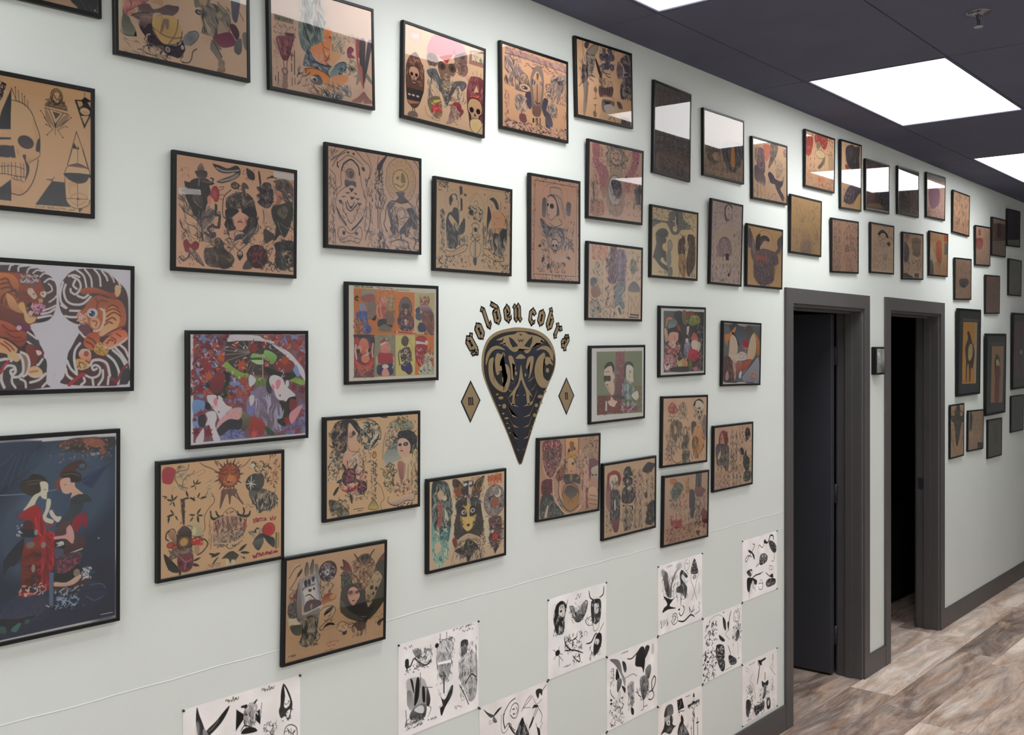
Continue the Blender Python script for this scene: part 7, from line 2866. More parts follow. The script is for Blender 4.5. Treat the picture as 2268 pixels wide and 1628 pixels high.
ART['F19'] = ('d8b88c', '''
f 6c6264>7c7272 9,11 42,35 51,59 37,98 7,93
f 6c6264>7c7272 357,20 313,38 298,61 307,85 275,109 324,109 347,72 354,46
l 1.6 5a4c50 89,101 81,70 110,30 162,11 217,18 249,43 266,78
f d0b498 118,54 163,32 218,46 228,105 120,113
f 5a5054 84,49 125,32 118,64 127,91 82,105
f 5a5054>6c6062 118,71 125,46 171,35 210,43 218,60 164,60 134,84
N 3a3438|a8988c 118 36 218 81 36 2 12
f d8bca0 142,76 195,65 189,101 158,99
f 8a7878>6a5e64 30,119 58,58 89,108 157,96 259,103 299,111 317,157 269,174 272,238 201,262 163,271 117,263 71,234 61,172
N 4a4248|c8b4a4|8a7c7c|6a5c64 47 102 302 267 300 2 16 80
v b86c64 136 143 69 10 0.8 9
n b85c58|c88478 83 129 198 157 30 2.2 14 10
s 5 d8c4b0 51,66 59,103 75,129
f 5a5054 119,85 120,106 89,108
s 3 3a3438 69,171 69,234
s 3 3a3438 268,127 271,234
''')
ART['F09'] = ('cab094', '''
f c07c68>c88c78 104,25 141,13 183,19 174,54 149,87 116,87
f 847878>706468 51,47 108,40 116,76 124,135 91,168 42,166
N 5a5054|b09c94|b8847c 19 22 124 163 110 2.2 16 85
f 6c6266>8a7c78 18,124 58,131 123,165 119,206 66,200 18,183
f 8a7c74>7a6c68 183,11 259,2 242,53 199,93 157,124 174,69
n 5a5054|b8a494 174 -4 259 102 60 2.2 18 100
f b8a48c>a89480 233,119 259,90 285,71 310,99 301,138 249,159
n 5a5054|c8b49c 233 76 319 164 50 2.2 14
f 5e565c>6a6064 152,150 173,137 207,148 232,165 301,169 319,144 310,184 283,209 318,237 309,265 240,213 224,192 181,189 165,172
s 4 5e565c 275,210 309,234 344,258
s 2.4 5a5054 156,176 156,199
l 2 5a5054 160,232 156,270 223,234 240,267
n 6a5e5c|c8b49c 2 189 131 271 60 2.2 20 88
u 3 5a5054 50,191 49,269
f 9c8480 320,17 373,14 368,46 320,48
n 9c7c6c|c8b49c 319 10 372 180 40 2.4 16 88
f 9c8074 19,51 43,40 35,93 19,98
''')
ART['F58'] = ('c8c8c4', '''
p 3c3a3c 23,13 347,13 342,261 27,259
p 5a605c 23,13 103,13 92,95 30,98
f 2e2c32 116,16 166,16 180,68 129,52
f c08068>b07458 39,69 48,43 78,37 97,49 60,50 48,76
f 5c6c6c>8a9490 60,59 103,43 129,59 104,79 67,85
f 2c3034 61,85 123,78 148,95 117,101 67,98
f b03c2c 126,65 148,75 154,91 135,88
f d0a898>c89484 73,101 135,101 136,128 105,144 61,134
f 2a2624 139,105 161,101 168,131 142,141
s 3 6a3a34 107,111 109,128
f c8b494>a88c74 30,85 48,92 61,127 37,137
f dcc4b8 61,144 111,134 117,157 86,167 68,160
f 985448>7a4840 55,144 92,163 161,151 130,183 68,196 43,182
n 6a302c|c89484|d8b8a8|3a2a2c 31 137 168 203 120 2.6 20
f b08088>8a5c60 34,195 105,196 125,252 32,253
e dcd0c8 53.2 234.1 22.1 16.2
e 3a2024 56.2 227.7 9.8 5.2
n 7a3c44|d8c0b8 32 196 124 257 60 2.6 16
f a8a468>b8b478 124,196 143,216 188,201 169,237 150,250 131,229
f b88c70 169,210 201,204 214,238 175,240
f 3c3438 87,241 221,241 221,261 87,258
f 7a6c54>6c5c4c 166,14 198,12 205,65 173,62
f 8a4c3c>7a4438 198,15 257,12 264,31 211,38
f 9aa060>74803c 218,51 250,28 304,34 311,57 258,71 225,65
n c0c080|4a5430|7a3c34 205 17 317 71 60 2.2 12
p c8c4c0 205,75 225,73 219,108 203,108
e d8d0c4 206.2 134.6 13.0 12.0
f 9090a0>7c7c8c 187,148 232,141 233,185 220,205 188,201
n 28262a|c0b0a8 180 71 245 205 50 2.4 16 88
f a84c50>c07068 245,111 265,98 291,115 292,135 245,131
f e0d0c4>d8c8b4 242,138 278,132 319,145 312,172 292,182 252,172
f b83c50>a83444 223,171 259,168 313,186 299,206 260,222 220,211
n 8a2434|d86c7c 223 172 319 219 40 2.2 14
f 6c7434 220,211 233,208 253,235 247,252 224,251
n 1e1c20|8a8484|d8ccc4 286 74 339 261 100 2.4 16
f b86c88 254,249 287,240 300,250 280,260
n a84c34|3a2a28 182 199 340 246 50 2.6 14
''')
ART['F59'] = ('d0ccc4', '''
p 6c7074 -1,6 359,5 358,268 6,260
f 4a4e58 61,7 131,5 125,46 62,34
f 505864>6c747c 103,19 189,20 184,89 141,93 112,53
p 6a5c54 6,7 47,8 47,14 6,14
p b89c84 145,5 217,6 217,12 145,11
f c88c54>c08048 15,52 56,47 96,23 117,16 104,40 70,67 43,81 37,104 16,78
f e0d0bc>d8c4a8 55,124 63,67 90,52 119,69 135,113 122,140 80,150 52,144
f 2e2c30 76,47 97,43 149,96 142,99 112,63
f 5a5454>6c6464 182,44 210,16 247,9 285,35 256,63 242,77 205,71 204,51
f b03040 180,78 205,75 231,81 232,101 199,105 181,99
u 2.2 d8b8b8 177,99 200,110 232,112
u 2.2 b84858 170,106 200,119 222,119
f e8d8c4>e0c8a4 223,153 243,91 263,56 292,42 309,76 311,125 282,159 245,160
f c88c4c>b87c3c 281,35 323,55 351,89 349,138 327,145 313,76
f d0c4b8 52,144 115,140 171,126 222,139 223,160 173,167 116,177
n b0484c|e0d0c8|8a8080 143 112 237 160 40 2.2 14 10
f c8a498 91,160 116,174 119,241 105,241
f 6a4c4c>5c4444 5,154 67,154 89,194 105,241 71,260 9,253
n 3a2c30|9a7c74 7 154 139 261 90 2.4 18 80
f a89088 28,224 48,214 56,244 29,253
f a8786c>985c50 123,174 173,170 182,207 132,228
f b8604c>a85440 174,191 245,160 268,166 211,208 182,207
f a0a0a8>8c8c98 182,228 254,194 334,152 346,257 213,266
u 4 3a3430 162,245 240,201 334,142
f b89480 255,222 322,222 315,243 263,242
n 6a3c38 255 222 323 242 16 2 10
f dcd8d4 154,221 175,214 169,245 151,241
p 3a3034 43,257 134,261 130,266 43,263
p 4a4448 213,262 301,265 298,268 213,266
e 8c8488 285.8 249.3 29.8 9.0
''')
ART['F56'] = ('c0a68c', '''
f 8a3a38>74303a 40,70 46,36 75,16 104,25 126,55 119,83 98,92 82,49 68,27 54,54 54,75
n 4a2024|b8706a 40 13 126 91 50 2.2 20 80
f 5c5456>6c625e 19,76 119,83 135,116 129,186 107,195 70,167 27,163
N 2c282a|a89888|7a706c 16 80 139 196 140 2.2 18 88
f c8b090 41,116 62,107 48,137 34,139
n 3a3032|8a7474|c8a890 145 16 235 127 170 2.2 16 85
n 2c2828|8a7c74 143 112 210 205 90 2.2 20 85
f 2a282c>3a3638 284,29 307,16 331,39 331,58 300,74 284,55
n 1e1c1e|c8b09c 250 9 362 89 60 2.6 16
f 3a3638 239,109 254,103 274,123 263,140 247,132
n 2c2828 232 103 278 158 30 2 12
f 4c4844>403e3c 286,120 297,121 302,143 325,156 326,189 311,217 279,200 263,169
f 5a5a50>4a4a44 280,214 342,220 343,249 304,262 269,249
n 2a2a28|8a8a78 264 140 350 262 90 2.2 16
n 6a4446|b08a80|4a4448 14 189 144 270 150 2.4 16 80
E b89880 235.1 199.2 22.9 19.5
n 2a2a2c|7a7a7c|c0a890 170 208 257 266 80 2.4 18 90
n 8a7a6c 301 97 348 130 16 1.4 8
''')
ART['F20'] = ('d0b090', '''
n 9a5848|c8a080|7a4840|d8c0a0 2 -32 349 23 90 3 14 30
f a04c44>a85a50 2,37 83,26 79,75 51,118 5,114
f a8584c>a05048 112,7 263,1 240,64 191,60 154,36 119,50
n 8a3a34|d0a088 -2 9 264 108 100 3 16 85
E c8b490 174.4 97.3 58.0 21.8
f 8a8060 131,44 179,42 167,68 132,73
f 8a7c6c>706860 146,165 182,141 235,100 230,135 171,172
f a89474>b0987c 278,99 327,78 342,152 280,160
u 4 b08c60 234,60 231,170
u 3 d8c0a0 101,28 104,259
n 6a4438|d8bca0|a07c60 2 117 123 268 90 2.8 18 88
n 8a4434|c8704c|d8b090 125 186 233 276 90 3 14 88
n 9a4c38|d8b898|6a3c34 233 178 357 279 90 3 16 88
n 6a4438|c8a080 264 -1 364 90 60 2.6 16
''')
ART['F21'] = ('bfa486', '''
f 544a48>403a3c 58,52 77,24 144,8 198,15 253,7 247,74 241,128 132,138 78,112
v 5f5652 131 54 40 26 0.6 19
n 2e2a2c|7a706c 58 10 254 136 60 3 24 80
f 8a4c44 59,119 105,130 105,141 59,142
f 665a60>5c5258 120,228 257,222 264,264 189,307 122,328 55,322 41,292
n 3a343c|a8a0a0|c8b498 15 245 189 339 90 3 14
f c8a878 189,307 271,258 273,355 176,345
''')
ART['F22'] = ('6c6058', '''
f 8c786c>6a5450 8,151 118,150 119,233 9,233
p 55504c 136,153 286,144 282,239 125,233
p 4c4c4e 293,144 367,142 363,265 282,266
n 3a3634|8a7c70|a88c80 2 -28 367 273 200 3.4 22 88
f 9c8468>8a745c 32,240 233,229 233,252 44,261
p 2a2828 230,196 250,194 247,237 230,236
n a08870|3a3230 17 -7 205 23 30 4 14
p d0ccc8 -0,264 369,262 369,276 0,274
''')
ART['F23'] = ('7c7168', '''
f 5c5450>6a625a 58,138 192,126 221,228 113,264 33,242
n 4a4442|a89884|8a7c70 12 -15 365 264 220 3.2 26 85
l 4 a8947c 111,133 179,165 235,256
n c0a88c|6a5c52 14 230 368 278 60 2.6 16
p b8b0a4 8,267 369,263 369,271 8,275
''')
ART['F24'] = ('c4a898', '''
p 8a8680 10,-5 363,-10 365,41 11,34
n 7a5c68|d8c4b4|a88890|c8a490 1 23 361 278 300 3.4 24 88
f 8a6c78>9a7c84 36,101 233,83 236,174 85,216
u 5 d4c0a8 256,76 255,253
n 6a5450|d0a080 13 228 365 283 70 3 14
''')
ART['F25'] = ('d6bc94', '''
f c8ac84@d8bc90 11,9 360,-3 357,272 8,270
l 1.6 8a7458 32,16 65,58 108,109 132,180
l 1.6 8a7458 63,13 107,63 140,106
l 1.4 8a7458 230,163 260,77 303,21
l 1.4 8a7458 205,96 259,49 315,30
l 2 6a5848 162,118 208,165 219,187
l 2 6a5848 130,130 148,170 138,189
u 2.4 5a4a40 132,187 219,187
f c8ae8c>b89c80 136,125 173,117 214,183 137,186
e b89c80 135.2 110.9 23.7 11.9
n 8a7458|b89c78 23 -9 349 116 160 1.8 22 110
n 8a7868|c0a88c 7 149 122 276 110 2 18 88
n 8a7868|c0a88c|6a5c54 253 115 354 275 120 2 18 88
f b8a08c>a8907c 127,199 236,191 238,265 124,268
n 8a7464 128 195 237 269 40 2 20 88
''')
ART['F26'] = ('c8a892', '''
n 4a4048|a08c84|6a5c60 11 -5 120 273 220 2.6 16 88
n 4a4048|c8a892|5a5054 157 8 362 158 160 2.6 18 90
E b09884 201.7 145.4 27.8 16.9
E b09884 265.2 127.9 25.7 15.0
l 3 3a3238 298,152 324,176 311,197
n 5a4c50 146 139 350 229 60 2 16
n a86468|7a3c44 184 224 311 264 30 3 14 120
u 3 4a3034 247,204 247,266
e 2a2428 349.3 83.9 13.1 5.1
n 4a4048|d8c0ac 10 -12 362 12 40 2.4 12
''')
ART['F27'] = ('c9b29a', '''
n 4a4444|b8a48c 14 -11 345 10 50 2.4 14
f 5a5450 103,52 170,27 252,48 264,72 217,62 160,49 126,63
E c8b09c 182.6 62.1 45.8 18.5
E c8b09c 137.4 79.2 34.0 11.7
l 4 c8b09c 37,68 138,96 253,124
l 4 c8b09c 299,83 207,118 94,173
f 5a5458 241,103 288,92 288,118
n 5a5450|a8988a|7a706c 38 91 253 200 120 2.4 18 80
n 5a5450|a8988a 17 184 243 255 110 2.4 14
n 5a5450|c8a890 253 19 348 250 80 2 20 88
p a08c7c 196,165 254,162 249,196 197,194
''')
ART['F28'] = ('bfa68e', '''
f 6c6468>5c5660 21,65 71,63 110,102 85,164 22,166
n 3a3438|8a7e80 15 -3 110 271 130 2.6 22 88
f 9c8a78>8a7a6c 160,37 238,21 312,40 293,123 227,134 174,117
l 3 3a3438 154,24 174,108 227,134 293,118 312,36
n 5a504c|b09880 161 21 319 133 60 2.4 22 88
l 3 3a3438 155,158 175,180 240,160 254,214
l 3 3a3438 280,159 307,168 294,205
n 4a4244 136 152 320 224 40 2.4 16
p 6a6064 202,238 281,237 281,264 202,265
f 5c5458>4c444c 35,236 176,261 163,274 23,267
''')
ART['F29'] = ('d0ac84', '''
f c8785c>b8664c 113,76 228,51 233,174 146,183
p b86c50 278,9 368,4 362,48 280,52
p 7c786c 287,57 362,57 358,130 283,134
n 9a5840|d8b898|7a6048 16 -14 381 275 220 2.8 22 88
s 6 e0d0b8 90,58 100,119
s 4 e0d0b8 57,98 128,99
l 2 5a4438 148,69 168,21 192,62 148,69
f d8ccb4>c8b89c 14,90 116,160 146,187 4,189
f 7c7468>6c6864 4,184 60,186 78,265 0,258
p d8bc94 236,64 265,63 267,264 237,265
n 5a4838 104 186 234 220 30 2.4 12
''')
ART['F30'] = ('c8a88c', '''
n 5a4840|d0b498|8a7058|a88468 -8 -24 372 289 320 3.4 30 88
n 4a3c3a 47 -1 337 218 60 2.6 40 88
e d8b890 168.7 191.1 25.8 13.9
''')
ART['F31'] = ('c0a48c', '''
n 5a5048|b89c84|8a7864 3 -6 344 94 120 3 26 88
f 6a6468>5a5458 84,156 132,135 263,132 297,162 199,194 117,185
n 3a3438|c8a890|7a6858 6 114 365 275 140 3 16
''')
ART['F32'] = ('c4aa94', '''
f a85c58>b06c64 3,94 107,79 179,97 145,151 75,164 4,135
f b07064 53,29 105,17 124,58 71,65
n 8a5048|c8a890|6a5850 -13 -2 345 277 150 2.8 16 88
''')
ART['F33'] = ('7d6c60', '''
n 5a4c44|a88c78|8a7468 -7 -14 343 281 200 3.4 34 88
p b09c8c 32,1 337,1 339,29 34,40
p 6a5048 122,35 219,28 224,136 126,139
''')
ART['F34'] = ('4c4848', '''
n 3e3a3a|645c58 -20 -19 350 277 90 4 34 88
''')
ART['F35'] = ('6a665e', '''
n 4a4640|8a8070|3a3634 -5 -16 365 273 120 4 30 88
''')
ART['F36'] = ('8c6f66', '''
n 8a3c3c|c8a090|6a3434 13 -8 353 63 60 3 14
n 5a4040|a88478|7a5850 16 -2 357 274 170 3 22 88
''')
ART['F37'] = ('c89c40', '''
p 12161c -594,-155 1061,-224 1112,886 -560,775
p 55585a 83,60 468,63 463,78 84,77
p cc9c3c>c08c40 95,85 419,84 400,515 85,509
p b8a080 353,85 419,84 403,511 357,511
f 2e2020>4a3428 159,318 146,259 204,200 188,158 229,149 273,191 303,226 346,260 363,320 324,405 282,404 271,489 243,489 234,386 198,386 188,487 166,486 169,351
f dcc08c>d0b070 220,268 261,238 312,251 306,320 252,353 215,335
l 2 3a2a20 326,110 285,140 272,166
n 2e2020|6a4c34 148 208 371 404 50 3 20 80
u 2 5a4030 90,491 271,493
p 0e1828 0,514 444,522 446,582 -11,572
''')
ART['F38'] = ('a8825c', '''
p 12141c -1010,-175 1502,-235 1568,998 -975,782
p 3a3c40 54,56 470,59 464,83 55,81
p a48058>a07c58 126,85 438,87 418,511 113,502
p 9c8c80 388,86 438,87 418,511 385,510
f 3a2a28 200,194 255,145 334,187 297,223 253,304 211,303
f d0c0a8 238,194 295,186 316,223 266,249
f 6a2c30>8a2830 234,240 337,242 359,307 328,342 325,489 213,493 222,339
n 4a1c20|a85048 208 241 369 497 60 3.4 26 88
p 0e1628 3,510 492,529 488,589 6,581
''')
ART['F39'] = ('6c1e48', '''
p 0e0e16 -303,-136 2677,-234 2763,1084 -255,883
p 6a1c48>581c44 38,72 566,68 551,511 6,500
p 54505a 37,63 566,56 566,66 38,72
f 3a1430 177,138 267,128 285,489 176,486
n 2a1028|a04878|8a8060 149 118 331 488 60 3 20 88
e b89868 228.3 302.7 29.2 19.5
p 0c0c18 -88,502 629,528 635,629 -83,592
''')
ART['F40'] = ('b49878', '''
f 54443c>3c3430 26,49 132,38 287,57 289,120 170,124 27,104
f 4a3c36>2e2a28 80,108 224,116 207,183 155,276 119,256 99,176
n 2a2422|a08868 18 11 298 248 170 3 24 88
E a88c6c 232.1 65.7 33.1 17.1
E a88c6c 61.0 56.2 31.9 16.8
l 3 2a2422 19,159 39,239 147,343
l 3 2a2422 271,142 237,265 147,337
f 4a3a30 131,4 185,7 204,41 114,37
''')
ART['F41'] = ('a58c70', '''
n 2a2420|b89c80 18 2 364 147 180 3.2 22
f b89c80>a88c74 22,145 109,155 139,168 339,177 362,226 221,225 184,276 65,246 24,185
n 2a2422|8a705c 7 170 363 288 90 3 18 90
f 3a3028 34,6 93,37 78,118 31,128
p 3a2c2c 221,225 352,232 345,285 224,284
''')
ART['F42'] = ('5c554c', '''
n 3e3a36|7a7264|6a6256 -5 2 376 293 160 4 34 80
l 4 7a7264 65,39 132,135 92,231
f 4a4640 130,49 239,48 242,154 155,173
''')
ART['F43'] = ('3c3d40', '''
n 2c2d30|505256 -30 0 361 286 120 4.4 34 88
s 4 4a2830 169,10 233,72
''')
ART['S1'] = ('e8e4e2', '''
h 1.6 332 121 10 170 12
h 1.6 332 231 10 277 12
f 222>444 40,4 46,24 57,52 63,76 46,83 37,46 37,19
v bbb 41 58 6 20 0.5 3
f 1a1a1a>333 133,24 124,43 103,65 68,85 66,69 94,52 115,35
s 2 888 103,50 83,67 71,71
f 999>555 57,62 70,76 74,107 57,102
p 1a1a1a 154,40 175,57 175,70 152,93
u 1.5 222 154,40 152,93
p 1a1a1a 225,57 212,62 209,79 226,97
l 1.4 222 231,43 225,96
f b8b4b2>8a8886 178,45 187,37 206,34 218,50 206,68 200,94 178,88 175,64
N 222|777|ddd 175 37 218 99 60 2 14 80
L 222 178 37 11.5 180 .5
L eee 193 41 8.7 -80 .5
e 222 181.1 39.0 5.7 5.2
L 333 206 39 14.5 -40 .3
f 222 178,94 206,99 215,112 169,106
s 3 222 166,98 181,87 215,112
f 1a1a1a>444 300,11 292,32 290,64 285,79 292,99 305,97 315,112 322,99 328,79 325,54 313,27
f e8e4e2 302,16 313,38 322,62 315,76 302,72 305,44
f e8e4e2 308,90 322,83 320,99 312,104
l 2 222 300,11 328,66 318,103
n 222 289 63 328 106 16 2 12
n 222|888 237 100 276 139 40 2 14
l 2.2 222 302,144 308,127 325,125 342,137 345,157 338,174
l 1.6 222 312,131 325,148 338,147
u 1.6 222 325,135 325,164
n 333 18 140 355 253 80 3 30
''')
ART['S2'] = ('e8e5e4', '''
h 1.4 444 23 16 60 10
h 1.4 333 236 5 333 8
h 1.4 333 278 18 330 8
h 1.2 444 242 250 278 12
h 1.2 444 124 256 169 8
l 5 333 34,51 31,70 50,74 66,55 88,72 116,86 138,75
l 3 555 60,57 82,51 110,61 121,40 138,44
f 2a2a2a 28,54 42,51 44,73 34,80
W 999 333 88 60 43.0 -130 1
n 333|888 77 26 144 85 60 1.8 14 110
n 222 28 74 138 94 30 2 10 10
l 1.4 333 107,33 138,50
f b8b4b2>999 39,110 110,128 121,206 44,197 36,148
f 1a1a1a 50,113 60,120 66,152 63,155
f 1a1a1a 76,119 89,125 85,176 66,195
f 1a1a1a 100,149 111,154 113,195 102,191
f 777>aaa 36,148 55,153 60,201 44,199
f 555>222 121,154 135,189 130,212 118,205
u 2 222 92,104 93,147
l 1.6 222 104,150 144,160
f 777>333 55,208 88,197 116,204 118,228 104,244 50,233
f ccc 66,210 88,201 107,210 102,228
n 222|999 31 231 110 258 70 2.4 14 170
l 2 222 31,201 34,236 28,250
s 2 333 124,210 138,222 124,246
u 2 222 178,4 179,33
u 2 222 207,5 207,35
E ccc 200.9 53.6 36.9 28.2
n 333|aaa 172 19 242 87 60 1.8 18 60
e 1a1a1a 163.5 37.3 8.2 7.2
f aaa>888 166,62 224,75 227,104 213,153 184,146 163,101
n 222|999|ddd 163 65 230 157 90 2 18 80
p eee 166,90 227,94 227,104 169,98
u 5 222 195,145 195,189
f 333>1a1a1a 169,170 184,202 201,210 224,180 236,177 230,206 201,235 184,258 178,232 189,224
n 888 172 175 236 231 14 1.6 14 110
f 333>777 272,49 305,52 299,92 278,95
f ccc>999 266,101 345,102 345,227 314,248 296,215 266,158
n 222|888|ddd 263 48 345 233 200 2 16 80
u 2.4 444 343,73 345,202
l 4 222 293,185 321,163 342,176
l 3 222 266,184 290,221 308,255
''')
ART['S3'] = ('e6e0de', '''
f 222>555 21,10 44,27 75,44 69,48 53,44 38,30
f 1a1a1a 112,26 97,35 78,44 72,41 93,28
f 777>333 72,47 84,60 87,69 75,67 66,55
n 888 44 55 87 67 14 1.4 12 0
l 3.4 333 181,15 154,22 128,44 125,53
l 4.4 222 122,52 120,74 128,101
l 2 555 111,51 109,88 115,110 131,114 150,99
l 2.6 333 154,55 163,37 183,31 197,44 196,66 186,80 170,78 155,63
p 222 163,49 176,46 178,52
p 222 170,61 181,67 171,69
l 2 333 186,47 194,61 183,69
l 3 333 131,98 144,89 157,95 163,107 179,122
s 6 222 147,92 163,115 183,137
f 1a1a1a>333 219,89 196,116 186,140 252,159 245,136 229,108
n 999 196 106 245 148 26 2 26 85
l 2.4 444 265,27 242,38 215,67
l 2.4 444 274,32 248,47 225,60
l 1.6 444 225,59 262,67
l 1.6 444 279,40 296,65 325,56
f 2a2a2a 272,74 282,64 299,68 306,77 282,74
f 2a2a2a 291,21 299,15 313,16 327,24 325,43 313,31 306,47 296,38
s 3 333 351,11 330,25 323,38
l 1.6 444 306,45 299,47
u 2.6 444 306,79 252,142
u 2.6 444 296,76 255,133
s 8 222 279,105 269,122 255,137
l 2.4 444 309,84 325,109 320,134
l 2 444 292,130 306,158 330,137
f 222 299,145 313,157 316,180 306,177
n 333 38 154 330 341 90 2.6 30
''')
ART['S4'] = ('e8e6e4', '''
f 1a1a1a>2a2a2a 83,19 53,26 37,51 33,82 46,121 60,135 93,130 99,75 110,41
f d0ccca 66,36 89,33 99,51 93,78 66,65
n 1a1a1a|ddd 27 25 113 134 60 2.6 22 88
s 2.4 222 116,20 106,48
e 1a1a1a 76.1 54.4 6.8 4.0
f 999>444 126,48 154,53 168,76 202,50 238,48 227,88 195,111 161,106
n 1a1a1a|ddd 126 38 238 110 50 2.2 18 60
l 2.4 222 126,48 161,106 202,108 234,60 223,44 199,70
f 2a2a2a>444 259,57 295,51 321,64 317,127 288,142 263,124
f ccc 277,68 306,72 302,103 284,99
s 5 222 245,12 252,38 273,51
s 5 222 340,12 335,41 310,49
n 1a1a1a|ddd 259 37 321 142 50 2 16 88
l 2 333 263,107 223,116 238,136 270,142
l 2 333 313,126 302,162 277,165 270,138
n 444 223 104 266 139 16 1.6 14
h 2 333 161 20 206 18
l 1.6 444 216,169 220,155 234,164 230,174
e 1a1a1a 56.3 196.9 13.5 10.4
s 2 222 30,179 53,198
s 2 222 86,208 60,200
s 2 222 33,216 53,200
s 2 222 89,233 60,204
s 2 222 65,177 63,192
s 2 222 65,247 65,209
n 1a1a1a|888 96 150 202 212 80 2.4 18
s 5 222 96,151 106,182 147,211
s 5 222 96,198 154,209 209,231
s 3 222 123,145 133,176
s 3 222 174,152 161,169 126,170
s 3 222 199,194 199,215
s 4 222 181,219 188,258 147,232
n 222 147 226 202 263 24 2 14
h 1.4 333 93 256 133 6
s 2.6 222 340,148 317,169 295,198
s 6 222 227,202 259,203 281,182 295,177
f 1a1a1a>333 295,181 324,187 321,229 281,258 273,223
f ccc 288,197 310,205 302,221 281,212
n 222 252 209 324 264 24 2.4 18 100
s 2 444 263,241 245,264
''')
ART['S5'] = ('e8e4e2', '''
h 1.8 333 100 9 145 6
s 5 222 137,37 168,44 206,31 229,19
f 2a2a2a>1a1a1a 206,31 237,13 261,26 265,70 253,119 241,95 198,80 195,58
f 333 265,23 285,17 297,30 277,56 265,62
v aaa 321 40 10 22 0.6 5
f 666>999 20,14 71,25 93,47 104,83 126,114 122,142 108,113 93,85 56,43
f 1a1a1a 67,58 85,91 82,103 60,97
f 777>444 71,100 100,107 96,131 71,150
f 222 100,132 126,147 122,165
l 1.6 333 85,149 71,174
l 1.6 333 89,150 89,183
f 222>555 104,41 126,51 134,78 119,85
l 2.4 333 34,54 45,57 41,97 23,113
n 333 20 54 49 116 14 1.8 12
l 2 333 126,109 175,105 206,120
f aaa>777 149,136 179,135 187,184 172,234 153,192 141,163
n 222|777|ddd 141 128 191 237 60 2 16 85
f 222 164,232 183,242 183,263 168,257
f 888>555 269,106 301,96 309,119 293,150 269,136
f 777>333 229,135 277,138 289,184 261,224 237,201
n 222|888|ccc 222 124 293 223 70 2.2 18 80
s 4 222 206,167 218,196 237,209
s 3 222 196,179 214,188
l 5 222 317,208 313,168 333,151 341,171 325,197 297,205
l 4 222 321,205 329,228 309,238 289,231
l 2.4 222 253,222 253,256 237,263
l 2.4 222 253,252 281,253
n 222|888 20 178 115 273 90 2.6 16
s 3 222 23,125 31,148 56,171
L 222 23 166 15.0 20 .5
L 222 23 181 15.0 10 .5
''')
ART['S6'] = ('e9e6e4', '''
v 999 91 13 23 3 0.7 5
v 999 164 25 23 14 0.6 11
f 777>333 28,19 73,38 80,71 91,100 84,139 58,110 43,60
f 999>555 171,30 141,53 110,96 103,142 84,131 103,83 133,44
n 222|888 36 37 148 140 40 2.2 24 80
f 1a1a1a>222 43,127 73,140 110,151 137,144 110,159 91,175 141,193 80,187 36,192 47,175 73,164
s 4 222 137,89 118,105
v aaa 36 32 15 16 0.6 7
f 222>555 183,44 210,57 234,77 222,83 191,62 183,76 210,105 230,125 218,167 187,141 148,130 145,110 175,103 171,66
n 222|888|ccc 145 49 234 166 60 2.2 20 75
s 4 222 179,144 179,192
l 4 222 195,193 207,206 199,224 179,232 164,217
e 1a1a1a 165.3 203.6 7.9 4.0
l 1.8 444 230,5 210,21 210,41 226,55 250,35 246,14
s 2 444 218,22 242,28
f 2a2a2a>444 290,13 266,42 262,72 319,79 310,45
n ccc 262 21 319 74 30 1.6 8
l 2 444 262,72 262,102 282,134 310,189
l 2 444 323,84 306,114 290,148 266,184
s 2 444 323,117 331,143 327,167
E aaa 290.1 90.5 14.7 7.4
n 333 21 219 80 250 22 2.4 14 110
l 3 333 110,223 122,213 145,218 152,247 122,257 103,237
n 333 103 214 152 258 14 2 16
s 7 222 156,248 203,259 258,244 290,258
l 3 333 258,244 246,209 266,233 290,226
s 3 333 266,237 286,209
s 2.6 333 290,250 331,242
l 2 555 323,201 335,210 323,220 335,234 323,242
''')
ART['S7'] = ('e8e5e3', '''
n 1a1a1a|1a1a1a|ddd 24 24 124 128 110 5 12
l 1.6 777 63,18 120,9 161,17 195,40
f 222>444 178,29 203,50 207,92 186,75
s 5 222 254,15 241,41 224,83
f 1a1a1a 220,62 237,61 229,96
s 2 333 241,95 203,107 241,140
f 333>222 145,99 195,130 186,138 153,121
f 2a2a2a 120,142 178,150 195,179 186,217 128,208
n ddd 124 150 195 211 30 3 14
f 444>222 132,209 191,218 195,260 165,261
n ddd 137 216 191 253 12 2.4 12
n 1a1a1a|1a1a1a|ddd 8 142 124 273 130 5 16
s 4 333 224,161 246,198 246,223
f 222>444 233,208 297,235 302,260 246,252
n ddd 237 219 297 252 12 2 12
l 2.4 444 284,33 306,25 332,39 328,71 289,71 276,52 284,33
n 444 276 17 337 92 26 1.8 14
n 1a1a1a|888 267 92 350 163 60 3 14
f 333>777 306,116 332,118 328,150 297,160
l 1.8 444 315,164 319,227
s 3 333 271,175 276,164
h 1.8 444 315 241 337 5
u 1.6 555 203,266 263,264
e 222 186.3 8.8 6.8 2.0
''')
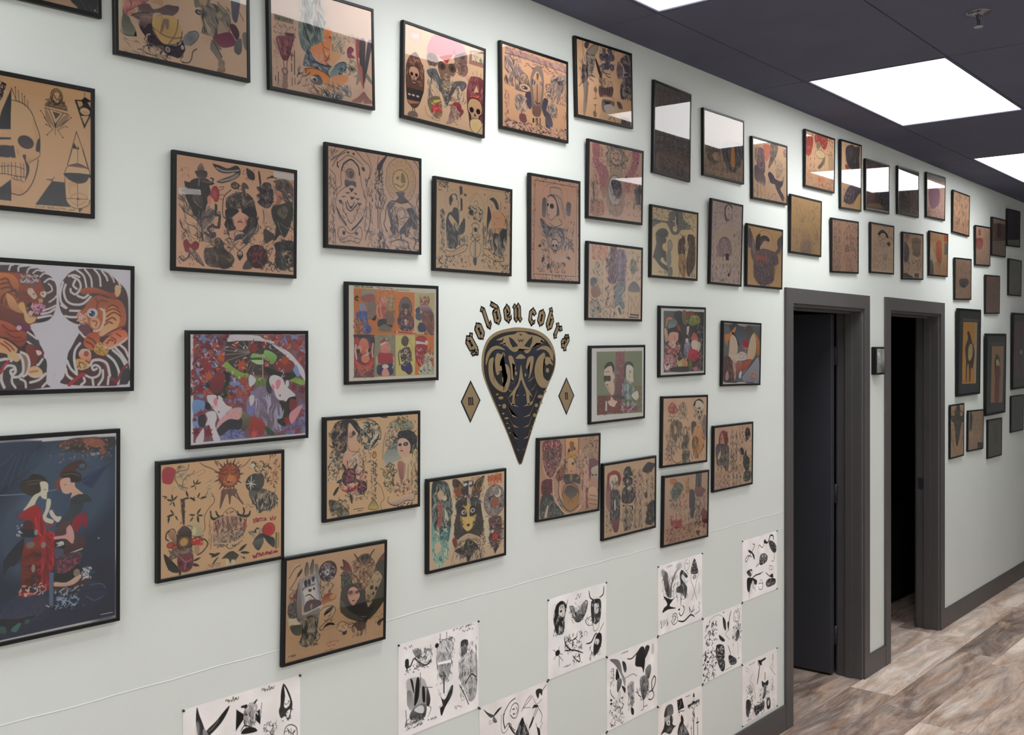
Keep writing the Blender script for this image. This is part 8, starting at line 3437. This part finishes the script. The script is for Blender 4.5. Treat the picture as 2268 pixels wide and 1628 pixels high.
ART['S8'] = ('ebe8e6', '''
f 222 63,49 93,61 119,81 124,102 102,75 67,61
l 3.4 222 106,29 124,36 102,59 67,81 42,101 33,88 59,76 93,85
s 5 222 93,61 119,102
s 3 222 159,57 172,43 203,59 230,28
f 2a2a2a 226,24 253,40 271,30 253,48 217,39
l 7 222 271,34 285,15 313,19 317,37
f 444>222 267,38 308,44 345,70 345,99 317,99 280,69
n ddd 267 39 345 93 20 2 12
l 2.4 222 327,101 322,137 299,138
f 777>222 181,91 226,89 258,111 244,129 199,139 172,130
N ddd|222 172 92 258 141 40 2 14
s 4 222 137,139 172,126
f 222>666 46,146 93,142 98,159 85,176 59,164
f ccc 76,147 102,155 98,171
f 1a1a1a>333 50,179 93,182 146,203 137,222 93,206 72,244 50,227
f bbb>eee 102,195 119,215 93,250 85,241
s 6 222 93,186 137,177 181,178
e 222 176.5 176.9 14.4 3.3
s 3 333 181,176 210,173
u 2 333 69,242 71,268
n 888 59 203 137 251 16 2 18 90
l 2.6 333 163,222 208,226 203,250 172,250 163,234
l 2 333 172,222 185,206 203,221 199,245
f 1a1a1a>333 239,227 271,216 336,227 331,252 253,252
n ccc 244 219 336 257 24 2.4 14 170
s 4 222 235,181 280,208
f 222 276,205 308,198 313,219
l 1.8 444 271,154 313,165 308,177 280,176 271,163
s 1.6 444 280,152 299,179
''')
ART['S9'] = ('e6e1de', '''
f 1a1a1a 160,15 187,21 233,19 233,28 196,32 196,47 169,34
s 8 1a1a1a 183,33 169,59 164,83 155,106 151,125
n 222 155 15 201 44 14 2.4 10
u 4 1a1a1a 312,22 311,48
l 2 444 313,50 294,72 280,77 309,101 339,127
l 2 444 313,68 307,92
n 666 294 122 323 195 16 2 12 90
u 3 333 307,156 299,192
u 5 1a1a1a 230,90 227,123
f 333>222 196,120 224,135 261,132 261,153 224,156 201,146
f 777>444 215,146 243,153 233,201 201,205 215,179
n 222|999 169 152 275 215 40 2.6 14
l 2 666 106,65 79,91 115,125 133,192
f ccc>999 61,111 88,114 101,150 70,147
n 333|888 40 110 106 160 30 2.2 12
f 222>555 40,176 70,175 88,201 61,251 40,233
E ccc 92.4 179.2 12.9 10.7
n 222|888 40 162 124 261 60 2.6 16
f 444>222 119,221 169,222 219,218 219,252 178,258 133,262
n 999|1a1a1a 119 210 219 272 40 2.4 20 160
f 555>222 247,217 280,222 285,265 252,265
e ccc 266.1 239.2 9.7 14.4
n 222 243 217 285 268 14 2.4 14
h 1.4 666 70 17 128 4
h 1.4 666 44 267 92 4
l 1.4 888 35,19 61,33 53,44 31,30
l 1.4 888 313,234 328,242 328,270 313,264 313,234
''')
ART['S10'] = ('e8e3df', '''
f 555>777 66,16 99,15 117,30 115,61 53,58 50,39
f 3a3a3a 66,19 71,54 53,56 50,39
f b8b4b0>888 53,58 112,65 112,94 57,89
f 333 94,65 108,66 112,104 94,97
e eee 80.9 85.7 12.4 7.8
e 222 80.9 86.9 4.8 5.3
f 2a2a2a 57,74 71,93 99,100 112,99 122,108 141,114 122,119 94,135 57,118 39,117 21,118 43,99
v 777 89 115 24 10 0.7 10
p 1a1a1a 148,13 188,13 206,57 157,58
s 4 888 174,20 178,34 164,50
s 2.4 ccc 150,19 159,24
s 3 333 157,59 193,68 210,69
p 222 157,62 174,67 164,71
s 2.4 333 164,79 169,76
s 2.4 333 215,16 241,18 256,17
f 222 183,81 200,101 198,123 183,114 178,95
f 1a1a1a>444 174,109 202,124 236,164 241,183 155,158
n aaa 164 124 236 168 30 3 30 80
f 222 281,17 288,20 291,35 278,32
p ccc 275,33 291,35 291,51 275,48
p 333 234,55 331,55 333,67 236,68
n ccc|222 241 47 331 80 50 3 12 20
p 222 273,49 291,51 291,63 273,61
p aaa 275,77 288,79 291,114 276,109
n 333|ccc 271 78 293 131 30 3 14 88
u 6 444 282,131 283,195
u 4 444 315,129 317,204
s 6 222 303,148 328,150
u 3 444 264,149 265,189
s 4 333 258,159 268,159
''')
ART['S11'] = ('e8e4e2', '''
n 333|888 65 17 304 199 60 3 20
''')
# ------------------------------------------------------------------ wall emblem and lettering, thin cut vinyl
M_tan = mat('tan_vinyl', srgb(126, 109, 80), 0.45, spec=0.4, noise=0.04, nscale=60)
M_ink = mat('black_vinyl', srgb(10, 11, 16), 0.35, spec=0.4, noise=0.1)
M_navy = mat('navy_vinyl', srgb(16, 22, 38), 0.4, spec=0.4, noise=0.1)

def plate(name, polys, m, y0, y1, parent):
    """flat plates cut along outlines given in metres, lying between y0 and y1 off the wall"""
    bm = bmesh.new()
    for p in polys:
        a = sum(p[i][0] * p[(i + 1) % len(p)][1] - p[(i + 1) % len(p)][0] * p[i][1] for i in range(len(p)))
        p = list(p) if a > 0 else list(p)[::-1]
        top = [bm.verts.new((x, -y1, z)) for x, z in p]
        bot = [bm.verts.new((x, -y0, z)) for x, z in p]
        n = len(p)
        es = []
        f = bm.faces.new(top)
        for i in range(n):
            bm.faces.new((top[(i + 1) % n], top[i], bot[i], bot[(i + 1) % n]))
        if n > 4:
            bmesh.ops.triangulate(bm, faces=[f])
    return obj(name, bm, m, parent, recalc=False)

def mm(pts, s=0.001):
    return [(x * s, z * s) for x, z in pts]

def sm(pts, k=3):
    return [tuple(map(float, q)) for q in Ink.smooth(np.array(pts, np.float32), True, k)]

def circ(x, z, rx, rz, n=14):
    return [(x + rx * math.cos(6.283 * k / n), z + rz * math.sin(6.283 * k / n)) for k in range(n)]

EC = (2.50, 1.62)
emb = empty('wall_emblem', (EC[0], -0.0002, EC[1]))
plate('rim', [mm(sm(EMB_RIM))], M_tan, 0, 0.0006, emb)
plate('field', [mm(sm(EMB_BLACK))], M_ink, 0.0006, 0.0010, emb)
plate('belly', [mm(sm(EMB_NAVY))], M_navy, 0.0010, 0.0013, emb)
for k, p in enumerate(EMB_GOLD):
    nm = ('snake_head', 'hood_stripe', 'hood_stripe', 'letter', 'letter', 'letter', 'neck_stripe', 'neck_stripe', 'throat', 'tongue')[k] if k < 10 else 'rib'
    plate(nm, [mm(sm(p) if len(p) > 4 else p)], M_tan, 0.0010, 0.0018, emb)
for d in EMB_SCALES:
    plate('scale', [mm(circ(*d))], M_tan, 0.0010, 0.0016, emb)
for k, p in enumerate(EMB_OVER):
    plate(('eye', 'eye', 'brow_mark', 'mouth', 'nose_mark')[k], [mm(p)], M_ink, 0.0018, 0.0021, emb)
tag(emb, 'large tan and black snake hood emblem shaped like a teardrop, lettered G and C', 'wall emblem')

def grow(poly, d):
    """push the edges of a convex outline outwards"""
    n = len(poly)
    a = sum(poly[i][0] * poly[(i + 1) % n][1] - poly[(i + 1) % n][0] * poly[i][1] for i in range(n))
    p = poly if a > 0 else poly[::-1]
    out = []
    for i in range(n):
        q0, q1, q2 = p[i - 1], p[i], p[(i + 1) % n]
        e1 = (q1[0] - q0[0], q1[1] - q0[1]); e2 = (q2[0] - q1[0], q2[1] - q1[1])
        l1, l2 = math.hypot(*e1), math.hypot(*e2)
        n1 = (e1[1] / l1, -e1[0] / l1); n2 = (e2[1] / l2, -e2[0] / l2)
        k = max(0.35, 1 + n1[0] * n2[0] + n1[1] * n2[1])
        out.append((q1[0] + d * (n1[0] + n2[0]) / k, q1[1] + d * (n1[1] + n2[1]) / k))
    return out

def _stem(x, y0, y1, w=.25):
    return [(x - w / 2, y0 + .05), (x, y0 - .07), (x + w / 2, y0 + .08), (x + w / 2, y1 - .06), (x, y1 + .07), (x - w / 2, y1 - .05)]
def _dia(x, y, r=.17):
    return [(x - r, y), (x, y - r), (x + r, y), (x, y + r)]
def _bar(x0, y0, x1, y1, w=.1):
    return [(x0, y0 - w / 2), (x1, y1 - w / 2), (x1, y1 + w / 2), (x0, y0 + w / 2)]
GLYPH = {
    'o': [_stem(.15, .1, .9), _stem(.6, .1, .9), _dia(.38, .93, .2), _dia(.38, .06, .2)],
    'n': [_stem(.15, .08, .95), _stem(.6, .08, .88), _dia(.08, .95), _dia(.5, .98, .19), _dia(.2, .04), _dia(.67, .04)],
    'm': [_stem(.1, .08, .95), _stem(.5, .08, .9), _stem(.9, .08, .88), _dia(.05, .95), _dia(.4, .98, .18), _dia(.8, .98, .18), _dia(.15, .04), _dia(.55, .04), _dia(.97, .04)],
    'd': [_stem(.15, .1, .85), _stem(.6, .1, 1.05), _dia(.38, .06, .2), _bar(.1, .82, .6, .95, .16), _bar(.15, 1.42, .65, 1.02, .26), _dia(.12, 1.42, .14)],
    'e': [_stem(.15, .12, .88), _dia(.4, .95, .2), _stem(.55, .5, .85, .2), _bar(.15, .42, .62, .56, .13), _dia(.4, .06, .2), _bar(.4, -.02, .72, .16, .12)],
    'l': [_stem(.3, .08, 1.42), _dia(.22, 1.42), _dia(.38, .03, .18), _bar(.38, -.02, .62, .14, .12)],
    'c': [_stem(.15, .12, .88), _dia(.38, .95, .2), _dia(.58, .85, .16), _dia(.38, .06, .2), _bar(.4, -.02, .7, .16, .12)],
    'b': [_stem(.15, .1, 1.38), _dia(.08, 1.4), _stem(.6, .12, .82), _dia(.42, .92, .18), _dia(.38, .05, .2)],
    'r': [_stem(.2, .06, .92), _dia(.1, .93), _dia(.55, .92, .18), _bar(.2, .74, .52, .92, .12), _dia(.26, .03)],
    'a': [_stem(.6, .08, .9), _stem(.15, .12, .45, .24), _dia(.38, .95, .18), _bar(.12, .84, .5, .96, .14), _bar(.15, .52, .6, .58, .12), _dia(.36, .04, .18), _dia(.7, .03)],
    'g': [_stem(.15, .12, .88), _stem(.6, -.25, .9), _dia(.38, .95, .19), _dia(.38, .1, .19), _dia(.45, -.36, .2), _bar(.02, -.2, .5, -.4, .16), _dia(.78, .95, .13)],
}
def glyph(name, ch, cx, cz, s, rot, parent, m_in, m_out=None, y=0.0, edge=.1):
    wd = 1.0 if ch == 'm' else .75
    c, n = math.cos(rot), math.sin(rot)
    T = lambda p: [(cx + ((x - wd / 2) * c - (z - .5) * n) * s, cz + ((x - wd / 2) * n + (z - .5) * c) * s) for x, z in p]
    if m_out:
        o = plate(name, [T(grow(p, edge)) for p in GLYPH[ch]], m_out, y, y + .0005, parent)
        bmx = bmesh.new(); bmx.from_mesh(o.data)
        n0 = len(bmx.faces)
        for p in GLYPH[ch]:
            q = T(grow(p, -0.012))
            v = [bmx.verts.new((x, -(y + .0009), z)) for x, z in q]
            w = [bmx.verts.new((x, -(y + .0005), z)) for x, z in q]
            f = bmx.faces.new(v); f.material_index = 1
            for i in range(len(v)):
                k = (i + 1) % len(v)
                f2 = bmx.faces.new((v[k], v[i], w[i], w[k])); f2.material_index = 1
            if len(v) > 4:
                bmesh.ops.triangulate(bmx, faces=[f])
        bmx.to_mesh(o.data); bmx.free()
        o.data.materials.append(m_in)
        return o
    return plate(name, [T(p) for p in GLYPH[ch]], m_in, y, y + .0004, parent)

let = empty('wall_lettering', (EC[0], -0.0002, EC[1]))
for ch, x, z in EMB_TEXT:
    glyph('letter', ch, x * .001, z * .001, .044, -(x - 168) / 360.0, let, M_tan, M_ink)
tag(let, 'tan and black blackletter words curving over the snake hood emblem', 'lettering')
for k, (ch, side) in enumerate((('m', 'left'), ('n', 'right'))):
    D = EMB_DIAMONDS[k]
    mx, mz = sum(p[0] for p in D) / 4, sum(p[1] for p in D) / 4
    dm = empty('wall_diamond', (EC[0] + mx * .001, -0.0002, EC[1] + mz * .001))
    q = [((x - mx) * .001, (z - mz) * .001) for x, z in D]
    plate('border', [q], M_ink, 0, .0006, dm)
    plate('panel', [[(x * .86, z * .86) for x, z in q]], M_tan, .0006, .0010, dm)
    glyph('letter', ch, 0, 0, .022, 0, dm, M_ink, y=.0010)
    tag(dm, 'small tan diamond with a letter %s, to the %s of the snake emblem' % (ch, side), 'wall diamond')

# ------------------------------------------------------------------ hang everything
LABELS = {
    'F01': 'framed picture in the top left corner, black wing shape on tan',
    'F02': 'framed flash of a dark whiskered shape holding a gold pot belly, at the top edge',
    'F03': 'framed flash of a woman in orange tones beside a goblet, white glare across its top',
    'F04': 'framed flash with a red capped skull face and a skull bottomed coffin, glare on top',
    'F05': 'framed flash of a coffin with spread moth wings and a red patterned border',
    'F06': 'framed flash of a curved insect, dark flower and fan of rays, touching the ceiling line',
    'F07': 'tall framed dark grey picture with a broad white glare band across its middle',
    'F08': 'framed picture, top half white glare, murky tan shapes and an orange figure below',
    'F09': 'framed flash of a dark bird like shape beside a pinkish seated figure',
    'F10': 'framed flash of a half skull with geometric triangles, at the left edge of the photo',
    'F11': 'framed flash of a red lipped woman with helmet hidden eyes, a heart and a rose',
    'F12': 'framed line drawing of a devil mask beside a smiling sun face, no colour',
    'F13': 'framed line drawing of two kneeling robed saints, one holding a cross, a sword between them',
    'F14': 'tall framed drawing of a veiled woman over a small skull with roses',
    'F15': 'framed flash of a round rosette above a pale oval with pink sides',
    'F16': 'framed flash with orange lettering, purple columns and a grey domed bell jar',
    'F17': 'framed picture with grey hooded figure at left and brown wing at right, tan ground',
    'F18': 'tall narrow framed flash of a pale arched shrine in mauve line work',
    'F19': 'framed flash of a winged purple torso on bright cream, at the first door casing corner',
    'F20': 'framed flash in rust red and cream blocks with a pale disc, above the first door',
    'F21': 'tall framed picture of a dark brown head over a purple claw, glare band between',
    'F22': 'framed dark picture with a white bottom margin and wide glare, above the two doors',
    'F23': 'framed grey brown picture half covered by glare, pale crossing arcs below',
    'F24': 'framed mauve speckled picture with a grey strip along its top',
    'F25': 'framed pale yellow line drawing of a rising figure with branches, above the first door casing',
    'F26': 'framed sheet of small dark line studies with a faint red patch, above the first door',
    'F27': 'framed drawing of a curly haired figure with crossed bands over scrolls',
    'F28': 'framed drawing of a raised grey hand beside a mauve strip, above the second door',
    'F29': 'framed flash with an orange and salmon centre, cream cross and grey blocks',
    'F30': 'framed brown and cream striped flash, highest one just right of the mauve speckled picture',
    'F31': 'framed flash with a dark fan shape over small black leaves, beside the second door casing',
    'F32': 'framed flash with a pink red mask shape on cream',
    'F33': 'framed brown picture with pale glare along its top, overlapping the far grey frame',
    'F34': 'framed dim grey picture hung highest at the far right',
    'F35': 'framed grey green picture, upper half pale glare, at the far right edge',
    'F36': 'framed dull rose brown picture with a red crest, above the large tan scroll picture',
    'F37': 'large dark framed yellow scroll picture of a hunched standing figure',
    'F38': 'large dark framed tan scroll picture of a figure in a long red robe',
    'F39': 'large dark framed magenta scroll picture cut by the right edge',
    'F40': 'small framed flash of a dark pointed heart like mask below the yellow scroll picture',
    'F41': 'small framed flash of black branches and houses, between two frames below the scrolls',
    'F42': 'small framed dim olive grey picture directly below the red robed scroll picture',
    'F43': 'small framed nearly black grey picture directly below the magenta scroll picture',
    'F44': 'framed print of two mirrored tigers in dark wind bars on white, at the left edge',
    'F45': 'large framed blue poster of two women in red and dark kimonos facing each other',
    'F46': 'framed print of white foxes, a dark parasol and red maple leaves',
    'F47': 'framed flash of an orange sun face with leaves, a mushroom and red spots',
    'F48': 'framed print of eight small orange and yellow figure panels in two rows',
    'F49': 'framed flash of a black haired woman in profile, a candle and a second woman',
    'F50': 'framed flash of an open hand beside a hooded pink face, lowest of the frames',
    'F51': 'framed flash of a wide eyed yellow face with horns over a banner',
    'F52': 'framed flash of a brown beetle bodied figure under a gold mask, books at right',
    'F53': 'framed flash of a red hooded ghost and a black top hatted bird',
    'F54': 'framed flash crowded with castle and red petals, lowest frame left of the first door',
    'F55': 'framed flash with a rose, a skull in a cap and an orange vase shape',
    'F56': 'framed flash with a red hooded arch at left and a black bee at upper right',
    'F57': 'framed print of two dark haired heads on green with a red column, white margin',
    'F58': 'framed colourful print with white beards, green foliage and a crimson robe, white margin',
    'F59': 'framed print of two cream sails or wings with orange edges and a diagonal stick',
}
TONED = ('F44', 'F45', 'F46', 'F48', 'F57', 'F58', 'F59')
for k, (n, cx, cz, W, H, rot, lean) in enumerate(FRAMES):
    paper, txt = ART[n]
    big = n in ('F37', 'F38', 'F39')
    aw, ah = W * 1000 - 14.4, H * 1000 - 14.4
    res = 1.15 if cx < 2.2 else 1.3 if cx < 3.0 else 1.6 if cx < 4.6 else 2.3 if cx < 6 else 3.0
    K = Ink(aw, ah, res, paper, seed=k + 3)
    draw(K, txt)
    img = K.linear()
    if big:                                       # wider moulding hides the rim of the sheet
        c = int(round(10.0 / res))
        img = img[c:-c, c:-c]
    else:
        c = max(1, int(round(2.4 / res)))
        img = img[c:-c, c:-c]
    picture(n, cx, cz, W, H, rot, lean, img, LABELS[n], depth=0.02 if big else 0.013, fw=0.0172 if big else 0.0095,
            group='framed pictures on the wall')

SHEET_LABELS = {
    'S1': 'white paper sheet of black ink wings and an iron cross, lowest at far left',
    'S2': 'white paper sheet with an inked sailing ship, dragon and beetle',
    'S3': 'white sheet with an inked bird and scythe bearer, touching the ship sheet at its corner',
    'S4': 'white paper sheet with an inked hooded skull, horned head and small spider',
    'S5': 'white paper sheet with inked long winged bird, cape and thorny plant',
    'S6': 'white paper sheet with inked grey legs, bent crane and pointed cap',
    'S7': 'white paper sheet densely inked with black leaf rosettes and a tall oval figure',
    'S8': 'white paper sheet with an inked man aiming a pistol, highest beside the door casing',
    'S9': 'white paper sheet with an inked axe and roller skate, just above the baseboard',
    'S10': 'white paper sheet with an inked capped head, pointed hood and wooden cross',
    'S11': 'white paper sheet of which only a corner shows at the bottom edge',
}
M_pin = mat('black_pin', (0.012, 0.012, 0.012, 1), 0.35, noise=0.1)
M_paper = mat('white_paper', srgb(228, 224, 220), 0.8, noise=0.01)
for k, (n, (cx, cz, W, H)) in enumerate(SHEETS.items()):
    paper, txt = ART[n]
    res = 1.35 if cx < 3 else 1.7
    K = Ink(W * 1000, H * 1000, res, paper, seed=70 + k)
    draw(K, txt)
    e = empty('paper_sheet', (cx, -0.0004, cz))
    w2 = W - .0035
    sheet = box_obj('backing', (-w2 / 2, w2 / 2, -0.0006, 0, -H / 2 + .001, H / 2 - .001), M_paper, e)
    grid_sheet('drawing', w2 - .0004, H - .0024, K.linear(), -0.0009, e)
    for sx in (-1, 1):
        for sz in (-1, 1):
            bm = bmesh.new()
            add_lathe(bm, [(0, 0), (.0032, 0), (.0032, .003), (.002, .005), (0, .0055)], 12)
            bmesh.ops.transform(bm, matrix=Matrix.Translation((sx * (w2 / 2 - .0012), -0.0006, sz * (H / 2 - .0022))) @ Matrix.Rotation(math.pi / 2, 4, 'X'), verts=bm.verts)
            obj('pin', bm, M_pin, e)
    tag(e, SHEET_LABELS[n], 'paper sheet', 'inked paper sheets pinned in a checkerboard')
